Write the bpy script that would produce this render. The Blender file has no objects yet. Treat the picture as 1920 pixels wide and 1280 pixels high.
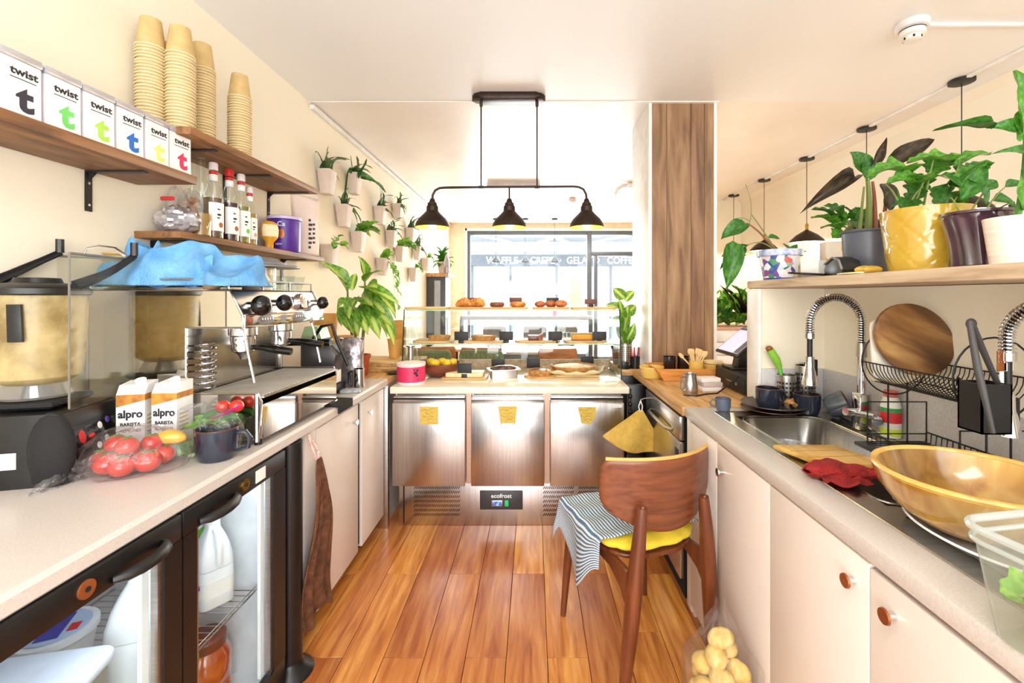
import bpy, bmesh, math, random
from mathutils import Vector, Matrix
R = math.radians
sin, cos, pi = math.sin, math.cos, math.pi
rnd = random.Random(7)
C = bpy.context.scene.collection
sc = bpy.context.scene

# ---------------------------------------------------------------- camera, world, lights, exposure
EYE = 1.34
cd = bpy.data.cameras.new('camera'); cam = bpy.data.objects.new('camera', cd); C.objects.link(cam)
cam.location = (0, 0, EYE); cam.rotation_euler = (R(90), 0, 0)
cd.lens = 16; cd.sensor_width = 36; cd.clip_start = .02
cd.shift_x = -40/1920; cd.shift_y = -85/1920
sc.camera = cam
w = bpy.data.worlds.new('sky'); sc.world = w; w.use_nodes = True
bg = w.node_tree.nodes['Background']; bg.inputs[0].default_value = (.93, .96, 1, 1); bg.inputs[1].default_value = 5.0
def area(name, loc, rot, sx, sy, e, col):
    l = bpy.data.lights.new(name, 'AREA'); l.shape = 'RECTANGLE'; l.size = sx; l.size_y = sy; l.energy = e; l.color = col
    o = bpy.data.objects.new(name, l); C.objects.link(o); o.location = loc; o.rotation_euler = rot
    return o
# daylight through the shopfront; added fills behind and above the camera and over seating
area('overhead_fill_light', (-.1, -.35, 2.56), (0, 0, 0), 1.2, .6, 26, (1, .93, .84))  # added overhead fill to brighten the near room, not a real fitting
area('rear_fill_light', (.2, -1.6, 1.1), (R(112), 0, 0), 3.0, 1.6, 68, (1, .97, .93))  # added fill tilted upward from behind the camera to lift the ceiling
area('shopfront_daylight', (.3, 7.98, 1.4), (R(-90), 0, 0), 2.7, 2.0, 210, (.96, .98, 1))
area('seating_fill_light', (.3, 6.9, 2.5), (0, 0, 0), 2.0, .4, 45, (1, .97, .93))  # added fill below the far ceiling to brighten the seating area
sc.view_settings.view_transform = 'Standard'; sc.view_settings.look = 'None'
sc.view_settings.gamma = 1; sc.view_settings.use_curve_mapping = False
sc.view_settings.exposure = -0.08
sc.cycles.max_bounces = 10; sc.cycles.transparent_max_bounces = 24; sc.cycles.diffuse_bounces = 5

# ---------------------------------------------------------------- helpers
def A(px, py, Y):                       # world point at depth Y seen at that place of the survey photograph
    return Vector(((px-1000)*Y/853.3, Y, EYE-(py-555)*Y/853.3))
def onz(px, py, z):
    return A(px, py, (EYE-z)*853.3/(py-555))
def lin(c):
    return tuple(((v/255)/12.92 if v/255 <= .04045 else ((v/255+.055)/1.055)**2.4) for v in c)+(1,)

class NT:
    def __init__(s, name):
        s.m = bpy.data.materials.new(name); s.m.use_nodes = True; s.t = s.m.node_tree
        s.t.nodes.clear(); s.out = s.n('OutputMaterial')
    def n(s, k, **kw):
        x = s.t.nodes.new('ShaderNode'+k)
        for a, v in kw.items(): setattr(x, a, v)
        return x
    def l(s, a, b): s.t.links.new(a, b)

def coords(t, scale=(1,1,1), shift=True, rot=(0,0,0)):
    tc = t.n('TexCoord'); mp = t.n('Mapping'); mp.inputs['Scale'].default_value = scale; mp.inputs['Rotation'].default_value = rot
    if shift:
        oi = t.n('ObjectInfo'); ml = t.n('VectorMath', operation='SCALE'); ml.inputs[0].default_value = (13, 29, 17)
        t.l(oi.outputs['Random'], ml.inputs['Scale'])
        ad = t.n('VectorMath', operation='ADD'); t.l(tc.outputs['Object'], ad.inputs[0]); t.l(ml.outputs[0], ad.inputs[1])
        t.l(ad.outputs[0], mp.inputs[0])
    else: t.l(tc.outputs['Object'], mp.inputs[0])
    return mp.outputs[0]

def ramp(t, fac, stops):
    r = t.n('ValToRGB'); e = r.color_ramp.elements
    while len(e) < len(stops): e.new(.5)
    for k, (p, c) in enumerate(stops): e[k].position = p; e[k].color = lin(c)
    t.l(fac, r.inputs[0]); return r.outputs[0]

def mat(name, c, rough=.5, metal=0., c2=None, s=12, st=(1,1,1), bump=0, bs=60, coat=0, trans=0, emit=0, sub=0, spec=.5, detail=4):
    t = NT(name); b = t.n('BsdfPrincipled'); t.l(b.outputs[0], t.out.inputs[0])
    c2 = c2 or tuple(max(0, v*.93) for v in c)
    n = t.n('TexNoise'); n.inputs['Scale'].default_value = s; n.inputs['Detail'].default_value = detail
    t.l(coords(t, st), n.inputs['Vector'])
    col = ramp(t, n.outputs['Fac'], [(.35, c2), (.65, c)])
    t.l(col, b.inputs['Base Color'])
    b.inputs['Roughness'].default_value = rough; b.inputs['Metallic'].default_value = metal
    b.inputs['Coat Weight'].default_value = coat; b.inputs['Coat Roughness'].default_value = .1
    b.inputs['Transmission Weight'].default_value = trans
    b.inputs['Specular IOR Level'].default_value = spec
    if sub: b.inputs['Subsurface Weight'].default_value = sub; b.inputs['Subsurface Radius'].default_value = (.02, .02, .01)
    if emit:
        t.l(col, b.inputs['Emission Color']); b.inputs['Emission Strength'].default_value = emit
    if bump:
        n2 = t.n('TexNoise'); n2.inputs['Scale'].default_value = bs; t.l(coords(t, st), n2.inputs['Vector'])
        bp = t.n('Bump'); bp.inputs['Strength'].default_value = bump; bp.inputs['Distance'].default_value = .01
        t.l(n2.outputs['Fac'], bp.inputs['Height']); t.l(bp.outputs[0], b.inputs['Normal'])
    return t.m

def wood(name, c1, c2, c3=None, st=(14, 1.2, 14), rough=.4, s=3, coat=.0, per=0, bands=None):
    """c1 dark grain, c2 mid, c3 light; st stretches the grain; per = brightness change from piece to piece"""
    t = NT(name); b = t.n('BsdfPrincipled'); t.l(b.outputs[0], t.out.inputs[0])
    v = coords(t, st)
    n = t.n('TexNoise'); n.inputs['Scale'].default_value = s; n.inputs['Detail'].default_value = 6; n.inputs['Distortion'].default_value = .6
    t.l(v, n.inputs['Vector'])
    col = ramp(t, n.outputs['Fac'], [(.28, c1), (.5, c2), (.72, c3 or c2)])
    if bands:
        n3 = t.n('TexNoise'); n3.inputs['Scale'].default_value = bands; n3.inputs['Detail'].default_value = 0
        t.l(v, n3.inputs['Vector'])
        mx = t.n('MixRGB', blend_type='MULTIPLY'); mx.inputs[0].default_value = 1
        t.l(col, mx.inputs[1]); t.l(ramp(t, n3.outputs['Fac'], [(.38, (170,160,150)), (.5, (235,232,228)), (.62, (255,255,255))]), mx.inputs[2]); col = mx.outputs[0]
    if per:
        oi = t.n('ObjectInfo'); hs = t.n('HueSaturation'); mr = t.n('MapRange')
        t.l(oi.outputs['Random'], mr.inputs['Value']); mr.inputs['To Min'].default_value = 1-per; mr.inputs['To Max'].default_value = 1+per
        mr2 = t.n('MapRange'); t.l(oi.outputs['Random'], mr2.inputs['Value']); mr2.inputs['To Min'].default_value = .488; mr2.inputs['To Max'].default_value = .508
        t.l(mr2.outputs[0], hs.inputs['Hue'])
        t.l(mr.outputs[0], hs.inputs['Value']); t.l(col, hs.inputs['Color']); col = hs.outputs[0]
    t.l(col, b.inputs['Base Color']); b.inputs['Roughness'].default_value = rough; b.inputs['Coat Weight'].default_value = coat
    b.inputs['Coat Roughness'].default_value = .12
    bp = t.n('Bump'); bp.inputs['Strength'].default_value = .12; bp.inputs['Distance'].default_value = .004
    t.l(n.outputs['Fac'], bp.inputs['Height']); t.l(bp.outputs[0], b.inputs['Normal'])
    return t.m

def brushed(name, c, rough=.28, st=(2, 2, 160), bump=.05, aniso=0):
    t = NT(name); b = t.n('BsdfPrincipled'); t.l(b.outputs[0], t.out.inputs[0])
    n = t.n('TexNoise'); n.inputs['Scale'].default_value = 3; n.inputs['Detail'].default_value = 5
    t.l(coords(t, st), n.inputs['Vector'])
    t.l(ramp(t, n.outputs['Fac'], [(.3, tuple(v*.9 for v in c)), (.7, c)]), b.inputs['Base Color'])
    b.inputs['Metallic'].default_value = 1; b.inputs['Roughness'].default_value = rough
    b.inputs['Anisotropic'].default_value = aniso
    bp = t.n('Bump'); bp.inputs['Strength'].default_value = bump; bp.inputs['Distance'].default_value = .001
    t.l(n.outputs['Fac'], bp.inputs['Height']); t.l(bp.outputs[0], b.inputs['Normal'])
    return t.m

def clear(name, tint=(245,250,250), refl=.12, body=0., bodyc=(240,240,240), rough=.03, crinkle=0, cs=20, dist=1.5):
    """thin clear sheet: see-through, with a fresnel gloss and, if body > 0, a milky share"""
    t = NT(name); tr = t.n('BsdfTransparent'); tr.inputs[0].default_value = lin(tint)
    g = t.n('BsdfGlossy'); g.inputs['Roughness'].default_value = rough
    lw = t.n('LayerWeight'); lw.inputs['Blend'].default_value = .5; pw = t.n('Math', operation='POWER'); pw.inputs[1].default_value = 4
    t.l(lw.outputs['Facing'], pw.inputs[0])
    mr = t.n('MapRange'); t.l(pw.outputs[0], mr.inputs['Value']); mr.inputs['To Min'].default_value = min(.2, refl*.4); mr.inputs['To Max'].default_value = min(.9, refl*5)
    mx = t.n('MixShader'); t.l(mr.outputs[0], mx.inputs[0]); t.l(tr.outputs[0], mx.inputs[1]); t.l(g.outputs[0], mx.inputs[2])
    last = mx
    if body:
        d = t.n('BsdfDiffuse'); d.inputs[0].default_value = lin(bodyc); tl = t.n('BsdfTranslucent'); tl.inputs[0].default_value = lin(bodyc)
        dm = t.n('MixShader'); dm.inputs[0].default_value = .5; t.l(d.outputs[0], dm.inputs[1]); t.l(tl.outputs[0], dm.inputs[2])
        m2 = t.n('MixShader'); m2.inputs[0].default_value = body; t.l(mx.outputs[0], m2.inputs[1]); t.l(dm.outputs[0], m2.inputs[2]); last = m2
    if crinkle:
        n = t.n('TexNoise'); n.inputs['Scale'].default_value = cs; n.inputs['Detail'].default_value = 5; n.inputs['Distortion'].default_value = dist
        t.l(coords(t), n.inputs['Vector']); bp = t.n('Bump'); bp.inputs['Strength'].default_value = crinkle; bp.inputs['Distance'].default_value = .02
        t.l(n.outputs['Fac'], bp.inputs['Height']); t.l(bp.outputs[0], g.inputs['Normal']); t.l(bp.outputs[0], lw.inputs['Normal'])
        if body:
            r2 = t.n('MapRange'); t.l(n.outputs['Fac'], r2.inputs['Value']); r2.inputs['From Min'].default_value = .35; r2.inputs['From Max'].default_value = .7
            r2.inputs['To Min'].default_value = body*.3; r2.inputs['To Max'].default_value = min(1, body*2.2); t.l(r2.outputs[0], m2.inputs[0])
    t.l(last.outputs[0], t.out.inputs[0]); return t.m

def leafmat(name, c, c2, s=8, vein=None):
    """c blade, c2 second tone in patches; vein = a pale mid-stripe along local Y"""
    t = NT(name); b = t.n('BsdfPrincipled')
    n = t.n('TexNoise'); n.inputs['Scale'].default_value = s; n.inputs['Detail'].default_value = 3
    t.l(coords(t), n.inputs['Vector'])
    col = ramp(t, n.outputs['Fac'], [(.4, c), (.62, c2)])
    if vein:
        tc = t.n('TexCoord'); sp = t.n('SeparateXYZ'); t.l(tc.outputs['Object'], sp.inputs[0])
        ab = t.n('Math', operation='ABSOLUTE'); t.l(sp.outputs[0], ab.inputs[0])
        cr = t.n('ValToRGB'); e = cr.color_ramp.elements; e[0].position = .06; e[0].color = (1,1,1,1); e[1].position = .16; e[1].color = (0,0,0,1)
        t.l(ab.outputs[0], cr.inputs[0]); mx = t.n('MixRGB'); t.l(cr.outputs[0], mx.inputs[0]); t.l(col, mx.inputs[1]); mx.inputs[2].default_value = lin(vein); col = mx.outputs[0]
    oi = t.n('ObjectInfo'); hs = t.n('HueSaturation'); mr = t.n('MapRange'); t.l(oi.outputs['Random'], mr.inputs['Value'])
    mr.inputs['To Min'].default_value = .8; mr.inputs['To Max'].default_value = 1.2
    t.l(mr.outputs[0], hs.inputs['Value']); t.l(col, hs.inputs['Color'])
    t.l(hs.outputs[0], b.inputs['Base Color']); b.inputs['Roughness'].default_value = .38
    tl = t.n('BsdfTranslucent'); t.l(hs.outputs[0], tl.inputs[0]); ms = t.n('MixShader'); ms.inputs[0].default_value = .3
    t.l(b.outputs[0], ms.inputs[1]); t.l(tl.outputs[0], ms.inputs[2]); t.l(ms.outputs[0], t.out.inputs[0])
    return t.m

def spots(name, stops, s=6, rough=.4, kind='voronoi', coat=0):
    t = NT(name); b = t.n('BsdfPrincipled'); t.l(b.outputs[0], t.out.inputs[0])
    v = t.n('TexVoronoi'); v.inputs['Scale'].default_value = s; t.l(coords(t), v.inputs['Vector'])
    sp = t.n('SeparateXYZ'); t.l(v.outputs['Color'], sp.inputs[0])
    c = ramp(t, sp.outputs[0], stops); t.l(c, b.inputs['Base Color']); b.inputs['Roughness'].default_value = rough
    b.inputs['Coat Weight'].default_value = coat
    return t.m

def stripes(name, c1, c2, axis=0, s=60, rough=.9, cross=None):
    t = NT(name); b = t.n('BsdfPrincipled'); t.l(b.outputs[0], t.out.inputs[0])
    tc = t.n('TexCoord'); sp = t.n('SeparateXYZ'); t.l(tc.outputs['UV'], sp.inputs[0])
    m = t.n('Math', operation='MULTIPLY'); m.inputs[1].default_value = s; t.l(sp.outputs[axis], m.inputs[0])
    sn = t.n('Math', operation='SINE'); t.l(m.outputs[0], sn.inputs[0])
    mr = t.n('MapRange'); t.l(sn.outputs[0], mr.inputs[0]); mr.inputs['From Min'].default_value = -1
    n = t.n('TexNoise'); n.inputs['Scale'].default_value = 220; t.l(coords(t, shift=False), n.inputs[0])
    ad = t.n('Math', operation='ADD'); t.l(mr.outputs[0], ad.inputs[0]); m2 = t.n('Math', operation='MULTIPLY_ADD'); t.l(n.outputs[0], m2.inputs[0]); m2.inputs[1].default_value = .5; m2.inputs[2].default_value = -.25
    t.l(m2.outputs[0], ad.inputs[1])
    t.l(ramp(t, ad.outputs[0], [(.38, c1), (.55, c2)]), b.inputs['Base Color']); b.inputs['Roughness'].default_value = rough
    bp = t.n('Bump'); bp.inputs['Strength'].default_value = .6; bp.inputs['Distance'].default_value = .004; t.l(ad.outputs[0], bp.inputs['Height']); t.l(bp.outputs[0], b.inputs['Normal'])
    return t.m

class MB:
    """collects shapes, then links them as ONE mesh object"""
    def __init__(s): s.b = bmesh.new(); s.mi = 0; s.M = Matrix()
    def _v(s, p): return s.b.verts.new(s.M @ Vector(p))
    def _f(s, vs):
        try: f = s.b.faces.new(vs); f.material_index = s.mi; return f
        except ValueError: return None
    def box(s, x0, x1, y0, y1, z0, z1, bev=0, seg=2):
        v = [s._v((x, y, z)) for x in (x0, x1) for y in (y0, y1) for z in (z0, z1)]
        fs = [s._f([v[i] for i in q]) for q in ((0,1,3,2),(4,6,7,5),(0,4,5,1),(2,3,7,6),(0,2,6,4),(1,5,7,3))]
        if bev:
            es = {e for f in fs for e in f.edges}
            r = bmesh.ops.bevel(s.b, geom=list(es), offset=bev, segments=seg, affect='EDGES', profile=.5)
            for f in r['faces']: f.material_index = s.mi
        return s
    def lathe(s, prof, n=24, c=(0,0,0), a0=0, a1=2*pi, wob=None):
        full = abs(a1-a0-2*pi) < 1e-6; rings = []
        for (r, z) in prof:
            if r < 1e-6: rings.append([s._v((c[0], c[1], c[2]+z))]); continue
            ring = []
            for k in range(n if full else n+1):
                a = a0+(a1-a0)*k/n; rr = r*(wob(a, z) if wob else 1)
                ring.append(s._v((c[0]+rr*cos(a), c[1]+rr*sin(a), c[2]+z)))
            rings.append(ring)
        for p, q in zip(rings, rings[1:]):
            m = n
            for k in range(m):
                k2 = (k+1) % len(p) if len(p) > 1 else 0; j2 = (k+1) % len(q) if len(q) > 1 else 0
                if len(p) == 1 and len(q) == 1: continue
                if len(p) == 1: s._f([p[0], q[j2], q[k]])
                elif len(q) == 1: s._f([p[k], p[k2], q[0]])
                else: s._f([p[k], p[k2], q[j2], q[k]])
        return s
    def tube(s, pts, r=.005, n=8, closed=False, flat=1, cap=True):
        pts = [Vector(p) for p in pts]; m = len(pts); rs = r if isinstance(r, (list, tuple)) else [r]*m
        up = None; rings = []
        for i, p in enumerate(pts):
            a = pts[(i-1) % m] if (closed or i) else p; b = pts[(i+1) % m] if (closed or i < m-1) else p
            d = (b-a)
            if d.length < 1e-9: d = Vector((0,0,1))
            d.normalize()
            if up is None: up = d.orthogonal()
            up = (up-d*up.dot(d))
            up = up.normalized() if up.length > 1e-6 else d.orthogonal().normalized()
            sd = d.cross(up)
            rings.append([s._v(p+(up*cos(2*pi*k/n)*flat+sd*sin(2*pi*k/n))*rs[i]) for k in range(n)])
        for i in range(m if closed else m-1):
            p, q = rings[i], rings[(i+1) % m]
            for k in range(n): s._f([p[k], p[(k+1) % n], q[(k+1) % n], q[k]])
        if not closed and cap: s._f(rings[0][::-1]); s._f(rings[-1])
        return s
    def cyl(s, p0, p1, r0, r1=None, n=16): return s.tube([p0, p1], [r0, r0 if r1 is None else r1], n)
    def ell(s, c, r, n=16, m=10, wob=None):
        rings = []
        for i in range(m+1):
            t = pi*i/m
            if i in (0, m): rings.append([s._v((c[0], c[1], c[2]+r[2]*cos(t)))]); continue
            ring = []
            for k in range(n):
                a = 2*pi*k/n; w_ = wob(a, t) if wob else 1
                ring.append(s._v((c[0]+r[0]*w_*sin(t)*cos(a), c[1]+r[1]*w_*sin(t)*sin(a), c[2]+r[2]*w_*cos(t))))
            rings.append(ring)
        for p, q in zip(rings, rings[1:]):
            for k in range(n):
                if len(p) == 1: s._f([p[0], q[k], q[(k+1) % n]])
                elif len(q) == 1: s._f([p[(k+1) % n], p[k], q[0]])
                else: s._f([p[(k+1) % n], p[k], q[k], q[(k+1) % n]])
        return s
    def prism(s, pts, a, b, ax='z', bev=0):
        f = {'z': lambda u, v, t: (u, v, t), 'y': lambda u, v, t: (u, t, v), 'x': lambda u, v, t: (t, u, v)}[ax]
        p = [s._v(f(u, v, a)) for u, v in pts]; q = [s._v(f(u, v, b)) for u, v in pts]
        fs = [s._f(p), s._f(q[::-1])]
        for k in range(len(pts)): fs.append(s._f([p[k], q[k], q[(k+1) % len(pts)], p[(k+1) % len(pts)]]))
        if bev:
            es = {e for f_ in fs[:2] if f_ for e in f_.edges}
            r = bmesh.ops.bevel(s.b, geom=list(es), offset=bev, segments=2, affect='EDGES', profile=.5)
            for f_ in r['faces']: f_.material_index = s.mi
        return s
    def grid(s, nu, nv, f, closed_u=False):
        uvl = s.b.loops.layers.uv.verify()
        g = [[s._v(f(i/nu, j/nv)) for j in range(nv+1)] for i in range(nu if closed_u else nu+1)]
        for i in range(nu):
            for j in range(nv):
                i2 = (i+1) % len(g)
                fc = s._f([g[i][j], g[i2][j], g[i2][j+1], g[i][j+1]])
                if fc:
                    for lp, (a, b) in zip(fc.loops, ((i, j), (i+1, j), (i+1, j+1), (i, j+1))): lp[uvl].uv = (a/nu, b/nv)
        return s
    def me(s, name, mats, smooth=40):
        bmesh.ops.recalc_face_normals(s.b, faces=s.b.faces)
        m = bpy.data.meshes.new(name); s.b.to_mesh(m); s.b.free()
        for x in (mats if isinstance(mats, (list, tuple)) else [mats]): m.materials.append(x)
        m.polygons.foreach_set('use_smooth', [True]*len(m.polygons))
        if smooth: m.set_sharp_from_angle(angle=R(smooth))
        return m
    def obj(s, name, mats, parent=None, loc=(0,0,0), rot=(0,0,0), solid=0, sub=0, smooth=40):
        return link(name, s.me(name, mats, smooth if not sub else 0), parent, loc, rot, solid, sub)

def link(name, me, parent=None, loc=(0,0,0), rot=(0,0,0), solid=0, sub=0):
    o = bpy.data.objects.new(name, me); C.objects.link(o); o.parent = parent; o.location = loc; o.rotation_euler = rot
    if solid:
        m = o.modifiers.new('t', 'SOLIDIFY'); m.thickness = solid; m.offset = 0
    if sub:
        m = o.modifiers.new('s', 'SUBSURF'); m.levels = sub; m.render_levels = sub
    return o
def tag(o, label, cat, group=None, kind=None):
    o['label'] = label; o['category'] = cat
    if group: o['group'] = group
    if kind: o['kind'] = kind
    return o
def T(name, label, cat, loc=(0,0,0), rz=0, group=None):
    o = bpy.data.objects.new(name, None); C.objects.link(o); o.empty_display_size = .05
    o.location = loc; o.rotation_euler = (0, 0, rz)
    return tag(o, label, cat, group)
def S(o): o['kind'] = 'structure'; return o
def dup(root, loc=None, rz=None, label=None, group=None, rot=None, scale=None):
    def cp(o, par):
        c = o.copy(); C.objects.link(c); c.parent = par
        for ch in kids.get(o.name, []): cp(ch, c)
        return c
    kids = {}
    for o in root.children_recursive: kids.setdefault(o.parent.name, []).append(o)
    r = cp(root, None)
    if loc is not None: r.location = loc
    if rz is not None: r.rotation_euler = (0, 0, rz)
    if rot is not None: r.rotation_euler = rot
    if scale is not None: r.scale = (scale,)*3 if isinstance(scale, (int, float)) else scale
    if label: r['label'] = label
    if group: r['group'] = group
    return r
def text(body, size, m, parent, loc, rot, name='lettering', align='CENTER', depth=.0004, sx=1, bold=0):
    cu = bpy.data.curves.new('t', 'FONT'); cu.body = body; cu.size = size; cu.align_x = align; cu.align_y = 'CENTER'; cu.extrude = depth; cu.offset = bold
    cu.resolution_u = 3
    t = bpy.data.objects.new('t', cu); C.objects.link(t)
    me = bpy.data.meshes.new_from_object(t.evaluated_get(bpy.context.evaluated_depsgraph_get()))
    bpy.data.objects.remove(t); me.name = name; me.materials.clear(); me.materials.append(m)
    o = link(name, me, parent, loc, rot); o.scale = (sx, 1, 1); return o
def arc(c, r, a0, a1, n=12, ax='xz'):
    out = []
    for k in range(n+1):
        a = a0+(a1-a0)*k/n; u, v = r*cos(a), r*sin(a)
        out.append((c[0]+u, c[1], c[2]+v) if ax == 'xz' else (c[0], c[1]+u, c[2]+v) if ax == 'yz' else (c[0]+u, c[1]+v, c[2]))
    return out
def rrect(x0, x1, y0, y1, r, n=4):
    p = []
    for cx, cy, a in ((x1-r, y1-r, 0), (x0+r, y1-r, 90), (x0+r, y0+r, 180), (x1-r, y0+r, 270)):
        for k in range(n+1): t = R(a+90*k/n); p.append((cx+r*cos(t), cy+r*sin(t)))
    return p
def bez(p0, p1, p2, n=8):
    p0, p1, p2 = Vector(p0), Vector(p1), Vector(p2)
    return [p0*(1-t)**2+p1*2*t*(1-t)+p2*t*t for t in [k/n for k in range(n+1)]]

# ---- leaves: one shared mesh per kind and bend, each leaf an object of its own
_leaf = {}
def leafmesh(kind, bend, m):
    k = (kind, bend, m.name)
    if k in _leaf: return _leaf[k]
    W = {'oval': lambda t: sin(pi*t**.8)**.75, 'lance': lambda t: sin(pi*t**.72)**.9, 'strap': lambda t: (1-t)**.35*min(1, t*5+.5),
         'heart': lambda t: (sin(pi*min(1, t*.86+.14))**.6)*(1 if t > .02 else .6), 'lobe': lambda t: sin(pi*t**.7)**.6*(1+.22*sin(t*22))}[kind]
    mb = MB(); nv = 12 if kind in ('lobe', 'heart') else 8
    def f(u, v):
        x = (u-.5)*W(v)*1.0; y = v; z = abs(x)*.35+.03*sin(v*9+u*5)
        a = bend*v
        return (x, (sin(a)/bend if bend > .01 else v), (-(1-cos(a))/bend if bend > .01 else 0)+z)
    mb.grid(4, nv, f); me = mb.me('leaf', m, 0); _leaf[k] = me; return me
def leaf(parent, m, base, tip, wdt, kind='oval', bend=.6, up=(0,0,1), roll=0, name='leaf'):
    o0 = parent.location if parent else Vector()
    base, tip = Vector(base)-o0, Vector(tip)-o0
    d = tip-base; L = d.length; y = d.normalized(); up = Vector(up)
    x = y.cross(up)
    if x.length < .05: x = y.cross(Vector((0,1,0)))
    x.normalize(); z = x.cross(y)
    if roll: q = Matrix.Rotation(roll, 3, y); x = q @ x; z = q @ z
    a = bend/2                                       # tilt back so that the bent tip lands on the tip point
    chord = (2*sin(bend/2)/bend) if bend > .01 else 1
    y2 = y*cos(a)+z*sin(a); z2 = z*cos(a)-y*sin(a); s_ = L/chord
    ob = bpy.data.objects.new(name, leafmesh(kind, bend, m)); C.objects.link(ob); ob.parent = parent
    mt = Matrix((x*wdt, y2*s_, z2*s_)).transposed().to_4x4(); mt.translation = base
    ob.matrix_local = mt
    return ob
def stem(parent, m, pts, r=.003, name='stem'):
    o0 = parent.location; P = [Vector(p)-o0 for p in pts]
    if len(P) == 3: P = bez(*P)
    return MB().tube(P, [r*(1-.5*k/(len(P)-1)) for k in range(len(P))], 6).obj(name, m, parent)
# ---------------------------------------------------------------- materials
m_wall = mat('wall_cream_paint', (240,232,212), .75, c2=(236,227,206), s=1.2, bump=.04, bs=90)
m_ceil = mat('ceiling_paint', (236,238,240), .38, c2=(232,234,235), s=.8, bump=.05, bs=5)
m_ceil2 = mat('far_ceiling_paint', (242,238,234), .35, c2=(232,226,220), s=1.2, bump=.08, bs=4)
m_white = mat('white_gloss_paint', (238,236,232), .35)
m_plank = wood('floor_plank_wood', (164,90,36), (204,130,60), (226,164,88), st=(16, 1.4, 16), rough=.3, s=2.4, coat=.25, per=.26)
m_joint = mat('floor_joint', (70,36,16), .8)
m_col = wood('column_board_wood', (98,72,48), (142,110,76), (170,138,102), st=(9, 9, 1), rough=.55, s=2.2, per=.16)
m_shelf = wood('walnut_shelf_wood', (92,60,34), (136,92,54), (158,112,70), st=(14, 1.5, 14), rough=.55, s=2.5)
m_oakshelf = wood('grey_oak_wood', (158,132,104), (196,172,142), (214,194,166), st=(14, 1.5, 14), rough=.6, s=2.5)
m_oak = wood('oak_worktop_wood', (150,106,60), (196,152,96), (214,176,122), st=(14, 1.5, 14), rough=.4, s=2.2)
m_quartz = mat('speckled_worktop', (208,200,194), .35, c2=(198,190,183), s=220, detail=2, coat=.1)
m_quartz2 = mat('grey_upstand', (206,203,202), .4, c2=(190,187,186), s=180, detail=2)
m_cab = mat('cream_cabinet_door', (228,218,210), .32, c2=(224,213,204), s=2)
m_cabd = mat('cabinet_carcass', (222,212,200), .5)
m_black = mat('black_plastic', (22,22,23), .35, c2=(14,14,15))
m_blackm = mat('matt_black_metal', (26,25,25), .5, c2=(18,17,17))
m_rubber = mat('black_rubber', (24,23,24), .8, bump=.3, bs=300)
m_dark = mat('dark_gap', (14,12,11), .9)
m_steel = brushed('brushed_steel', (205,200,196), .3, st=(1, 1, 90))
m_steelh = brushed('satin_steel', (208,204,200), .26, st=(60, 1, 1))
m_chrome = mat('chrome', (225,225,228), .07, 1, c2=(215,215,218))
m_mirror = mat('polished_steel', (212,206,198), .035, 1, c2=(205,199,190), s=2)
m_copper = mat('copper_disc', (176,104,60), .4, .6, c2=(150,84,46))
m_brass = mat('brass', (196,160,70), .3, 1)
m_glass = clear('clear_glass', (250,253,252), .1)
m_glassg = clear('green_edged_glass', (248,253,250), .1)
m_acryl = clear('clear_acrylic_sheet', (250,250,246), .03, body=.02)
m_edge = clear('acrylic_edge', (210,215,205), .3, body=.6, bodyc=(225,220,205))
m_bag = clear('crinkled_clear_bag', (252,252,253), .16, body=.05, rough=.18, crinkle=.5, cs=26)
m_milk = mat('translucent_milk_plastic', (236,238,240), .35, c2=(228,230,234), sub=.3)
m_paperw = mat('white_paper', (244,243,240), .6)
m_ink = mat('charcoal_ink', (40,38,44), .6)
m_kraft = mat('kraft_card', (206,178,122), .7, c2=(196,166,110), s=30)
m_rim = mat('cup_rim_card', (238,220,176), .6)
m_lamp = mat('dark_bronze_metal', (64,50,42), .4, .7, c2=(50,40,34), s=20)
m_lampin = mat('brass_lined_shade', (238,214,80), .4, .3)
m_glow = mat('lit_bulb', (255,240,190), .5, emit=9)
m_walnut = wood('walnut_chair_wood', (84,40,20), (106,54,28), (120,64,35), st=(14, 14, 1.2), rough=.35, s=3, coat=.2)
m_walnutx = wood('walnut_veneer', (92,46,24), (116,62,34), (130,72,42), st=(1.2, 10, 18), rough=.35, s=3, coat=.2)
m_bamboo = wood('bamboo_wood', (184,136,58), (214,168,84), (230,190,110), st=(12, 1.5, 12), rough=.35, s=3, coat=.3)
m_acacia = wood('acacia_board_wood', (92,58,28), (134,92,48), (176,136,78), st=(3, 3, 14), rough=.45, s=1.6, bands=.9)
m_soil = mat('potting_soil', (52,38,28), .95, bump=.8, bs=80)
m_lf = leafmat('green_leaf', (64,122,36), (104,166,52))
m_lf2 = leafmat('variegated_leaf', (76,132,40), (136,176,64), s=9, vein=(190,208,104))
m_lf3 = leafmat('deep_green_leaf', (44,92,34), (74,132,44))
m_lfd = leafmat('dark_purple_leaf', (48,40,32), (78,64,44))
m_lfs = leafmat('grey_green_strap_leaf', (70,98,58), (120,146,92))
m_lfb = leafmat('bright_green_leaf', (112,176,52), (160,208,84))
m_stem = mat('plant_stem', (116,130,66), .6)
m_stemb = mat('brown_red_stem', (136,78,50), .6)
m_pot = mat('white_wall_pot', (214,200,188), .55, c2=(206,190,178))

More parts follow.
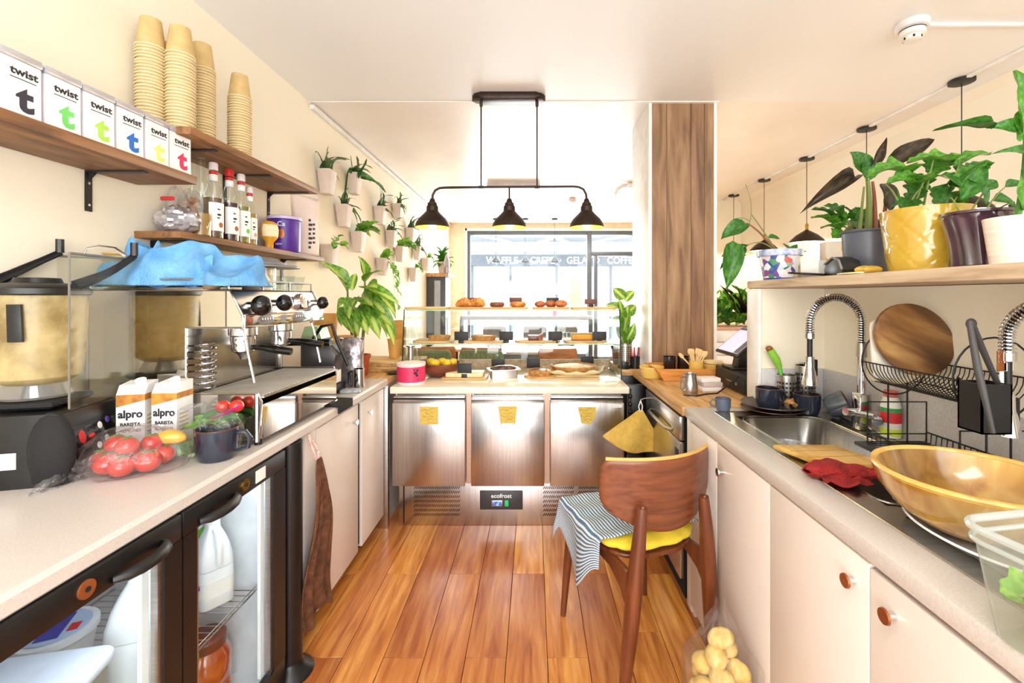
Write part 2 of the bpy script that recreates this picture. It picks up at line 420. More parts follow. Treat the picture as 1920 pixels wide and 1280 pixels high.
# ---------------------------------------------------------------- the room
XL, XR, YB, ZC = -1.44, 2.70, 7.8, 2.59
fl = S(MB().box(-1.6, 2.8, -1.8, 7.9, -.05, -.006).obj('floor', m_joint))
PW = .152
prng = random.Random(3)
for i in range(-8, 19):
    x0 = -.10+PW*i; off = 1.69 if i % 2 else 2.2
    if i == 3: off = 1.82
    y = off-1.02*2
    while y < 7.8:
        y0, y1 = max(y, -.2), min(y+1.02, 7.8)
        if y1 > .6 and y1-y0 > .05:
            z = prng.uniform(-.0008, 0)
            MB().box(.0011, PW-.0011, 0, y1-y0-.002, -.006, z, .0008, 1).obj('plank', m_plank, fl, (x0, y0, 0))
        y += 1.02
S(MB().box(XL-.12, XL, -1.8, YB, 0, ZC).obj('wall_left', m_wall))
S(MB().box(XR, XR+.12, -1.8, YB, 0, ZC).obj('wall_right', m_wall))
m_beige = mat('beige_end_wall_paint', (226,208,178), .75)
mb = MB(); mb.box(XL, -1.17, YB, YB+.15, 0, ZC); mb.box(-1.17, 1.75, YB, YB+.15, 2.47, ZC); mb.box(1.75, XR, YB, YB+.15, 0, ZC)
S(mb.obj('wall_back', m_beige))
S(MB().box(1.45, XR, 5.92, 6.04, 0, ZC).obj('wall_return', m_wall))
S(MB().box(XL, XR+.1, -1.8, 2.92, ZC, ZC+.1).obj('ceiling', m_ceil))
mb = MB(); mb.box(XL, 1.19, 2.92, YB+.1, ZC-.005, ZC+.1); mb.box(1.19, XR+.1, 2.92, YB+.1, ZC, ZC+.1)
S(mb.obj('ceiling_far', m_ceil2))
S(MB().box(XL, XL+.028, 2.93, YB, 2.545, 2.575, .003).obj('trim_1', m_white))
S(MB().box(2.45, 2.475, -.5, YB-1.9, ZC-.016, ZC, .003).obj('trim_2', m_white))
mb = MB(); mb.prism([(XR, ZC), (XR-.045, ZC), (XR, ZC-.05)], -.5, 5.92, 'y')
S(mb.obj('trim_3', m_wall))
S(MB().box(-1.17, -1.13, YB-.03, YB+.02, 0, 2.5, .004).obj('trim_4', m_white))
S(MB().box(-1.2, 1.78, YB-.03, YB+.02, 2.455, 2.5, .004).obj('trim_5', m_white))
# glazed shopfront
m_alu = mat('grey_aluminium_frame', (84,88,94), .4, .3)
wf = S(MB().box(-1.13, -1.08, YB, YB+.07, 0, 2.455, .004).obj('window_1', m_alu))
MB().box(-1.08, .92, YB, YB+.07, 2.39, 2.455, .004).obj('frame_head', m_alu, wf)
MB().box(-1.08, .92, YB, YB+.07, 0, .35, .004).obj('frame_sill', m_alu, wf)
MB().box(.92, 1.0, YB-.01, YB+.08, 0, 2.455, .004).obj('mullion', m_alu, wf)
MB().box(-1.08, .92, YB+.03, YB+.04, .35, 2.39).obj('pane', m_glass, wf)
dr = S(MB().box(1.0, 1.7, YB, YB+.07, 2.03, 2.1, .004).obj('door_1', m_alu))
MB().box(1.0, 1.7, YB, YB+.07, 2.39, 2.455, .004).obj('frame_head', m_alu, dr)
MB().box(1.7, 1.75, YB, YB+.07, 0, 2.455, .004).obj('frame_post', m_alu, dr)
MB().box(1.04, 1.1, YB, YB+.06, 0, 2.03, .004).obj('door_stile', m_alu, dr)
MB().box(1.0, 1.7, YB, YB+.06, 0, .3, .004).obj('door_rail', m_alu, dr)
MB().box(1.0, 1.7, YB+.03, YB+.04, 2.1, 2.39).obj('fanlight_pane', m_glass, dr)
MB().box(1.1, 1.7, YB+.03, YB+.04, .3, 2.03).obj('pane', m_glass, dr)
# column: white shell with a timber faced front
co = S(MB().box(.745, 1.185, 2.955, 3.42, 0, ZC, .002).obj('column', m_white))
for a, b in ((.765, .862), (.862, 1.02), (1.02, 1.105), (1.105, 1.165)): MB().box(a+.0008, b-.0008, 2.943, 2.955, 0, ZC-.004, .001, 1).obj('timber_board', m_col, co)
for x in (.745, 1.165): MB().box(x, x+.02, 2.935, 2.955, 0, ZC-.001, .002).obj('corner_strip', m_white, co)
# partition behind the sink with its return
S(MB().box(1.25, 1.34, -1.0, 2.04, 0, 1.372).obj('wall_partition', m_wall))
S(MB().box(.972, 1.25, 1.955, 2.04, .864, 1.372).obj('wall_partition_return', m_wall))
S(MB().box(.962, .976, 1.945, 2.05, .864, 1.372, .002).obj('trim_6', m_white))
mb = MB(); mb.box(1.236, 1.25, -.9, 1.955, .864, 1.03, .002); mb.box(.976, 1.236, 1.941, 1.955, .864, 1.03, .002)
S(mb.obj('splashback_upstand', m_quartz2))
# street outside
m_pave = mat('pavement', (226,226,228), .8)
S(MB().box(-9, 10, YB+.15, 22, -.1, -.02).obj('street', m_pave))
m_fac = mat('pale_rendered_facade', (236,240,246), .8)
m_facg = mat('grey_fascia', (128,134,144), .6)
m_soff = mat('grey_canopy_soffit', (176,182,192), .7)
sh = T('shop_building', 'pale shop building across the street seen through the front window', 'building', (0, 14, 0))
MB().box(-5, 6, .3, 1, 0, 6).obj('facade', m_fac, sh)
MB().box(-2.0, 5, .12, .3, 2.28, 2.62).obj('fascia', m_facg, sh)
text('WAFFLE  \u00b7  CREPE  \u00b7  GELATO', .3, m_paperw, sh, (0.3, .11, 2.44), (R(90), 0, 0), depth=.01, sx=.9, bold=.008)
text('COFFEE', .3, m_paperw, sh, (2.75, .11, 2.44), (R(90), 0, 0), depth=.01, sx=.9, bold=.008)
MB().box(-2.6, 5, -2.6, .3, 3.05, 3.15).obj('canopy', m_soff, sh)
for x in (-2.2, -.4, 1.5, 3.2):
    m_ = MB(); m_.M = Matrix.Translation((x, -2.5, 3.0)) @ Matrix.Rotation(R(-28 if x < .5 else 28), 4, 'Z'); m_.box(0, .12, 0, 3.0, 0, .05)
    m_.obj('canopy_beam', m_white, sh)
for x in (-1.95, -.75, .7, 2.4): MB().box(x, x+.06, .22, .32, 0, 2.28).obj('shopfront_post', m_facg, sh)
for a, b in ((-1.88, -.76), (-.68, .69), (.77, 2.39)): MB().box(a, b, .27, .29, .3, 2.28).obj('shop_window', m_glass, sh)
# ================================================================ LEFT RUN
wl = MB(); wl.prism([(-1.438, .824), (-.846, .824), (-.84, .83), (-.84, .855), (-.849, .864), (-1.438, .864)], -.6, 2.63, 'y')
tag(wl.obj('worktop', m_quartz), 'long pale speckled worktop along the left wall', 'worktop')
tag(MB().box(-1.438, -.85, 2.66, 3.65, .824, .86, .003).obj('worktop', m_oak), 'wooden worktop by the left wall behind the terracotta plant pot', 'worktop')
bp = T('counter_base', 'cream counter base under the wooden worktop by the left wall', 'counter', (-1.14, 3.15, 0)); 
MB().box(-.28, .27, -.47, .47, 0, .822).obj('body', m_cabd, bp)

# ---- glass-door bottle cooler
m_cglass = clear('cooler_door_glass', (248,252,252), .035)
m_liner = mat('white_cooler_liner', (222,224,228), .45)
m_led = mat('cooler_strip_light', (235,242,255), .4, emit=8)
ck = T('bottle_cooler', 'black under-counter bottle cooler with two glass doors on the left', 'cooler', (0, 0, 0))
Y0, Y1, XF = .60, 1.54, -.86
mb = MB(); mb.box(-1.42, XF, Y0, Y0+.03, .02, .82); mb.box(-1.42, XF, Y1-.03, Y1, .02, .82); mb.box(-1.42, XF, Y0, Y1, .79, .822); mb.box(-1.42, XF, Y0, Y1, .02, .09); mb.box(-1.43, -1.40, Y0, Y1, .02, .82)
mb.obj('body', m_black, ck)
mb = MB(); mb.box(-1.39, XF-.015, Y0+.031, Y0+.04, .09, .79); mb.box(-1.39, XF-.015, Y1-.04, Y1-.031, .09, .79); mb.box(-1.399, -1.385, Y0+.03, Y1-.03, .09, .79); mb.box(-1.39, XF-.015, Y0+.04, Y1-.04, .78, .789); mb.box(-1.39, XF-.015, Y0+.04, Y1-.04, .091, .1)
mb.obj('inner_liner', m_liner, ck)
MB().box(-.90, -.885, Y0+.05, Y1-.05, .765, .778, .003).obj('strip_light', m_led, ck)
for y in (1.488, 1.04): # slotted shelf upright and slots
    u = MB().box(-1.2, -1.175, 1.491, 1.499, .12, .74).obj('shelf_upright', m_steel, ck) if y > 1.2 else None
    if u:
        mm = MB()
        for k in range(24): mm.box(-1.192, -1.183, 1.4895, 1.4915, .16+k*.023, .172+k*.023)
        o = mm.obj('upright_slots', m_dark, u); o['kind'] = 'stuff'
for ya, yb in ((.65, 1.075), (1.09, 1.49)):
    mm = MB(); n = 15
    for k in range(n): y = ya+(yb-ya)*(k+.5)/n; mm.tube([(-.905, y, .386), (-1.37, y, .386)], .0016, 5)
    for x in (-.905, -1.37, -1.14): mm.tube([(x, ya, .382), (x, yb, .382)], .003, 6)
    mm.tube([(-.905, ya, .395), (-.905, yb, .395)], .0022, 6)
    o = mm.obj('wire_shelf', m_steel, ck); o['kind'] = 'stuff'
for ya, yb, hy, ly, sw in ((.64, 1.083, (.905, 1.035), .85, 0), (1.087, 1.535, (1.14, 1.28), 1.32, 1)):
    ga, gb = ya+.045, (1.032 if not sw else 1.468)
    if sw: ga = 1.132
    mb = MB(); x0, x1 = XF, -.836
    mb.box(x0, x1, ya, yb, .763, .822, .003); mb.box(x0, x1, ya, yb, .03, .13, .003); mb.box(x0, x1, ya, ga, .13, .763); mb.box(x0, x1, gb, yb, .13, .763)
    d = mb.obj('door', m_black, ck)
    for a, b in ((ga, ga+.012), (gb-.012, gb)): MB().box(x0+.002, x1-.006, a, b, .13, .763).obj('aluminium_trim', m_steel, d)
    mb = MB()
    mb.box(x0-.012, x0-.002, gb-.03, gb-.012, .13, .763); mb.obj('door_gasket', m_milk, d)
    MB().box(x0+.008, x0+.009, ga, gb, .13, .763).obj('pane', m_cglass, d)
    hp = [(x1, hy[0], .776)]+[(x1+.028*sin(pi*t)**.6, hy[0]+(hy[1]-hy[0])*t, .776+.006*t) for t in (.12, .3, .5, .7, .88)]+[(x1, hy[1], .782)]
    MB().tube(hp, [.008, .012, .013, .013, .013, .012, .008], 10, flat=.8).obj('handle', m_black, d)
    mm = MB(); mm.cyl((x1-.002, ly, .793), (x1+.004, ly, .793), .017, n=20); mm.obj('lock', m_copper if not sw else m_brass, d)
    MB().cyl((x1+.003, ly, .793), (x1+.006, ly, .793), .005).obj('keyhole', m_dark, d)
    if sw: MB().box(x1, x1+.001, 1.37, 1.42, .775, .812).obj('white_sticker', m_paperw, d)
for y in (.86, 1.29):
    l = bpy.data.lights.new('cooler_light', 'AREA'); l.shape = 'RECTANGLE'; l.size = .03; l.size_y = .36; l.energy = .8; l.color = (.9, .95, 1)
    lo = bpy.data.objects.new('cooler_light', l); C.objects.link(lo); lo.location = (-.905, y, .76); lo.rotation_euler = (0, R(-25), 0)
# contents
def milk_jug(name, label, loc, h, r, rz, labelcol=None):
    t = T(name, label, 'bottle', loc, rz, 'milk bottles in the cooler')
    def wob(a, z): return 1-.0*z
    mb = MB(); mb.prism(rrect(-r, r, -r, r, r*.45, 3), 0, h*.45, 'z', .006)
    N = 6
    secs = [(1, .45), (.97, .55), (.82, .68), (.6, .79), (.38, .88), (.36, .93)]
    prev = None
    for f, z in secs:
        ring = [mb._v((x*f, y*f, z*h)) for x, y in rrect(-r, r, -r, r, r*.45, 3)]
        if prev:
            for k in range(len(ring)): mb._f([prev[k], ring[k], ring[(k+1) % len(ring)], prev[(k+1) % len(ring)]])
        prev = ring
    mb._f(prev)
    mb.obj('body', m_milk, t)
    MB().tube(bez((r*.35, 0, h*.86), (r*1.15, 0, h*.86), (r*.95, 0, h*.5), 8), .011, 8).obj('handle', m_milk, t)
    MB().lathe([(r*.38, 0), (r*.42, .002), (r*.42, .02), (r*.36, .022), (0, .022)], 18, (0, 0, h*.93)).obj('cap', m_milk, t)
    return t
tj = milk_jug('milk_bottle', 'plastic milk bottle with a cow label on the cooler shelf', (-1.0, 1.42, .39), .262, .047, R(-35))
lb = MB().prism([(x, y) for x, y in rrect(-.0478, .0478, -.0478, .0478, .021, 3)], .035, .085, 'z').obj('paper_label', m_paperw, tj)
MB().box(-.02, .012, -.049, -.0482, .05, .08).obj('cow_print', m_ink, lb)
m_purp = mat('purple_print', (88,60,150), .5); m_greenp = mat('green_print', (100,200,60), .5); m_mint = mat('mint_sticker', (90,200,150), .5); m_redp = mat('red_print', (206,40,40), .5); m_bluep = mat('blue_print', (52,60,160), .5)
MB().ell((.022, -.049, .075), (.02, .0008, .009)).obj('purple_badge', m_purp, lb)
tj2 = milk_jug('milk_jug', 'large plastic milk jug with a mint green sticker in the cooler', (-.975, 1.135, .39), .285, .062, R(20))
MB().box(.0665, .067, -.03, 0, .06, .1).obj('mint_sticker', m_mint, tj2)
t = T('drink_carton', 'white and green carton at the back of the right cooler door', 'carton', (-1.12, 1.45, .39), R(5))
MB().box(-.04, .04, -.04, .04, 0, .2, .003).obj('body', m_paperw, t); MB().box(-.0405, .0405, -.0405, .0405, .12, .195).obj('green_band', m_greenp, t)
t = T('lidded_box', 'translucent food box with a pale blue lid in the cooler', 'box', (-1.045, .895, .39), R(12))
MB().prism(rrect(-.13, .13, -.1, .1, .03), 0, .15, 'z', .004).obj('body', clear('frosted_box', (225,225,220), .1, body=.5, bodyc=(230,226,214)), t)
m_lidb = mat('pale_blue_lid', (222,230,244), .35)
MB().prism(rrect(-.14, .14, -.11, .11, .035), .15, .168, 'z', .006).obj('lid', m_lidb, t)
t = T('ice_cream_tub', 'round white tub with an oval blue printed lid behind the lidded box', 'tub', (-1.165, 1.11, .39), R(25))
MB().lathe([(0, 0), (.055, 0), (.075, .125), (.08, .127), (.08, .14), (0, .142)], 28).obj('body', mat('white_tub', (238,238,240), .4), t)
MB().lathe([(.05, .1425), (.066, .1425), (.066, .1432), (0, .1434)], 28).obj('printed_lid', mat('light_blue_print', (186,206,236), .4), t)
MB().box(-.022, .022, -.05, .05, .1435, .1442).obj('dark_blue_band', m_bluep, t); MB().box(.03, .05, -.03, 0, .1435, .1442).obj('red_print_patch', m_redp, t)
t = T('honey_jar', 'big jar of amber honey on the cooler floor', 'jar', (-1.0, 1.385, .1))
MB().lathe([(0, 0), (.06, 0), (.068, .01), (.068, .06), (.062, .07), (.068, .08), (.068, .15), (.055, .175), (.052, .18)], 28).obj('body', mat('amber_honey', (206,104,38), .15, coat=1, c2=(170,70,26)), t)
MB().lathe([(.055, .178), (.056, .205), (.05, .21), (0, .21)], 28).obj('lid', mat('brown_lid', (120,56,34), .35), t)
MB().box(-.02, .02, -.058, -.05, .178, .205).obj('green_sticker', m_greenp, t)

# ---- black round pedestal
t = T('pedestal_leg', 'black round support post with a flared disc foot beside the cooler', 'post', (-.868, 1.62, 0))
MB().lathe([(0, 0), (.078, 0), (.08, .006), (.076, .014), (.05, .03), (.042, .05)], 32).obj('disc_foot', m_black, t)
MB().lathe([(.042, .04), (.042, .822), (0, .822)], 32).obj('column', m_black, t)

# ---- left base cabinet
kb = T('base_cabinet', 'cream base cabinet with two doors under the left worktop', 'cabinet', (0, 0, 0))
MB().box(-1.42, -.882, 1.72, 2.62, .1, .822).obj('body', m_cabd, kb)
MB().box(-1.4, -.93, 1.74, 2.62, 0, .1).obj('plinth', m_dark, kb)
MB().box(-.882, -.862, 1.715, 1.80, .09, .815, .002).obj('end_panel', m_cab, kb)
MB().box(-.882, -.874, 2.225, 2.30, .1, .8).obj('gap_strip', m_dark, kb)
def knob(par, p, d, m=m_chrome, mf=None):
    p = Vector(p); d = Vector(d)
    mb = MB(); mb.cyl(p, p+d*.016, .0055, .0045, 12); mb.cyl(p+d*.014, p+d*.019, .009, .014, 16)
    k = mb.obj('knob', m, par)
    MB().cyl(p+d*.019, p+d*.023, .0145, .0135, 20).obj('knob_face', mf or m, k)
for ya, yb, ky in ((1.81, 2.235, 2.17), (2.285, 2.615, 2.36)):
    d = MB().box(-.880, -.860, ya, yb, .085, .812, .002).obj('door', m_cab, kb)
    knob(d, (-.860, ky, .738), (1, 0, 0))
# end filler between cabinet and refrigerated counter
tag(MB().box(-.90, -.84, 2.625, 2.66, 0, .822, .001).obj('filler_panel', m_steel), 'narrow grey filler panel left of the refrigerated counter', 'panel')

def cloth(name, m, f, nu, nv, parent=None, loc=(0,0,0), rot=(0,0,0), th=.003, sub=1):
    return MB().grid(nu, nv, f).obj(name, m, parent, loc, rot, solid=th, sub=sub, smooth=0)
m_btowel = mat('brown_towelling', (128,80,52), .95, c2=(88,54,34), s=30, bump=.9, bs=260)
t = T('hanging_towel', 'brown towel hanging by a pink cord under the left worktop', 'towel', (-.845, 1.76, .79))
def f(u, v):
    wd = (.018+.10*min(1, v*1.5)**.8); s_ = (u-.5)*2
    x = .016+.011*sin(u*19+v*2)*min(1, v*3)+.012*sin(v*5)
    return (x, s_*wd+.03*v*sin(v*7)+.01*sin(u*11), -.075-v*(.62+.02*sin(u*8)))
cloth('towel_cloth', m_btowel, f, 22, 26, t, th=.006)
MB().tube([(0, -.05, .03), (.004, -.04, -.01), (.01, -.02, -.06), (.01, 0, -.09), (.01, .01, -.05), (.004, -.03, 0), (0, -.05, .03)], .005, 8).obj('hanging_cord', mat('pink_white_cord', (214,150,140), .7, c2=(240,230,224), s=200), t)

# ---- refrigerated counter with three doors
fc = T('refrigerated_counter', 'stainless steel three-door refrigerated counter facing the aisle', 'refrigerator', (-.137, 2.66, 0))
W = .683
MB().box(-W+.01, W-.03, .02, .66, .26, .775).obj('body', m_steelh, fc)
bpn = MB().box(-W+.035, W-.03, .0, .64, .0, .262, .002).obj('base_panel', m_steelh, fc)
mm = MB()
for (xa, xb) in ((-.555, -.29), (.2, .375), (.405, .60)):
    for r_ in range(7):
        z = .064+.0262*r_; x = xa
        while x < xb:
            mm.M = Matrix.Translation((x, -.0012, z)) @ Matrix.Rotation(R(32), 4, 'Y')
            mm.box(-.002, .002, 0, .001, -.0085, .0085); x += .0112
o = mm.obj('vent_slots', m_dark, bpn); o['kind'] = 'stuff'
cpn = MB().box(-.175, .075, -.006, 0, .095, .205, .003).obj('control_panel', mat('grey_control_panel', (58,58,60), .4), bpn)
text('ecofrost', .034, m_paperw, cpn, (-.05, -.0068, .175), (R(90), 0, 0), sx=1.05, bold=.0006)
MB().box(-.108, -.042, -.009, -.005, .115, .15, .003).obj('display_bezel', m_steel, cpn)
MB().box(-.1, -.05, -.0105, -.008, .12, .145).obj('display', mat('lit_blue_display', (120,160,240), .4, emit=1.2, c2=(20,20,80), s=60), cpn)
MB().box(-.03, -.008, -.010, -.005, .115, .15, .003).obj('green_switch', mat('lit_green_switch', (30,160,90), .4, emit=.8), cpn)
MB().box(-W+.06, -W+.066, -.002, 0, .01, .26).obj('panel_seam', m_dark, bpn)
m_ylw = mat('yellow_note_paper', (214,184,84), .7, c2=(200,168,70), s=60)
for k, (xa, xb) in enumerate(((-.675, -.255), (-.222, .200), (.234, .660))):
    d = MB().box(xa, xb, -.045, 0, .247, .727, .005).obj('door', m_steelh, fc)
    MB().box(xa+.004, xb-.004, -.032, 0, .726, .762, .002).obj('drawer_lip', m_steelh, fc)
    MB().box(xa+.004, xb-.004, -.04, -.002, .744, .752).obj('handle_channel', m_dark if k != 1 else m_steel, fc)
    nx = ((xa+xb)/2)
    if k == 0: pts = [(-.05, .05), (.055, .05), (.055, -.05), (-.048, -.05)]; nx -= 0.0
    elif k == 1: pts = [(-.055, .052), (.055, .052), (.045, -.04), (.04, -.058), (.035, -.045), (-.03, -.045), (-.036, -.06), (-.042, -.04)]
    else: pts = [(-.05, .048), (.055, .048), (.05, -.01), (.02, -.05), (-.028, -.045)]; nx -= .005
    n = MB().prism([(nx+x, .655+y) for x, y in pts], -.0475, -.045, 'y').obj('paper_note', m_ylw, d)
    for q, (dx, dy, l) in enumerate(((-.04, .028, .07), (-.02, .012, .05), (-.03, -.006, .06), (-.012, -.022, .04))):
        m2 = MB(); m2.tube([(nx+dx+l*t_, -.048, .655+dy+.006*sin(t_*9+q)+(.012 if q == 0 else 0)*t_) for t_ in (0, .15, .3, .45, .6, .75, 1)], .0007, 4)
        m2.obj('ink_line', m_ink, n)
for x in (-.238, .217):
    MB().box(x-.014, x+.014, -.012, .02, .25, .775).obj('centre_post', brushed('reddish_steel', (190,160,140), .3), fc)
MB().box(.59, .645, -.0465, -.045, .70, .718).obj('white_label', m_paperw, fc)
m_top = mat('cream_polished_top', (246,238,218), .12, coat=.4, c2=(240,230,208))
MB().box(-W-.01, W+.01, -.03, .74, .775, .815, .006).obj('worktop', m_top, fc)

# ---- display case on it
gc = T('display_case', 'glass countertop display case holding cakes and pastries', 'display case', (-.137, 3.0, .815))
for n_, (x, s_) in enumerate(((-.70, 1), (.69, -1))):
    MB().prism([(-.12, 0), (.36, 0), (.36, .45), (-.02, .45), (-.06, .44)], x, x+.008, 'x').obj('side_glass', m_glassg, gc)
    MB().tube([(x+.004, -.12, 0), (x+.004, -.06, .44)], .004, 6).obj('edge_strip', m_blackm, gc)
MB().box(-.70, .70, .36, .368, 0, .45).obj('front_glass', m_glassg, gc)
MB().box(-.69, .70, -.05, .36, .430, .438).obj('top_shelf', m_glassg, gc)
MB().box(-.68, .68, 0, .34, .205, .213).obj('middle_shelf', m_glassg, gc)
m_gedge = mat('green_glass_edge', (172,196,150), .15, c2=(150,184,140))
MB().box(-.69, .70, -.0515, -.050, .430, .438).obj('shelf_edge', m_gedge, gc)
MB().box(-.68, .68, -.0015, 0, .205, .213).obj('shelf_edge', m_gedge, gc)
MB().box(-.70, .70, .345, .36, 0, .06).obj('front_rail', m_oakshelf, gc)
m_board = wood('light_serving_board_wood', (170,128,76), (206,168,110), (222,190,136), st=(1.5, 14, 14), rough=.5)
def board(px0, px1, z, Y, label, dep=.2, round_=0, th=.014):
    a, b = A(px0, 0, Y).x, A(px1, 0, Y).x
    c = (a+b)/2; h = (b-a)/2
    m_ = MB(); m_.prism(rrect(-h, h, -dep/2, dep/2, round_ or .02), 0, th, 'z', .002)
    return tag(m_.obj('serving_board', m_board, None, (c, Y, z)), label, 'board')
Zt, Zm, Zb = .815+.4385, .815+.2135, .8155
YT, YM = 3.07, 3.12
for a, b, l in ((765, 843, 'bare wooden board at the left end of the top glass shelf'), (846, 990, 'wooden board under the croissants and doughnuts on the top shelf'), (998, 1066, 'wooden board under the brown pastries on the top shelf'), (1070, 1150, 'empty wooden board at the right end of the top shelf')):
    board(a, b, Zt, YT, l)
for a, b, l in ((778, 852, 'oval board with a spinach quiche at the left of the middle shelf'), (866, 950, 'board with a pale quiche left of centre on the middle shelf'), (966, 1050, 'board with a chocolate cake on the middle shelf'), (1056, 1136, 'rounded board with a yellow loaf at the right of the middle shelf')):
    board(a, b, Zm, YM, l, .22, .06)
m_croi = mat('baked_golden_pastry', (212,146,66), .45, c2=(160,92,34), s=30, bump=.4, bs=60)
m_brn = mat('baked_brown_pastry', (172,98,60), .5, c2=(128,66,38), s=30, bump=.4, bs=60)
m_choc = mat('chocolate_glaze', (120,72,56), .3, c2=(96,54,42), s=20)
def pastry(kind, px, Y, z, wd, label, m, py=None):
    x = A(px, 0, Y).x; h = wd
    mb = MB()
    if kind == 'croissant':
        n = 13; pts = []; rs = []
        for k in range(n):
            a = pi*(.08+.84*k/(n-1)); pts.append((-cos(a)*h*.5, sin(a)*h*.28-.01, .33*h*sin(a)**.5*.9)); rs.append((.06+.24*sin(pi*(k+.5)/n))*h*(1+.13*(k % 2)))
        pts = [(p[0], p[1], r_*.9) for p, r_ in zip(pts, rs)]
        mb.tube(pts, rs, 12)
    elif kind == 'donut':
        mb.tube([(h*.34*cos(2*pi*k/20), h*.34*sin(2*pi*k/20), h*.17) for k in range(20)], h*.17, 10, closed=True)
    else:
        mb.ell((0, 0, h*.26), (h*.5, h*.4, h*.28), 16, 10, lambda a, t_: 1+.06*sin(5*a)+.04*sin(9*t_+a))
    return tag(mb.obj(kind if kind != 'bun' else 'pastry_bun', m, None, (x, Y, z), (0, 0, rnd.uniform(-.5, .5) if kind != 'donut' else 0)), label, 'pastry')
zt = Zt+.014
pastry('croissant', 869, YT-.02, zt, .10, 'left of the two golden croissants on the top shelf', m_croi)
pastry('croissant', 893, YT-.02, zt, .105, 'right of the two golden croissants on the top shelf', m_croi)
pastry('donut', 932, YT-.02, zt, .098, 'chocolate glazed doughnut on the top shelf', m_choc)
pastry('donut', 971, YT-.02, zt, .105, 'golden ring doughnut on the top shelf', m_croi)
pastry('bun', 1013, YT-.03, zt, .075, 'round dark brown pastry leftmost on the right of the top shelf', m_brn)
pastry('bun', 1032, YT+.02, zt, .08, 'brown pastry between two others on the right of the top shelf', m_brn)
pastry('bun', 1052, YT-.03, zt, .085, 'golden brown pastry rightmost of the three buns on the top shelf', mat('baked_bun', (200,124,70), .45, c2=(160,84,44), s=40, bump=.4))
m_card = mat('black_price_card', (34,32,32), .55)
m_cardb = mat('brown_price_card', (98,54,40), .5)
def card(px, py_bot, Y, z, w_, h_, label, m=m_card, up=.02):
    t = T('price_card', label, 'sign', (A(px, 0, Y).x, Y, z), rnd.uniform(-.06, .06), 'price cards in the display case')
    MB().box(-.018, .018, -.012, .012, 0, up, .002).obj('foot', m_blackm, t)
    MB().box(-w_/2, w_/2, -.003, .003, up, up+h_, .001).obj('card', m, t)
for px, l in ((881, 'behind the croissants'), (967, 'behind the golden doughnut'), (1036, 'behind the brown pastries')): card(px, 0, YT+.075, zt, .085, .032, 'small brown price card %s on the top shelf' % l, m_cardb if px != 1036 else m_card, .03)
card(1108, 0, YT+.04, zt, .085, .034, 'brown price card on the right-hand board of the top shelf', m_cardb, .018)
zm = Zm+.014
for px, l in ((865, 'left end'), (949, 'left of centre'), (1041, 'right of centre'), (1124, 'right end')): card(px, 0, YM-.09, Zm, .092, .058, 'black price card at the %s of the middle shelf' % l, m_card, .018)
m_quiche = mat('quiche_filling', (222,190,116), .5, c2=(150,148,70), s=60, bump=.5, bs=80)
m_quiche2 = mat('pale_quiche_filling', (230,210,160), .5, c2=(196,160,90), s=50, bump=.5, bs=80)
m_crust = mat('baked_crust', (206,158,92), .6, c2=(170,116,60), s=40, bump=.5, bs=90)
def quiche(name, px, Y, z, r, label, mfill, h=.035, cat='quiche'):
    t = T(name, label, cat, (A(px, 0, Y).x, Y, z))
    MB().lathe([(0, 0), (r*.88, 0), (r, h), (r*.94, h+.003), (r*.9, h-.006)], 32, wob=lambda a, z_: 1+.02*sin(a*16)).obj('crust', m_crust, t)
    MB().lathe([(r*.92, h-.006), (r*.6, h+.002), (0, h+.005)], 32, wob=lambda a, z_: 1+.02*sin(a*5)).obj('filling', mfill, t)
quiche('spinach_quiche', 824, YM, zm, .078, 'green flecked quiche at the left of the middle shelf', m_quiche, .026)
quiche('pale_quiche', 907, YM, zm, .088, 'pale cheese quiche left of centre on the middle shelf', m_quiche2, .026)
t = T('chocolate_cake', 'chocolate cake on a board in the middle of the middle shelf', 'cake', (A(1004, 0, YM).x, YM, zm))
MB().box(-.05, .02, -.05, .05, 0, .03, .004).obj('cake_block', m_choc, t)
m_ = MB(); m_.M = Matrix.Translation((.035, 0, .02)) @ Matrix.Rotation(R(35), 4, 'Y'); m_.prism([(-.03, -.02), (.03, -.02), (0, .03)], -.04, .04, 'y'); m_.obj('cake_slice', m_brn, t)
t = T('loaf_cake', 'rectangular yellow lemon loaf at the right of the middle shelf', 'cake', (A(1092, 0, YM).x, YM-.02, zm))
MB().box(-.075, .075, -.045, .045, 0, .043, .004).obj('loaf', mat('yellow_sponge', (226,176,42), .6, c2=(206,150,34)), t)
MB().box(-.0765, .0765, -.0465, -.04, -.0, .008).obj('paper_case_front', m_brn, t); MB().box(-.077, .077, -.046, .046, .043, .046, .001).obj('crust', m_brn, t)
t = tag(MB().lathe([(.02, 0), (.028, .002), (.03, .045), (.026, .045), (.024, .006), (0, .004)], 20).obj('glass_tumbler', m_glass, None, (A(1064, 0, YM).x, YM+.05, zm)), 'small clear glass beside the yellow loaf on the middle shelf', 'glass')
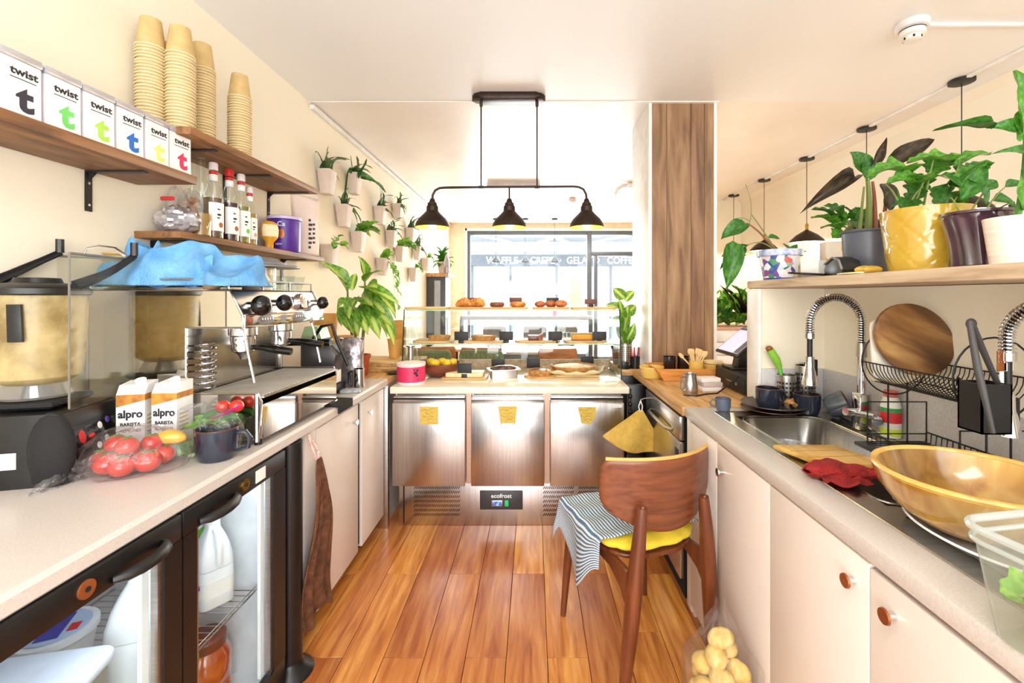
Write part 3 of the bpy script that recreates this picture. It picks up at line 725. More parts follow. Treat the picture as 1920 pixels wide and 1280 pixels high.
# bottom deck of the case
quiche('small_tart', 1014, 2.98, Zb+.012, .088, 'round nut tart on a board on the case floor', mat('tart_nuts', (170,110,66), .4, c2=(110,62,36), s=60, bump=.8, bs=70), .03, 'tart')
tag(MB().lathe([(0, 0), (.11, 0), (.11, .012), (0, .012)], 32).obj('serving_board', m_board, None, (A(1014, 0, 2.98).x, 2.98, Zb)), 'round board under the nut tart', 'board')
quiche('large_quiche', 1075, 3.05, Zb+.022, .15, 'largest quiche, golden topped, at the right of the case floor', m_quiche2, .04)
m_ = MB()
def f(u, v):
    a = u*2*pi; r_ = .155+.05*v+.016*sin(a*7)*v
    return (r_*cos(a), r_*sin(a), .003+.03*v*v+.008*sin(a*11)*v)
m_.grid(40, 3, f, closed_u=True)
tag(m_.obj('baking_paper', mat('baking_paper', (232,214,170), .7), None, (A(1075, 0, 3.05).x, 3.05, Zb+.016), solid=.001), 'crumpled baking paper around the large quiche', 'paper')
tag(MB().box(-.16, .16, -.12, .12, 0, .016, .003).obj('serving_board', m_board, None, (A(1075, 0, 3.05).x, 3.05, Zb)), 'board under the large quiche', 'board')
t = T('loaf_tin', 'metal loaf tin holding a dark glazed cake on the case floor', 'baking tin', (A(944, 0, 2.95).x, 2.95, Zb), R(12))
m_ = MB(); m_.prism(rrect(-.085, .085, -.05, .05, .01), 0, .05); m_.obj('tin', m_steel, t)
m_ = MB(); m_.prism(rrect(-.105, .105, -.062, .062, .012), .05, .056, bev=.002); m_.obj('tin_rim', m_chrome, t)
MB().ell((0, 0, .058), (.088, .05, .02), 20, 10, lambda a, q: 1+.04*sin(7*a)).obj('glazed_cake', mat('dark_glazed_cake', (92,60,58), .25, c2=(66,40,40), s=30, coat=.5), t)
t = T('serving_tray', 'pale rectangular tray with a flat tart on the case floor', 'tray', (A(873, 0, 2.93).x, 2.93, Zb))
MB().prism(rrect(-.145, .145, -.09, .09, .02), 0, .012, bev=.004).obj('tray', m_board, t); MB().prism(rrect(-.12, .12, -.07, .07, .015), .012, .04, bev=.008).obj('flat_tart', mat('pale_tart', (232,216,176), .5, c2=(222,200,150), s=30), t)
m_bowlw = wood('dark_red_wooden_bowl', (88,40,28), (120,62,44), (140,76,54), st=(2, 2, 14), rough=.35)
t = T('wooden_bowl', 'dark wooden bowl of lemons behind the pink tub', 'bowl', (A(827, 0, 3.0).x, 3.0, Zb))
MB().lathe([(0, 0), (.07, 0), (.1, .02), (.128, .06), (.132, .088), (.127, .088), (.12, .06), (.09, .022), (0, .015)], 36).obj('bowl', m_bowlw, t)
m_lemon = mat('lemon_peel', (240,206,48), .45, c2=(228,188,34), bump=.3, bs=120)
for k, (dx, dy) in enumerate(((-.035, -.03), (.045, -.035), (.075, .02), (.0, .045), (-.07, .03))):
    tag(MB().ell((0, 0, 0), (.034, .027, .027), 16, 12).obj('lemon', m_lemon, None, (t.location.x+dx, 3.0+dy, Zb+.085), (0, rnd.uniform(-.3, .3), rnd.uniform(0, 3))), 'yellow lemon in the dark wooden bowl, '+('front left', 'front middle', 'rightmost', 'back middle', 'leftmost')[k], 'lemon', 'lemons in the dark wooden bowl')
for px, Y, l in ((871, 2.87, 'in front of the pale tray'), (934, 3.06, 'behind the metal loaf tin'), (1000, 3.1, 'behind the nut tart'), (1101, 3.21, 'behind the large quiche')):
    card(px, 0, Y, Zb if px != 871 else Zb, .09, .066, 'black price card %s on the case floor' % l, m_card, .035)
# pink tub with canister
m_pink = mat('hot_pink_label', (226,54,104), .45, c2=(214,44,92))
t = T('pink_tub', 'white lidded tub with a hot pink label on the counter corner', 'tub', (A(771, 0, 2.76).x, 2.76, .8152))
MB().lathe([(0, 0), (.08, 0), (.083, .006), (.083, .108), (.086, .11), (.086, .124), (.07, .126), (0, .126)], 36).obj('tub', mat('white_tub_plastic', (238,232,230), .4), t)
lb = MB().lathe([(.0838, .014), (.0838, .104)], 36).obj('pink_label', m_pink, t)
for (a, z, q) in ((R(-58), .07, .012), (R(-50), .085, .008), (R(-52), .055, .009), (R(-63), .088, .006), (R(-48), .03, .005)):
    m_ = MB(); m_.M = Matrix.Rotation(a, 4, 'Z'); m_.ell((.084, 0, z), (.0008, q, q*.8), 8, 6); m_.obj('black_print', m_ink, lb)
t = T('canister', 'tall clear canister with a steel core standing behind the pink tub', 'container', (A(770, 0, 2.9).x, 2.9, .8152))
MB().lathe([(.03, 0), (.042, .002), (.042, .19), (.038, .2), (0, .2)], 24).obj('glass_body', m_glass, t); MB().lathe([(0, .003), (.018, .003), (.018, .2), (.03, .205), (.03, .212), (0, .212)], 20).obj('steel_core', m_steel, t)
t = T('swing_top_bottle', 'clear glass water bottle beside the display case', 'bottle', (A(768, 0, 3.32).x, 3.32, .815))
MB().lathe([(0, 0), (.045, .002), (.047, .02), (.047, .24), (.035, .3), (.016, .34), (.015, .38)], 24).obj('glass_body', m_glass, t); MB().lathe([(.017, .38), (.018, .39), (.014, .41), (0, .412)], 16).obj('stopper', m_steel, t)
# ================================================================ ON THE LEFT WORKTOP
ZW = .864
# ---- blender with a clear sound hood
bl = T('blender', 'black countertop blender with a smeared clear jug and raised clear hood', 'blender', (-1.325, 1.24, ZW), R(15))
m_ = MB(); m_.prism([(-.13, 0), (.12, 0), (.135, .03), (.12, .12), (.10, .175), (-.13, .18)], -.105, .105, 'x', .012)
m_.b.transform(Matrix.Rotation(R(-0), 4, 'Z')); m_.obj('motor_base', m_black, bl)
m_ = MB(); m_.ell((.085, -.12, .085), (.048, .032, .1), 18, 12); m_.box(.045, .125, -.135, -.09, 0, .09, .015); m_.obj('front_foot', m_rubber, bl)
pn = MB(); pn.M = Matrix.Translation((.108, .0, .09)) @ Matrix.Rotation(R(-12), 4, 'Y'); pn.box(-.004, .004, -.085, .115, -.055, .06, .004)
pn = pn.obj('control_panel', mat('glossy_black_panel', (12,12,14), .12), bl)
def ppt(y, z, ry, rz, m, nm):
    q = MB(); q.M = Matrix.Translation((.108, 0, .09)) @ Matrix.Rotation(R(-12), 4, 'Y'); q.ell((.0048, y, z), (.0015, ry, rz), 12, 6); q.obj(nm, m, pn)
ppt(-.055, .01, .014, .018, m_redp, 'red_print_mark'); ppt(-.02, .004, .014, .006, m_redp, 'red_print_bar')
for y, z in ((.02, .022), (.0, -.03), (.035, -.02), (.055, .03)): ppt(y, z, .010, .010, m_paperw if y != .055 else m_purp, 'touch_button')
MB().box(-.06, .02, -.132, -.1301, .05, .09).obj('rating_label', m_paperw, bl)
m_smooth = clear('smeared_jug_plastic', (236,226,196), .14, body=.42, bodyc=(240,226,178), rough=.2, crinkle=.1, cs=9, dist=.2)
jx = -.02
jg = MB().lathe([(.062, .245), (.085, .262), (.092, .32), (.099, .47), (.1, .485)], 32, (jx, 0, 0)).obj('jug', m_smooth, bl, solid=.004)
MB().lathe([(.0, .205), (.07, .205), (.075, .212), (.06, .247), (0, .247)], 32, (jx, 0, 0)).obj('jug_base', clear('clear_jug_base', (230,226,220), .3, body=.25), bl)
MB().lathe([(.03, .18), (.035, .2), (.02, .25), (0, .25)], 16, (jx, 0, 0)).obj('drive_socket', m_black, bl)
m_ = MB()
for k in range(7):
    a = R(70+k*12); 
m_.prism([(-.016, .36), (.016, .36), (.012, .455), (-.018, .455)], -.106, -.097, 'y', .003); m_.obj('jug_handle', m_black, bl)
MB().lathe([(0, .205), (.11, .2), (.115, .19), (.1, .182), (0, .18)], 4, (jx, 0, 0), a0=R(45), a1=R(405)).obj('jug_cushion', m_rubber, bl)
MB().lathe([(.102, .478), (.108, .482), (.108, .496), (.09, .508), (.05, .512), (.045, .525), (0, .527)], 32, (jx, 0, 0)).obj('lid', m_black, bl)
hd = MB()
hd.box(-.15, -.146, -.10, .16, .185, .60); hd.box(.118, .122, -.12, .16, .185, .585); hd.box(-.15, .122, .158, .162, .185, .60)
hd = hd.obj('clear_hood', m_acryl, bl)
m_ = MB(); m_.tube([(-.15, -.10, .60), (-.15, .16, .60), (.12, .16, .59), (.12, -.12, .585)], .0035, 6); m_.tube([(.12, -.12, .585), (.12, -.12, .19)], .0025, 6); m_.obj('hood_rim', mat('smoked_edge', (120,116,108), .3), hd)
for a, b, c_ in (((.075, -.02, .505), (.12, .05, .54), (.135, .13, .60)), ((-.12, -.02, .50), (-.09, .05, .55), (-.05, .13, .605))):
    p = bez(a, b, c_, 8); m_ = MB(); m_.tube(p, [.016, .016, .015, .013, .012, .011, .010, .010, .010], 8, flat=.6); m_.tube([p[-1], Vector(p[-1])+Vector((0, .0, .04))], .010, 8); m_.obj('hood_arm', m_black, bl)
MB().tube([(-.01, .158, .60), (.0, .158, .622), (.03, .158, .63), (.07, .158, .625), (.1, .158, .60)], .005, 8, flat=.5).obj('hood_handle', m_steel, bl)

# ---- milk cartons
def carton(name, label, loc, rz, fronttext=True):
    t = T(name, label, 'carton', loc, rz, 'almond milk cartons')
    m_ = MB(); m_.box(-.036, .036, -.036, .036, 0, .185); 
    v = [m_._v((x, y, .185)) for x, y in ((-.036,-.036),(.036,-.036),(.036,.036),(-.036,.036))]
    w_ = [m_._v((-.036, -.02, .212)), m_._v((.036, -.02, .212)), m_._v((.036, .036, .218)), m_._v((-.036, .036, .218))]
    for k in range(4): m_._f([v[k], v[(k+1) % 4], w_[(k+1) % 4], w_[k]])
    m_._f(w_); m_.obj('body', m_paperw, t)
    m_gold = mats.get('gold') or mats.setdefault('gold', mat('golden_almond_print', (206,144,56), .5, c2=(164,100,40), s=40))
    MB().prism([(-.0362, .15), (.0362, .168), (.0362, .186), (-.0362, .186)], -.0366, .0366, 'y').obj('gold_band', m_gold, t)
    m_ = MB(); m_.prism([(-.0362, 0), (.0362, 0), (.0362, .038), (.01, .05), (-.015, .042), (-.0362, .052)], -.0367, -.0362, 'y'); m_.prism([(-.0362, 0), (.0362, 0), (.0362, .03), (-.0362, .04)], .0362, .0367, 'x'); 
    o = m_.obj('almond_print', mats.setdefault('nut', mats.get('nut') or mat('almond_print', (190,150,96), .6, c2=(110,70,40), s=60)), t); o['kind'] = 'stuff'
    MB().cyl((.012, .0, .2), (.012, -.01, .226), .014, n=16).obj('cap', m_paperw, t)
    text('alpro', .031, m_ink, t, (0, -.0368, .128), (R(90), 0, 0), sx=.95, bold=.001)
    text('BARISTA', .0135, m_ink, t, (0, -.0368, .098), (R(90), 0, 0), sx=1, bold=.0004)
    text('ALMOND', .0125, m_copper, t, (0, -.0368, .08), (R(90), 0, 0), sx=1)
    m_ = MB()
    for k in range(5): m_.box(.0366, .0368, -.026, .01+.004*(k % 3), .07+k*.012, .075+k*.012)
    o = m_.obj('side_print', m_kraft, t); o['kind'] = 'stuff'
    return t
mats = {}
carton('milk_carton', 'almond milk carton in front of the espresso machine, nearer the blender', (-1.195, 1.375, ZW), R(14))
carton('milk_carton', 'almond milk carton squeezed between its twin and the espresso machine', (-1.105, 1.395, ZW), R(4))

# ---- espresso machine: C-shaped side panels, polished
em = T('espresso_machine', 'polished two-group espresso machine with cups and a blue cloth on top', 'coffee machine', (-1.15, 1.45, ZW))
# local x: -.28 (wall) .. +.28 (aisle); y 0..0.56; z 0..0.5
mw = [( -.27, .02), (.275, .02), (.285, .14), (.275, .165), (.045, .165), (.045, .375), (.225, .375), (.225, .415), (.185, .495), (-.27, .495)]
for y, nm in ((0, 'side_panel'), (.548, 'side_panel')):
    MB().prism(mw, y, y+.006, 'y').obj(nm, m_mirror, em)
    o = MB(); pts = [(x, y-.002, z) for x, z in mw]; o.tube(pts, .004, 6, closed=True); o.obj('panel_edge', m_steel, em)
MB().box(-.26, .035, .006, .548, .03, .49).obj('boiler_body', mat('steel_body', (176,172,166), .16, 1, c2=(150,146,140), s=6), em)
MB().prism([(.035, .38), (.222, .38), (.222, .414), (.182, .492), (.035, .492)], .006, .548, 'y').obj('head_housing', m_steel, em)
fp = MB().box(.2225, .2285, .006, .55, .372, .418, .002).obj('front_panel', m_chrome, em)
m_oval = mat('grey_button_pad', (120,122,126), .4)
for y in (.12, .34):
    q = MB(); q.ell((.229, y, .395), (.004, .05, .019), 24, 8); q = q.obj('button_pad', m_oval, fp)
    for k in range(5): MB().ell((.2335, y-.03+.015*k, .397), (.0015, .0045, .006), 10, 6).obj('button', m_steel, q)
MB().box(.2285, .2305, .215, .245, .385, .407).obj('display', m_oval, fp); MB().ell((.229, .03, .397), (.0012, .006, .006), 12, 6).obj('red_badge', m_redp, fp)
MB().box(.2285, .2292, .02, .54, .411, .414).obj('copper_line', m_copper, fp)
m_gbl = mat('glossy_black', (16,15,15), .1)
for y, z, r_ in ((.06, .445, .034), (.2, .452, .03), (.5, .448, .026)):
    m_ = MB(); m_.cyl((.195, y, z), (.235, y, z), .012); m_.obj('knob_shaft', m_chrome, em)
    MB().ell((.248, y, z), (r_*.9, r_, r_), 20, 14).obj('steam_knob', m_gbl, em)
m_ = MB(); m_.lathe([(.026, 0), (.032, .004), (.032, .03), (.02, .032), (0, .032)], 24); m_.b.transform(Matrix.Translation((.2, .38, .452)) @ Matrix.Rotation(R(80), 4, 'Y')); m_.obj('pressure_gauge', m_chrome, em)
m_ = MB(); m_.box(.035, .285, .006, .548, .02, .13); m_.obj('tray_housing', m_mirror, em)
tr = MB().box(.05, .29, .004, .552, .150, .156, .001).obj('drip_tray_rim', m_steel, em)
m_ = MB()
for k in range(34): y = .016+k*.0158; m_.box(.055, .282, y, y+.005, .156, .161)
o = m_.obj('drip_grille', mat('pale_grille_steel', (214,208,198), .4, .7), em); o['kind'] = 'stuff'
for y in (.15, .39):
    g = MB().lathe([(.0, .378), (.045, .378), (.045, .34), (.038, .335), (.038, .31), (.0, .31)], 24, (.13, y, 0)).obj('group_head', m_chrome, em)
    MB().lathe([(.0, .31), (.036, .31), (.036, .285), (.02, .275), (.01, .255), (0, .255)], 20, (.13, y, 0)).obj('portafilter', m_chrome, g)
    MB().tube([(.165, y, .297), (.2, y, .295), (.24, y+.004, .288), (.295, y+.008, .28)], [.009, .011, .015, .013], 12).obj('portafilter_handle', m_gbl, g)
for y in (.045, .51):
    MB().tube([(.19, y, .376), (.205, y, .33), (.215, y+.01, .25), (.225, y+.015, .19)], .005, 8).obj('steam_wand', m_chrome, em)
m_ = MB()
for k in range(7): m_.tube([(.07+.0*k, .03, .176+k*.021+.0)]+[(.07+.028*cos(a), .05+.028*sin(a), .176+k*.021+.02*a/6.3) for a in [j*.7 for j in range(10)]], .003, 6)
o = m_.obj('coiled_spring', m_chrome, em); o['kind'] = 'stuff'
for x, y in ((.265, .015), (.265, .535), (-.25, .015), (-.25, .535)): MB().cyl((x, y, 0), (x, y, .022), .012).obj('foot', m_black, em)
m_ = MB().tube([(.27, .0, .012), (.27, 0, .165)], .008, 8).obj('corner_post', m_steel, em)
# cup rail on top
MB().box(-.27, .18, .0, .552, .493, .498, .002).obj('cup_tray', m_blackm, em)
m_ = MB(); m_.tube([(-.265, .004, .53), (.175, .004, .53), (.175, .548, .53), (-.265, .548, .53)], .0035, 6, closed=True)
for x, y in ((-.265, .004), (.175, .004), (.175, .19), (.175, .37), (.175, .548), (-.265, .548)): m_.tube([(x, y, .496), (x, y, .53)], .004, 6)
m_.obj('cup_rail', m_steel, em)
# things on top of the machine
ZT = ZW+.499
m_cupc = mat('cream_glazed_cup', (232,214,186), .3, coat=.3)
tag(MB().lathe([(.0, 0), (.028, 0), (.045, .03), (.05, .062), (.047, .062), (.04, .03), (0, .008)], 24).obj('ceramic_cup', m_cupc, None, (-1.03, 1.70, ZT), (R(180), 0, 0)), 'upturned cream cup on the espresso machine beside the glass', 'cup').location.z = ZT+.062
tag(MB().lathe([(.0, 0), (.026, 0), (.036, .075), (.034, .075), (.024, .006), (0, .004)], 24).obj('drinking_glass', m_glass, None, (-1.075, 1.585, ZT)), 'small clear glass on top of the espresso machine beside the blue cloth', 'glass')
m_cupt = mat('tan_glazed_cup', (214,166,110), .4)
tag(MB().lathe([(.0, 0), (.022, 0), (.034, .03), (.036, .05), (.033, .05), (.03, .03), (0, .006)], 24).obj('ceramic_cup', m_cupt, None, (-1.06, 1.50, ZT)), 'small tan cup on the espresso machine at the cloth edge', 'cup')
for k in range(3):
    tag(MB().lathe([(.0, 0), (.026, 0), (.04, .06), (.038, .06), (.024, .006), (0, .004)], 20).obj('drinking_glass', m_glass, None, (-1.03+.0*k, 1.80+k*.083, ZT)), 'clear glass on the aisle edge of the espresso machine top, %s behind the cream cup' % ('nearest', 'second', 'furthest')[k], 'glass')
m_lidg = mat('grey_plastic_lid', (132,130,134), .4)
t = T('upturned_lids', 'stack of wide grey lids on posts at the far end of the espresso machine', 'lid', (-1.13, 1.90, ZT))
MB().lathe([(0, .11), (.13, .105), (.14, .1), (.14, .095), (.0, .093)], 32).obj('wide_lid', m_lidg, t); MB().lathe([(0, .14), (.04, .137), (.09, .113), (.09, .108), (0, .106)], 32).obj('top_lid', m_lidg, t)
MB().cyl((0, 0, 0), (0, 0, .1), .05).obj('holder', m_steel, t)
# stack of paper cups at the wall end, on top of the machine
def cupmesh(r, h, name='paper_cup'):
    m_ = MB(); m_.lathe([(0, .004), (r*.68, .003), (r*.70, 0), (r*.71, .002), (r*.97, h-.006)], 24)
    m_.mi = 1; m_.lathe([(r*.97, h-.0045), (r*1.04, h-.0035), (r*1.04, h), (r*.98, h+.001), (r*.95, h-.004), (r*.70, .008), (0, .007)], 24)
    return m_.me(name, [m_kraft, m_rim], 60)
cm = cupmesh(.045, .105)
def cupstack(x, y, z, n, pitch, lab, grp, me=cm, h=.105, up=False):
    for k in range(n):
        o = link('paper_cup', me, None, (x+rnd.uniform(-.0006, .0006), y+rnd.uniform(-.0006, .0006), z+k*pitch+(h if not up else 0)), (0 if up else pi, 0, rnd.uniform(0, 6)))
        l = ('topmost cup, side showing, in ' if k == n-1 else 'one ring of ')+lab
        if k == 0: l = 'bottom cup of '+lab
        tag(o, 'kraft '+l if k == n-1 else 'paper cup, '+l, 'cup', grp)
lidme = MB().lathe([(0, .001), (.040, .001), (.042, .004), (.046, .005), (.046, .010), (.042, .0105), (0, .010)], 24).me('cup_lid', m_kraft)
for k in range(11):
    tag(link('cup_lid', lidme, None, (-1.375+rnd.uniform(-.001, .001), 1.515, ZT+.002+k*.0108)), 'kraft card lid, %s of the short stack behind the blue cloth' % ('bottom' if not k else 'top' if k == 10 else 'one'), 'lid', 'card lids behind the blue cloth')
m_blue = mat('blue_microfibre_cloth', (120,176,222), .95, c2=(84,146,200), s=14, bump=.5, bs=220)
t = T('blue_cloth', 'crumpled light blue cloth heaped on the espresso machine', 'cloth', (-1.17, 1.56, ZT+.03))
def f(u, v):
    x = (u-.5)*.50; y = (v-.5)*.26; e = max(0, 1-(abs(u-.5)*2)**4)*max(0, 1-(abs(v-.5)*2)**3)
    z = .070+.024*sin(x*15+1.2)+.045*(1-abs(sin(x*13+y*17+.6)))**1.6-.02+.030*(1-abs(sin(x*9-y*21+2)))**2+.016*(1-abs(sin(y*34+x*22)))**1.5+.004*sin(x*70+y*40)
    return (x+.03*sin(y*22+1)+.014*sin(x*40+y*20), y+.035*sin(x*19)+.012*sin(x*47), max(-.022, z*e**.4-.022*(1-e)))
m_ = MB(); m_.grid(64, 34, f); m_.obj('heaped_cloth', m_blue, t, solid=.004, sub=1)
def f(u, v): return (-.13+.24*u, -.075+.03*v-.01*sin(u*9), -.018+.10*v**2+.010*sin(u*14+v*6))
m_ = MB(); m_.grid(24, 8, f); m_.obj('trailing_fold', m_blue, t, solid=.004, sub=1)
def f(u, v):
    a = u*2*pi; return (-.14+.055*cos(a)*(1-.3*v), -.03+.06*sin(a)*(1-.2*v), .03+.09*v*(1+.2*sin(3*a))+.008*sin(a*7))
m_ = MB(); m_.grid(24, 8, f, closed_u=True); m_.obj('cloth_loop', m_blue, t, solid=.005, sub=1)

# ---- tomatoes, peppers, lettuce in bags
m_tom = mat('tomato_skin', (212,52,30), .2, c2=(190,34,22), coat=.6, s=6); m_pep = mat('yellow_pepper_skin', (244,178,24), .25, coat=.5); m_cuc = mat('cucumber_skin', (58,112,44), .4, c2=(36,84,32), s=60)
base = onz(245, 870, ZW)
b_ = Vector((-1.095, 1.24, ZW))
labs = ['tomato at the blender side of the bag of tomatoes']
for k, (dx, dy, dz, r_) in enumerate(((-.09, .0, 0, .03), (-.04, -.03, 0, .032), (.015, -.045, 0, .03), (.06, -.01, 0, .031), (-.06, .055, 0, .031), (0, .02, 0, .03), (.05, .05, 0, .029), (-.055, .01, .042, .028), (.0, -.012, .045, .027), (.03, .035, .04, .026))):
    t = T('tomato', 'red tomato in the clear bag next to the blender', 'tomato', (b_.x+dx*.9, b_.y+dy, ZW+.002+dz+r_*.9), rnd.uniform(0, 3), 'tomatoes in the clear bag')
    MB().ell((0, 0, 0), (r_, r_, r_*.88), 18, 12, lambda a, q: 1+.03*cos(5*a)*sin(q)).obj('fruit', m_tom, t)
    m_ = MB()
    for j in range(5): a = j*1.257; m_.tube([(0, 0, r_*.86), (r_*.35*cos(a), r_*.35*sin(a), r_*.9), (r_*.6*cos(a), r_*.6*sin(a), r_*.78)], [.002, .002, .0006], 4)
    m_.obj('calyx', m_lf, t)
tag(MB().ell((0, 0, 0), (.038, .022, .02), 16, 12, lambda a, q: 1+.06*cos(3*a)).obj('yellow_pepper', m_pep, None, (-1.035, 1.30, ZW+.075), (0, .1, .2)), 'yellow pepper piece on top of the bagged tomatoes', 'pepper')
def bagshape(name, label, loc, sx, sy, sz, seed, m=m_bag, cat='bag', neck=None):
    rg = random.Random(seed); ph = [rg.uniform(0, 6) for _ in range(6)]
    def f(u, v):
        a = u*2*pi; t_ = pi*v
        q = 1+.07*sin(3*a+ph[0])+.05*sin(7*a+ph[1]+v*4)+.03*sin(13*a+ph[2]+v*9)+.03*sin(21*a+v*17)
        z = cos(t_)*sz
        if neck and v < .3: q *= .35+v*2.2
        return (sx*q*sin(t_*.96+.06)*cos(a), sy*q*sin(t_*.96+.06)*sin(a), max(-sz*.72, z*(1+.08*sin(4*a+ph[3]))))
    m_ = MB(); m_.grid(40, 20, f, closed_u=True)
    o = m_.obj(name, m, None, (loc[0], loc[1], loc[2]+sz*.73), smooth=0); return tag(o, label, cat)
bagshape('tomato_bag', 'crumpled clear bag of tomatoes beside the blender', (-1.09, 1.245, ZW), .135, .1, .068, 1)
m_ = MB()
def f(u, v):
    return (-.11+.06*u*(1-.5*v)+.01*sin(v*20), -.03+.11*u-.06*v, .004+.05*(1-v)*sin(pi*u)**.5+.008*sin(u*23+v*11))
m_.grid(16, 14, f); tag(m_.obj('plastic_bag', m_bag, None, (-1.09, 1.16, ZW), smooth=0), 'empty end of clear plastic bag trailing by the blender foot', 'bag')
# lettuce and veg
def lettuce(name, label, loc, s, seed, n=9, m=None, flat=.7):
    rg = random.Random(seed); t = T(name, label, 'lettuce', loc)
    for k in range(n):
        a = k*2.4+rg.uniform(-.3, .3); e = rg.uniform(.15, 1.1)
        d = Vector((cos(a)*cos(e), sin(a)*cos(e), sin(e)*flat))
        L = s*rg.uniform(.8, 1.1); bs = Vector(loc)+Vector((0, 0, s*.12))
        leaf(t, m or m_lfb, bs, bs+d*L, L*.75, 'lobe', rg.choice((.5, .9)), (0, 0, 1), roll=rg.uniform(-.5, .5))
    MB().ell((0, 0, s*.12), (s*.16, s*.16, s*.12), 10, 8).obj('stem_base', mat(name+'_rib', (226,236,196), .5), t)
    return t
lettuce('lettuce', 'pale green lettuce leaves between the tomato bag and the black mug', (-1.01, 1.345, ZW), .07, 4, 12)
lettuce('lettuce', 'green lettuce heap in the clear bag against the espresso machine', (-.985, 1.39, ZW+.05), .085, 9, 14, m_lfb)
tag(MB().tube([(-.06, 0, 0), (-.03, 0, .004), (.03, 0, .004), (.06, 0, 0)], [.014, .019, .019, .012], 14).obj('cucumber', m_cuc, None, (-.97, 1.41, ZW+.098), (0, 0, .1)), 'dark green cucumber on top of the bagged vegetables', 'cucumber')
for k, (dx, dy) in enumerate(((0, 0), (.04, .004))):
    tag(MB().ell((0, 0, 0), (.021, .021, .019), 14, 10).obj('cherry_tomato', m_tom, None, (-.965+dx, 1.415+dy, ZW+.133), (0, 0, 0)), 'small tomato %s on the bagged vegetables by the espresso machine' % ('left of its twin', 'right of its twin')[k], 'tomato')
bagshape('vegetable_bag', 'clear bag of green vegetables against the espresso machine', (-1.0, 1.385, ZW), .115, .055, .085, 5)
m_mag = mat('magenta_ribbon', (206,40,130), .5)
tag(MB().tube([(-.05, .0, 0), (0, -.002, .02), (.05, 0, .045)], .005, 6, flat=.3).obj('ribbon', m_mag, None, (-.935, 1.375, ZW+.1)), 'magenta tie lying on the vegetables behind the black mug', 'ribbon')
m_navy = mat('dark_navy_glaze', (40,46,62), .2, c2=(24,28,40), s=8, coat=.6); m_navyr = mat('brown_glaze_rim', (88,50,40), .3)
def mug(name, label, loc, r, h, rz, mo=None, grp=None, handle=True, rot=None):
    t = T(name, label, 'mug', loc, rz, grp)
    if rot: t.rotation_euler = rot
    mo = mo or m_navy
    MB().lathe([(0, 0), (r*.72, 0), (r*.8, h*.03), (r*.97, h*.35), (r, h*.97), (r*.93, h*.97), (r*.9, h*.4), (r*.6, h*.1), (0, h*.08)], 32).obj('body', mo, t)
    MB().tube([(r*.965*cos(a), r*.965*sin(a), h*.975) for a in [2*pi*k/32 for k in range(32)]], r*.045, 6, closed=True).obj('rim', m_navyr, t)
    if handle: MB().tube([(r*.95, 0, h*.8), (r*1.35, 0, h*.82), (r*1.6, 0, h*.6), (r*1.5, 0, h*.32), (r*.95, 0, h*.22)], r*.11, 8, flat=1.3).obj('handle', mo, t)
    return t
mug('mug', 'dark navy mug standing alone on the left worktop', (-.928, 1.335, ZW), .056, .092, R(10))

# ---- grinder, tampers, bag, boards, cups beyond the machine
gr = T('coffee_grinder', 'grey and black coffee grinder with a long handle beyond the espresso machine', 'grinder', (-1.04, 2.19, ZW))
MB().box(-.09, .09, -.09, .12, 0, .05, .01).obj('base', m_black, gr)
MB().box(-.085, .03, .0, .12, .05, .27, .012).obj('body', mat('grey_cast_body', (120,116,114), .3, .6), gr)
MB().prism([(-.05, .14), (.10, .12), (.115, .2), (.08, .245), (-.05, .25)], -.06, .05, 'y', .01).obj('dosing_head', mat('dark_grey_head', (74,72,74), .35, .4), gr)
MB().tube([(-.13, -.08, .258), (-.03, -.08, .262), (.10, -.08, .262)], [.014, .016, .017], 12).obj('handle', m_gbl, gr)
MB().tube([(-.02, .0, .27), (.02, .0, .33), (.07, 0, .34), (.1, 0, .25), (.15, 0, .14)], .008, 8).obj('black_lever', m_blackm, gr)
MB().box(.03, .1, -.05, .04, .06, .13, .004).obj('white_block', m_paperw, gr)
MB().prism([(-.08, .27), (.02, .27), (.0, .33), (-.06, .33)], -.0, .1, 'y').obj('hopper', m_gedge, gr)
t = T('tamping_mat', 'black tamping mat hanging over the worktop edge', 'mat', (-.90, 2.02, ZW))
MB().prism([(-.09, -.075), (.062, -.075), (.062, .08), (-.07, .10)], .0005, .008, bev=.002).obj('mat', m_rubber, t)
MB().box(.0625, .068, -.07, .08, -.03, .008, .002).obj('mat_lip', m_rubber, t)
m_twood = mat('turned_oak_handle', (176,116,58), .35, c2=(150,92,44), s=30, coat=.3)
for (x, y, l, s_) in ((-.965, 2.06, 'smaller wooden-handled tamper on the black mat', .88), (-.89, 2.0, 'larger wooden-handled tamper on the black mat', 1)):
    t = T('tamper', l, 'tamper', (x, y, ZW+.0085)); t.scale = (s_,)*3
    MB().lathe([(0, 0), (.029, 0), (.029, .01), (.02, .016), (.012, .024), (.011, .03), (0, .03)], 24).obj('steel_base', m_chrome, t)
    MB().lathe([(.011, .03), (.013, .05), (.021, .08), (.022, .095), (.015, .107), (0, .109)], 24).obj('handle', m_twood, t)
tag(MB().lathe([(0, 0), (.026, 0), (.027, .022), (.024, .024), (0, .02)], 24).obj('steel_tamper_ring', m_steel, None, (-.985, 1.98, ZW+.009)), 'small steel dosing cup at the near end of the tamping mat', 'cup')
m_foil = mat('silver_foil_bag', (196,190,192), .22, .75, c2=(150,140,146), s=10, bump=.9, bs=14)
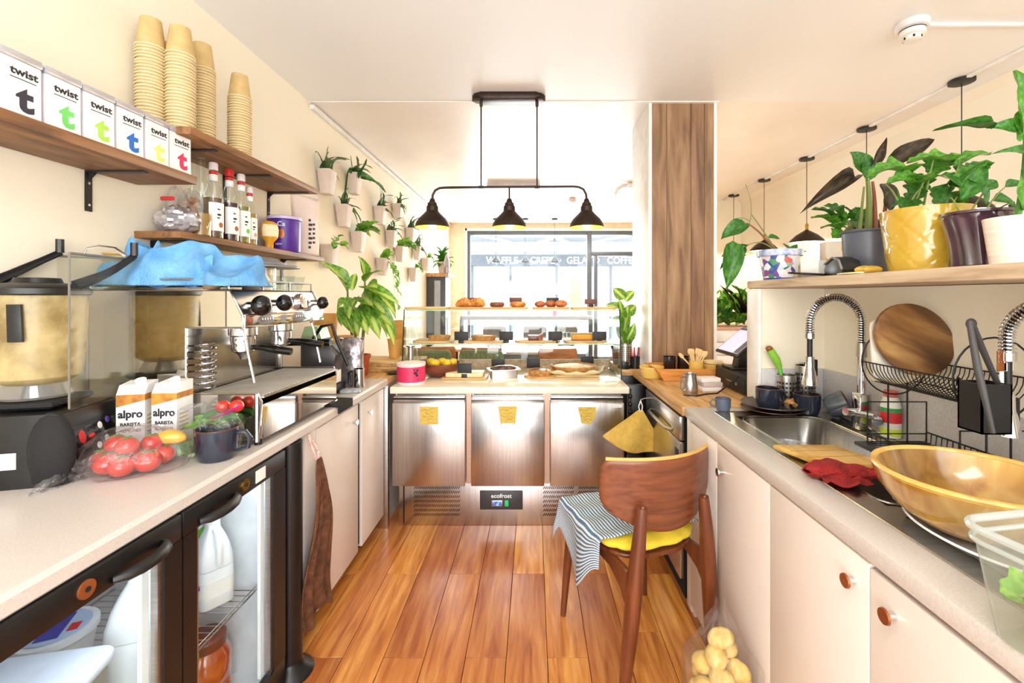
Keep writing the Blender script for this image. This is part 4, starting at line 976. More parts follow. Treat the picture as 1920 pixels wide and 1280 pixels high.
def pouch(name, label, loc, w_, d_, h, m, rz=0, cat='bag', ph=0, top=.75):
    def f(u, v):
        a = u*2*pi; k = 1-.8*max(0, v-top)/(1-top) if v > top else 1
        c_, s_ = cos(a), sin(a); e = .6
        x = math.copysign(abs(c_)**e, c_)*w_/2*(1+.04*sin(v*9+ph)); y = math.copysign(abs(s_)**e, s_)*d_/2*k*(1+.12*sin(5*a+v*7+ph)*v)
        return (x, y, h*v+.01*sin(3*a+ph)*v)
    m_ = MB(); m_.grid(32, 18, f, closed_u=True); o = m_.obj(name, m, None, loc, (0, 0, rz), solid=.001, smooth=0)
    return tag(o, label, cat)
pouch('foil_coffee_bag', 'shiny silver foil coffee bag standing beyond the espresso machine', (-.965, 2.42, ZW), .12, .07, .25, m_foil, R(10))
tag(MB().box(-.05, .05, -.035, .035, 0, .012, .003).obj('folded_cloth', mat('folded_grey_cloth', (196,200,206), .9, c2=(150,156,166), s=50), None, (-.905, 2.26, ZW+.001), (0, 0, .3)), 'small folded grey cloth beside the tampers', 'cloth')
t = T('milk_pitcher', 'steel cylinder with black handle standing before the foil bag', 'pitcher', (-.905, 2.36, ZW)); MB().lathe([(0, 0), (.03, 0), (.03, .1), (.027, .1), (.027, .005), (0, .004)], 24).obj('body', m_chrome, t); MB().tube([(-.03, -.01, .02), (-.045, -.012, .03), (-.045, -.012, .08), (-.03, -.01, .09)], .006, 8).obj('handle', m_black, t)
m_kraftc = mat('amber_kraft_cup', (214,160,84), .6, c2=(204,148,74), s=20)
for k in range(3):
    tag(MB().lathe([(0, .002), (.034, 0), (.05, .15), (.052, .15), (.052, .155), (.048, .155), (.033, .01), (0, .009)], 24).obj('tall_cup', m_kraftc, None, (-1.06, 2.55, ZW+.0+k*.05)), 'tall amber paper cup, %s of a nest behind the foil bag' % ('lowest', 'middle', 'topmost')[k], 'cup', 'nested amber cups')
tag(MB().lathe([(0, .002), (.055, 0), (.075, .21), (.078, .21), (.078, .216), (.073, .216), (.053, .01), (0, .009)], 24).obj('tall_cup', m_kraftc, None, (-1.30, 2.85, ZW+.0+.15)), 'large amber paper cup raised on the box behind the grinder', 'cup')
tag(MB().box(-.08, .08, -.09, .09, 0, .149, .004).obj('cardboard_box', mat('amber_cardboard', (206,150,84), .8), None, (-1.30, 2.85, ZW)), 'plain amber cardboard box under the large paper cup', 'box')
zo = .8605
for k, (w_, dx) in enumerate(((.19, 0), (.175, .012), (.2, -.006), (.165, .0))):
    tag(MB().prism(rrect(-w_, w_, -.13, .13, .02), 0, .017, bev=.002).obj('chopping_board', m_board if k % 2 else m_oak, None, (-.99-.03+dx, 3.0, zo+k*.0175), (0, 0, rnd.uniform(-.06, .06))), 'wooden board, %s of the pile left of the display case' % ('lowest', 'second', 'third', 'topmost')[k], 'board', 'pile of boards')
t = T('dark_dish', 'flat black dish at the display case end of the board pile', 'dish', (-.855-.0, 2.80, .8605)); MB().lathe([(0, .0), (.03, 0), (.05, .012), (.048, .014), (0, .004)], 24).obj('dish', m_black, t)
cupb = T('paper_cup', 'kraft paper cup upright on the board pile beside the plant', 'cup', (-.925, 3.03, zo+.0705))
MB().lathe([(0, .002), (.032, 0), (.044, .12), (.047, .12), (.047, .125), (.042, .125), (.03, .01), (0, .009)], 24).obj('cup_body', m_kraftc, cupb)
t = T('paper_cup_stack', 'tall amber card tube standing behind the kraft cup', 'cup', (-.99, 3.35, .8605)); MB().lathe([(0, 0), (.05, 0), (.052, .3), (.045, .3), (.044, .01), (0, .01)], 24).obj('tube_body', m_kraftc, t)
# terracotta pot with variegated plant
m_terr = mat('terracotta', (188,84,44), .55, c2=(168,70,36), s=8)
pz = .8605
pl = T('potted_plant', 'variegated dieffenbachia in a terracotta pot at the end of the left worktop', 'plant', (-1.02-.04, 2.66+.1, pz))
def potlathe(par, m, r0, r1, h, nm='pot', n=32, wob=None, rim=.012):
    MB().lathe([(0, 0), (r0, 0), (r0+(r1-r0)*.85, h*.82), (r1+.004, h*.82), (r1+.006, h), (r1-.006, h), (r1-.01, h*.88), (0, h*.88)], n, wob=wob).obj(nm, m, par)
    MB().lathe([(0, h*.9), (r1-.009, h*.885)], 20).obj('soil', m_soil, par)
potlathe(pl, m_terr, .052, .066, .125)
px_, py_ = pl.location.x, pl.location.y
top = Vector((px_, py_, pz+.11))
YP = 2.76
canes = [((655, 628, YP), (650, 570, YP), (652, 535, YP)), ((676, 628, YP), (686, 575, YP), (684, 520, YP)), ((668, 628, YP-.05), (662, 600, YP-.08), (656, 560, YP-.1))]
for a, b, c_ in canes:
    stem(pl, m_stem, [(A(a[0], a[1], YP)*.0+top+Vector(((a[0]-665)*.0015, 0, -.02))), A(*b), A(*c_)], .011)
lv = [((652, 535), (600, 492), .08, .5, 2.72), ((650, 545), (622, 500), .05, .3, 2.78), ((684, 520), (672, 480), .07, .4, 2.70), ((660, 545), (668, 512), .07, .5, 2.8), ((684, 530), (718, 508), .11, 1.0, 2.75), ((686, 540), (708, 540), .11, .8, 2.66), ((684, 545), (748, 572), .08, .9, 2.75), ((680, 560), (722, 590), .11, 1.2, 2.72), ((676, 570), (735, 612), .11, 1.3, 2.76), ((652, 560), (634, 590), .07, .9, 2.78), ((654, 575), (640, 612), .08, .9, 2.7), ((672, 575), (690, 628), .11, 1.2, 2.64), ((668, 580), (672, 632), .10, 1.2, 2.62), ((680, 575), (712, 636), .11, 1.2, 2.68), ((650, 580), (664, 628), .09, 1., 2.66), ((678, 555), (700, 575), .10, .8, 2.64), ((682, 565), (738, 650), .10, 1.3, 2.8), ((690, 548), (742, 596), .09, 1., 2.84), ((676, 590), (726, 632), .10, 1.2, 2.8), ((670, 560), (655, 600), .09, 1., 2.62)]
for (b, t_, w_, be, Y) in lv:
    leaf(pl, m_lf2, A(b[0], b[1], YP), A(t_[0], t_[1], Y), w_, 'oval', be, (0, -.5, 1), roll=rnd.uniform(-.4, .4))

# ================================================================ SHELVES ON THE LEFT WALL
def bracket(par, y, zu, depth, x=XL, drop=.11):
    m_ = MB(); m_.box(x+.001, x+depth, y-.011, y+.011, zu-.005, zu-.001); m_.box(x+.001, x+.005, y-.011, y+.011, zu-drop, zu-.005)
    m_.prism([(x+.005, zu-.005), (x+.03, zu-.005), (x+.005, zu-.03)], y-.003, y+.003, 'y')
    b = m_.obj('bracket', m_blackm, par)
    for dz in (.03, .095): MB().cyl((x+.005, y, zu-dz), (x+.0065, y, zu-dz), .004).obj('screw', m_steel, b)
def wallshelf(label, x1, y0, y1, z0, z1, brs, m=m_shelf):
    t = T('wall_shelf', label, 'shelf', (XL, y0, z0))
    MB().box(.0005, x1-XL, 0, y1-y0, 0, z1-z0, .002).obj('board', m, t)
    for y in brs:
        b = MB(); d = x1-XL-.03
        b.box(.001, d, y-y0-.011, y-y0+.011, -.005, -.0005); b.box(.001, .005, y-y0-.011, y-y0+.011, -.13, -.005); b.prism([(.005, -.005), (.03, -.005), (.005, -.03)], y-y0-.003, y-y0+.003, 'y')
        b = b.obj('bracket', m_blackm, t)
        for dz in (.04, .11): MB().cyl((.005, y-y0, -dz), (.0065, y-y0, -dz), .004).obj('screw', m_steel, b)
    return t
wallshelf('brown wooden shelf with the row of white tins', -1.222, -.1, 1.655, 1.744, 1.774, (.35, 1.47))
wallshelf('upper brown wooden shelf carrying the tall cup stacks', -1.19, 1.58, 2.52, 1.903, 1.93, (1.75, 2.12, 2.47))
wallshelf('lower brown wooden shelf carrying syrup bottles', -1.27, 1.64, 2.77, 1.55, 1.575, (1.72, 2.6))
# tins
m_tin = mat('white_tin', (232,230,236), .22, .15, c2=(222,220,226), s=3); m_tinlid = mat('tin_lid_metal', (206,206,212), .25, .6)
cols = [('charcoal', (52,48,60)), ('charcoal', (52,48,60)), ('green', (112,206,104)), ('lime green', (176,220,84)), ('blue', (44,110,200)), ('yellow green', (216,232,120)), ('red', (214,46,84))]
for k, (cn, cc) in enumerate(cols):
    y = 1.005+.1*k; pos = ('leftmost', 'second from left', 'third from left', 'fourth from left', 'fifth from left', 'sixth from left', 'rightmost')[k]
    t = T('tea_tin', 'white tea tin with %s letter t, %s on its shelf' % (cn, pos) if k else 'white square tea tin cut by the left picture edge', 'tin', (-1.285, y, 1.7745), R(90) - R(3) + rnd.uniform(-.03, .03), 'white tea tins on the shelf')
    MB().box(-.045, .045, -.045, .045, 0, .135, .005).obj('body', m_tin, t)
    MB().box(-.0465, .0465, -.0465, .0465, .134, .155, .005).obj('lid', m_tinlid, t)
    MB().box(-.040, .040, -.0456, -.045, .006, .130).obj('paper_label', m_paperw, t)
    mm = mat('ink_'+cn.replace(' ', '_')+str(k), cc, .6)
    text('twist', .026, m_ink, t, (.004, -.0458, .106), (R(90), 0, 0), sx=1.15, bold=.0008)
    MB().box(-.026, .03, -.0462, -.0456, .0885, .0905).obj('small_print', m_ink, t)
    text('t', .088, mm, t, (.006, -.0458, .042), (R(90), 0, 0), sx=1.1, bold=.0035)
# cup stacks
ZS = 1.9305
cupstack(-1.378, 1.64, ZS, 27, .0115, 'the leftmost tall shelf stack', 'paper cups in the leftmost tall stack')
cupstack(-1.296, 1.672, ZS, 26, .0115, 'the second tall shelf stack', 'paper cups in the second tall stack')
cupstack(-1.383, 1.745, ZS, 24, .0115, 'the stack half hidden at the wall', 'paper cups in the stack by the wall')
cupstack(-1.343, 1.845, ZS, 29, .0115, 'the third tall shelf stack', 'paper cups in the third tall stack')
cupstack(-1.31, 2.03, ZS, 26, .0115, 'the separate right-hand shelf stack', 'paper cups in the separate right stack')
# syrup bottles
Z3 = 1.5755
def syrup(px, liquid, label, pk, sc_=1., lab=True, x=-1.315, cap=(214,60,56)):
    y = -x*853.3/(1000-px)
    t = T('syrup_bottle', label, 'bottle', (x, y, Z3), R(60), 'syrup bottles on the lower shelf'); t.scale = (sc_,)*3
    MB().lathe([(0, 0), (.034, .001), (.036, .008), (.036, .17), (.033, .19), (.02, .225), (.0145, .25), (.0135, .285), (0, .285)], 24).obj('glass_body', m_glass, t)
    MB().lathe([(0, .003), (.0335, .004), (.0335, .165 if lab else .11), (0, .166 if lab else .111)], 24).obj('syrup', liquid, t)
    if lab:
        L = MB().lathe([(.0365, .03), (.0365, .145)], 16, a0=R(-140), a1=R(-20)).obj('paper_label', m_paperw, t)
        for q, (aa, z, s_) in enumerate(((-85, .118, .006), (-82, .096, .009), (-86, .083, .006))):
            m_ = MB(); m_.M = Matrix.Rotation(R(aa), 4, 'Z'); m_.ell((.0366, 0, z), (.0006, s_, s_*.5), 8, 5); m_.obj('label_print', m_ink, L)
        m_ = MB(); m_.M = Matrix.Rotation(R(-70), 4, 'Z'); m_.ell((.0366, 0, .055), (.0007, .01, .011), 10, 6); m_.obj('label_picture', pk, L)
    MB().lathe([(.0145, .236), (.0155, .24), (.0155, .262), (.0145, .263)], 16).obj('white_neck_band', m_paperw, t)
    MB().lathe([(.0147, .264), (.0156, .265), (.0156, .275), (.0147, .276)], 16).obj('red_neck_band', m_redp, t)
    MB().lathe([(.0142, .28), (.0165, .282), (.0165, .308), (.014, .312), (0, .312)], 16).obj('cap', mat('cap_'+str(px), (236,226,226), .4) if px != 430 else m_redp, t)
    return t
m_sy1 = mat('clear_amber_syrup', (150,110,80), .1, trans=.6); m_sy2 = mat('dark_syrup', (70,40,40), .1, c2=(60,32,34)); m_sy3 = mat('olive_syrup', (160,150,60), .1, trans=.5); m_sy4 = mat('golden_syrup', (206,160,80), .1, trans=.5)
syrup(400, m_sy1, 'syrup bottle with a white label and pink picture, leftmost of the labelled four', m_copper)
syrup(430, m_sy2, 'syrup bottle with red cap and brown square on its label', m_brn)
syrup(452, m_sy3, 'syrup bottle of olive green syrup with a white cap', m_greenp)
syrup(468, m_sy4, 'golden syrup bottle, rightmost and shortest in the row', m_kraft, .86)
t = T('glass_bottle', 'plain clear glass bottle left of the syrup bottles', 'bottle', (-1.315, 1.80, Z3))
MB().lathe([(0, 0), (.034, .001), (.035, .008), (.035, .17), (.03, .2), (.016, .235), (.0135, .3), (.0155, .302), (.0155, .31), (0, .31)], 24).obj('glass_body', m_glass, t)
MB().lathe([(0, .003), (.0325, .004), (.0325, .09), (0, .091)], 24).obj('contents', m_sy4, t)
t = T('honey_bottle', 'upside-down squeezy honey bottle with a yellow label', 'bottle', (-1.325, 2.285, Z3), R(50))
m_ = MB(); m_.M = Matrix.Diagonal((1, .6, 1, 1)); m_.lathe([(0, 0), (.018, 0), (.02, .035), (.04, .06), (.043, .1), (.036, .13), (.02, .14), (0, .142)], 24); m_.obj('body', mat('golden_honey', (222,158,40), .15, coat=.6), t)
m_ = MB(); m_.M = Matrix.Diagonal((1, .62, 1, 1)); m_.lathe([(.041, .062), (.0435, .075), (.0445, .1), (.039, .122)], 16, a0=R(-150), a1=R(-30)); m_.obj('yellow_label', mat('cream_yellow_label', (244,232,190), .5), t)
t = T('drinking_chocolate_tub', 'big purple drinking chocolate tub on the lower shelf', 'tub', (-1.335, 2.44, Z3))
m_purt = mat('deep_purple_label', (78,30,150), .35, c2=(66,24,132), s=3)
MB().lathe([(0, 0), (.075, 0), (.078, .008), (.08, .165), (.083, .168), (.083, .18), (.075, .182), (0, .18)], 36).obj('body', m_purt, t)
MB().lathe([(.0835, .17), (.084, .184), (.078, .187), (0, .187)], 36).obj('lid', mat('lilac_lid', (206,190,226), .4), t)
m_ = MB(); m_.M = Matrix.Rotation(R(-72), 4, 'Z') ; m_.ell((.0795, .0, .09), (.0014, .016, .026), 14, 8); m_.obj('cup_picture', m_copper, t)
text('Ca', .034, m_paperw, t, (.080*cos(R(-72)), .080*sin(R(-72)), .14), (R(90), 0, R(18)), depth=.001)
text('NEW', .014, m_paperw, t, (.0795*cos(R(-80)), .0795*sin(R(-80)), .035), (R(90), 0, R(10)), depth=.001)
m_cof = mat('cream_coffee_bag', (234,216,206), .6, c2=(222,202,190), s=8, bump=.3, bs=12)
cb = T('coffee_bag', 'tall cream paper coffee bag with black vertical print, pinched open at the top', 'bag', (-1.335, 2.66, Z3), R(35))
def f(u, v):
    a = u*2*pi; k = 1-.55*max(0, v-.72)/.28; c_, s_ = cos(a), sin(a); e = .55
    return (math.copysign(abs(c_)**e, c_)*.07*(1+.06*sin(v*8)), math.copysign(abs(s_)**e, s_)*.045*k*(1+.1*sin(4*a)*v), .345*v+.02*sin(2*a)*v*v)
m_ = MB(); m_.grid(32, 18, f, closed_u=True); m_.obj('paper_bag', m_cof, cb, solid=.0015, smooth=0)
for q, (s_, z) in enumerate((('KNOPS', .13), ('COFFEE', .13))): pass
for q in range(7): MB().box(.012, .024+.004*(q % 3), -.0495, -.0485, .04+q*.026, .054+q*.026).obj('black_print', m_ink, cb)
for q in range(5): MB().box(.034, .046, -.0495, -.0485, .07+q*.026, .082+q*.026).obj('black_print', m_ink, cb)
# foil and dried flower bags
m_ = MB(); fr = random.Random(5); 
m_.ell((0, 0, 0), (.075, .06, .05), 26, 16, lambda a, q: 1+.12*fr.uniform(-1, 1))
tag(m_.obj('foil_parcel', mat('crumpled_foil', (226,222,226), .3, .6, c2=(170,166,172), s=24, bump=.8, bs=30), None, (-1.345, 1.72, Z3+.05), smooth=5), 'crumpled silver foil parcel at the near end of the lower shelf', 'parcel')
m_dry = spots('dried_petals_mix', [(0, (236,214,190)), (.3, (206,110,90)), (.5, (190,150,110)), (.7, (226,190,160)), (.9, (120,80,56))], s=70, rough=.8)
t = T('bag_of_dried_petals', 'clear bag of pinkish dried petals beside the syrup bottles', 'bag', (-1.33, 1.735+.11, Z3)); t.location.y = 1.86; t.location.x = -1.39
MB().ell((0, 0, .08), (.036, .06, .085), 20, 14, lambda a, q: 1+.08*sin(5*a+3*q)).obj('petals', m_dry, t)
MB().ell((0, 0, .095), (.04, .066, .1), 24, 16, lambda a, q: 1+.1*sin(6*a+2*q)+.04*sin(17*a)).obj('clear_bag', m_bag, t)
t = T('bag_of_nuts', 'clear bag of brown nuts with a red clip behind the foil parcel', 'bag', (-1.385, 1.80-.02, Z3))
t.location = (-1.27-.03, 1.715-.0+.02, Z3); t.location.x = -1.395; t.location.y = 1.66+.14-.1
t.location = (-1.385, 1.70, Z3)
for o in list(t.children): pass
m_nut = spots('mixed_nuts', [(0, (200,170,130)), (.4, (150,110,70)), (.7, (220,200,170)), (.9, (100,70,46))], s=60, rough=.7)
t.location = (-1.30, 1.80-.07, Z3+.0); t.location = (-1.392, 1.795-.02, Z3)
MB().ell((0, 0, .06), (.036, .045, .06), 18, 12, lambda a, q: 1+.06*sin(5*a+3*q)).obj('nuts', m_nut, t)
MB().ell((0, 0, .09), (.04, .05, .1), 22, 16, lambda a, q: 1+.1*sin(6*a+2*q)+.05*sin(13*a)).obj('clear_bag', m_bag, t)
MB().box(-.02, .03, -.055, -.045, .128, .142, .003).obj('red_clip', m_redp, t)

# ================================================================ WALL POTS
m_ = MB()
def sect(s_, z): return [m_._v((x*s_, y*s_, z)) for x, y in rrect(-.06, .06, -.045, .045, .012, 3)]
def ringf(a, b):
    for k in range(len(a)): m_._f([a[k], b[k], b[(k+1) % len(a)], a[(k+1) % len(a)]])
s0 = sect(.68, 0); s1 = sect(1, .148); s2 = sect(1.03, .15); s3 = sect(1.03, .158); s4 = sect(.95, .158); s5 = sect(.92, .13)
m_._f(s0); [ringf(a, b) for a, b in ((s0, s1), (s1, s2), (s2, s3), (s3, s4), (s4, s5))]
potme = m_.me('pot', m_pot, 40)
m_ = MB(); m_.prism(rrect(-.054, .054, -.04, .04, .01, 2), .128, .131); soilme = m_.me('soil', m_soil)
WP = [  # px, rim y, kind, where
 (613, 320, 's', 'uppermost and nearest, just above the upper shelf end'), (664, 326, 's', 'second in the top row, with a long upright leaf'), (645, 385, 's', 'with one tall stalk rising from it'),
 (713, 388, 's', 'in the middle of the second row'), (746, 383, 's', 'furthest of the top row'), (672, 435, 'l', 'with a bushy green plant leaning right'),
 (618, 459, 'h', 'partly behind the coffee bag'), (734, 433, 's', 'third row, with thin hanging leaves'), (770, 428, 's', 'small, third row nearest the lamp'),
 (717, 484, 't', 'with long trailing vine'), (750, 462, 'l', 'small bushy, between the vine and the lamp'), (782, 462, 's', 'small, under the lamp'),
 (775, 502, 'h', 'lowest on the wall'), (798, 484, 'h', 'far, low, beside the narrow cabinet')]
wr = random.Random(21)
for k, (px, py, kd, lab) in enumerate(WP):
    Y = 1.385*853.3/(1000-px); p = A(px, py, Y); s_ = 1.0
    t = T('wall_pot', ('white pot on the left wall, '+lab)[:], 'wall planter', (p.x, Y, p.z-.158), R(90), 'white wall pots with plants')
    o = link('pot', potme, t); link('soil', soilme, t)
    MB().box(-.02, .02, .044, .052+.0, .11, .14).obj('wall_hook', m_white, t)
    # rotated parent: build the plant in world axes then re-express
    root = T('tmp', 'x', 'x', (p.x, Y, p.z-.158)); b0 = Vector((p.x, Y, p.z-.02)); ch = []
    if kd == 's':
        for j in range(7):
            a = j*.9+wr.uniform(-.3, .3); L = wr.uniform(.12, .26)
            tipv = b0+Vector((abs(cos(a))*.09+.02, sin(a)*L*1.1, wr.uniform(-.12, .16)))
            ch.append(leaf(root, m_lfs, b0+Vector((.0, .02*sin(a), 0)), tipv, .009, 'strap', wr.choice((1.2, 1.8, 2.2)), (0, 0, 1), wr.uniform(-.3, .3)))
        for j in range(2): ch.append(leaf(root, m_lfs, b0, b0+Vector((.03, wr.uniform(-.06, .06), wr.uniform(.08, .15))), .009, 'strap', .3, (1, 0, 0)))
    elif kd == 'l':
        for j in range(14):
            a = wr.uniform(-1.2, 1.9); L = wr.uniform(.10, .2); tipv = b0+Vector((.04+.09*wr.random(), L*sin(a)*1.1+.03, L*cos(a)*.6+.02))
            ch.append(leaf(root, m_lfb if j % 3 else m_lf, b0, tipv, .07, 'lobe', .9, (.4, 0, 1), wr.uniform(-.6, .6)))
    elif kd == 'h':
        for j in range(8):
            a = wr.uniform(-1.5, 1.5); st_ = b0+Vector((.05, .07*sin(a), .03+.07*cos(a)-.02)); ch.append(stem(root, m_stem, [b0, b0+Vector((.03, 0, .05)), st_], .0025))
            ch.append(leaf(root, m_lf if j % 2 else m_lfb, st_, st_+Vector((.03, .05*sin(a), wr.uniform(-.07, .03))), .045, 'heart', .5, (.6, 0, 1)))
    else:
        for j in range(9): ch.append(leaf(root, m_lfb, b0, b0+Vector((.07, wr.uniform(-.05, .16), wr.uniform(-.02, .14))), .07, 'heart', .8, (.5, 0, 1), wr.uniform(-.4, .4)))
        for (dy, dz) in ((.12, -.36), (.22, -.42), (.17, -.2)):
            q = b0+Vector((.07, dy, dz)); ch.append(stem(root, m_stem, [b0, b0+Vector((.09, dy, .04)), q], .0025))
            for j in range(5):
                f_ = .35+.16*j; c0 = b0*(1-f_)**2+(b0+Vector((.09, dy, .04)))*2*f_*(1-f_)+q*f_*f_
                ch.append(leaf(root, m_lfb, c0, c0+Vector((.02, wr.choice((-.05, .05)), -.05)), .05, 'heart', .5, (.7, 0, .7)))
    if k == 1:
        ch.append(leaf(root, m_lf3, b0, A(688, 298, Y-.15), .022, 'strap', .1, (1, -1, 0))); ch.append(leaf(root, m_lf3, b0, A(723, 360, Y+.1), .018, 'strap', .8, (0, 0, 1)))
        ch.append(leaf(root, m_lf3, b0, A(648, 345, Y-.2), .018, 'strap', 1.8, (0, 0, 1)))
    if k == 2: ch.append(stem(root, m_lf3, [b0, A(648, 345, Y-.05), A(652, 326, Y)], .01)); 
    inv = t.matrix_basis.inverted() if False else (Matrix.Translation(t.location) @ Matrix.Rotation(R(90), 4, 'Z')).inverted()
    for c_ in ch:
        wm = Matrix.Translation(root.location) @ c_.matrix_basis; c_.parent = t; c_.matrix_basis = inv @ wm
    bpy.data.objects.remove(root)
# narrow cabinet against the far left wall with wood top
cb_ = T('narrow_cabinet', 'tall narrow dark cabinet with wooden top by the left wall near the window', 'cabinet', (-1.30, 6.3, 0))
MB().box(-.13, .12, -.18, .18, 0, 1.6, .004).obj('body', mat('dark_grey_lacquer', (70,74,80), .3), cb_)
MB().box(-.03, .05, -.186, -.18, .1, 1.55).obj('pale_door_strip', mat('pale_grey_door', (170,180,192), .3), cb_)
MB().box(-.135, .16, -.2, .2, 1.6, 1.65, .003).obj('wooden_top', m_oak, cb_)
t = T('potted_plant', 'bushy green plant in a pot on the narrow cabinet', 'plant', (-1.25, 6.28, 1.651)); potlathe(t, m_pot, .05, .08, .16)
for j in range(30):
    a = wr.uniform(0, 6.28); b0 = Vector((-1.25, 6.28, 1.79)); e = wr.uniform(-.3, 1.2); L = wr.uniform(.16, .32)
    leaf(t, m_lf3 if j % 2 else m_lf, b0, b0+Vector((cos(a)*cos(e)*L*.55, sin(a)*cos(e)*L*.55, sin(e)*L)), .09, 'lobe', .9, (0, 0, 1))
t = T('foil_bottle', 'silvery conical bottle beside the plant on the narrow cabinet', 'bottle', (-1.19, 6.16, 1.651)); t.location = (-1.165, 6.12, 1.651)
MB().lathe([(0, 0), (.04, 0), (.042, .15), (.015, .24), (0, .25)], 16).obj('body', m_foil, t)
# ================================================================ RIGHT RUN
# sink worktop, cut out for the steel sink (four strips of one slab)
YE = 1.955
SX0, SX1, SY0, SY1 = .752, 1.19, .33, 1.86
m_ = MB()
m_.box(.65, SX0, -.6, YE, .824, .864, .004); m_.box(SX1, 1.249, -.6, YE-.015, .824, .864); m_.box(SX0, SX1, SY1, YE-.015, .824, .864); m_.box(SX0, SX1, -.6, SY0, .824, .864)
tag(m_.obj('worktop', m_quartz), 'pale speckled sink worktop on the right with its front edge to the aisle', 'worktop')
sk = T('double_sink', 'inset stainless steel double sink in the right worktop', 'sink', (0, 0, ZW))
m_sink = brushed('sink_steel', (190,186,180), .25, st=(3, 40, 3))
def basin(x0, x1, y0, y1, d, r=.05):
    m_ = MB(); n = 5; prev = None
    for k, (ins, z) in enumerate(((0, .0015), (.006, -.004), (.012, -d*.85), (.03, -d), (.12, -d-.002))):
        ring = [m_._v((x, y, z)) for x, y in rrect(x0+ins, x1-ins, y0+ins, y1-ins, max(.01, r-ins*.3), n)]
        if prev:
            for j in range(len(ring)): m_._f([prev[j], ring[j], ring[(j+1) % len(ring)], prev[(j+1) % len(ring)]])
        prev = ring
    m_._f(prev); return m_
basin(.80, 1.12, 1.28, 1.80, .15, .08).obj('large_basin', m_sink, sk)
basin(.80, 1.0, 1.03, 1.20, .10, .05).obj('small_basin', m_sink, sk)
basin(.80, 1.14, .42, .98, .04, .06).obj('drainer', m_sink, sk)
# deck plate around the basins
m_ = MB(); zz = .001
for (a, b, c_, d_) in ((SX0-.012, .80, SY0-.012, SY1+.012), (1.12, SX1+.012, 1.24, SY1+.012), (1.14, SX1+.012, SY0-.012, 1.0), (1.0, SX1+.012, 1.0, 1.24), (.80, 1.14, SY0-.012, .42), (.80, 1.12, 1.80, SY1+.012), (.80, 1.0, 1.20, 1.28), (.80, 1.0, .98, 1.03), (1.0, 1.12, 1.24, 1.28), (1.0, 1.14, .98, 1.0)): m_.box(a, b, c_, d_, -.002, zz)
m_.tube([(x, y, .001) for x, y in rrect(SX0-.012, SX1+.012, SY0-.012, SY1+.012, .02)], .003, 6, closed=True)
m_.obj('deck', m_sink, sk)
for (x0, x1, y0, y1, r) in ((.80, 1.12, 1.28, 1.80, .08), (.80, 1.0, 1.03, 1.20, .05)):
    MB().tube([(x, y, .0015) for x, y in rrect(x0, x1, y0, y1, r, 6)], .003, 6, closed=True).obj('basin_lip', m_sink, sk)
for x, y, d in ((.96, 1.5, .149), (.90, 1.115, .1)): MB().lathe([(0, 0), (.03, 0), (.035, .004), (.028, .004), (0, .001)], 24, (x, y, -d)).obj('drain', m_chrome, sk)
# base units
CF = .672
t = T('sink_base_unit', 'run of cream base cabinet doors under the sink worktop', 'cabinet', (0, 0, 0))
MB().box(CF+.002, 1.24, -.5, 1.93, .1, .68).obj('carcass', m_cabd, t); MB().box(.74, 1.2, -.5, 1.93, 0, .1).obj('plinth', m_dark, t)
MB().box(CF-.012, CF+.002, 1.90, YE, .02, .822, .002).obj('end_post', m_cab, t)
MB().box(CF, .74, 1.90, 1.953, .0, .822, .002).obj('end_panel', m_cab, t)
for (ya, yb, ky) in ((1.625, 1.895, None), (1.262, 1.62, 1.565), (.888, 1.258, .925), (.30, .884, .822), (-.30, .296, None)):
    d = MB().box(CF-.018, CF, ya, yb, .06, .818 if ky != .822 else .812, .002).obj('door', m_cab, t)
    if ky: knob(d, (CF-.018, ky, .735 if ky > 1 else .762), (-1, 0, 0), m_chrome, m_copper if ky < 1 else m_steel)
# floor-level white appliance foot peeking beside the chair
tag(MB().box(.69, .735, 1.40, 1.9, .0, .06, .002).obj('plinth_board', m_white), 'white plinth board end at floor level beside the chair', 'plinth')
# wooden counter beyond, with dishwasher
tag(MB().box(.64, 1.95, 1.957, 2.92, .824, .864, .003).obj('worktop', m_oak), 'wooden worktop with the till, ending at the timber column', 'worktop').data.name = 'oak_top'
MB_ = MB().box(.56, .742, 2.95, 3.35, .824, .864, .003); tag(MB_.obj('worktop', m_oak), 'short wooden worktop left of the column under the steel plant holder', 'worktop')
tag(MB().box(.555, .742, 2.96, 3.33, 0, .822, .003).obj('counter_base', m_black), 'black counter base left of the column', 'counter')
dw = T('dishwasher', 'stainless steel dishwasher under the wooden worktop', 'dishwasher', (.665, 0, 0))
MB().box(0, .56, 1.99, 2.60, .02, .815).obj('body', m_dark, dw)
MB().box(-.022, 0, 1.995, 2.595, .10, .70, .004).obj('door', m_steelh, dw)
MB().box(-.024, 0, 1.995, 2.595, .705, .812, .004).obj('control_strip', m_steelh, dw)
MB().tube([(-.024, 2.1, .722), (-.045, 2.14, .722), (-.045, 2.44, .722), (-.024, 2.48, .722)], .008, 8).obj('handle', m_steel, dw)
lb = MB().box(-.0235, -.022, 2.015, 2.065, .52, .66, .001).obj('energy_sticker', m_ink, dw)
text('2', .05, m_paperw, lb, (-.0238, 2.04, .61), (R(90), 0, R(-90))); text('1/2', .022, m_paperw, lb, (-.0238, 2.04, .56), (R(90), 0, R(-90)))
tag(MB().box(.556, .66, 2.66, 2.70, 0, .82, .002).obj('filler_panel', m_black), 'black filler panel between refrigerated counter and dishwasher', 'panel')
kr = T('hook_rail', 'black strip of round knobs on the side of the refrigerated counter', 'hook', (.562, 2.645, 0))
MB().box(-.008, .008, -.0, .012, .55, .80, .001).obj('strip', m_blackm, kr)
for k in range(4): MB().ell((0, -.008, .76-k*.045), (.012, .012, .014), 12, 8).obj('knob', m_black, kr)
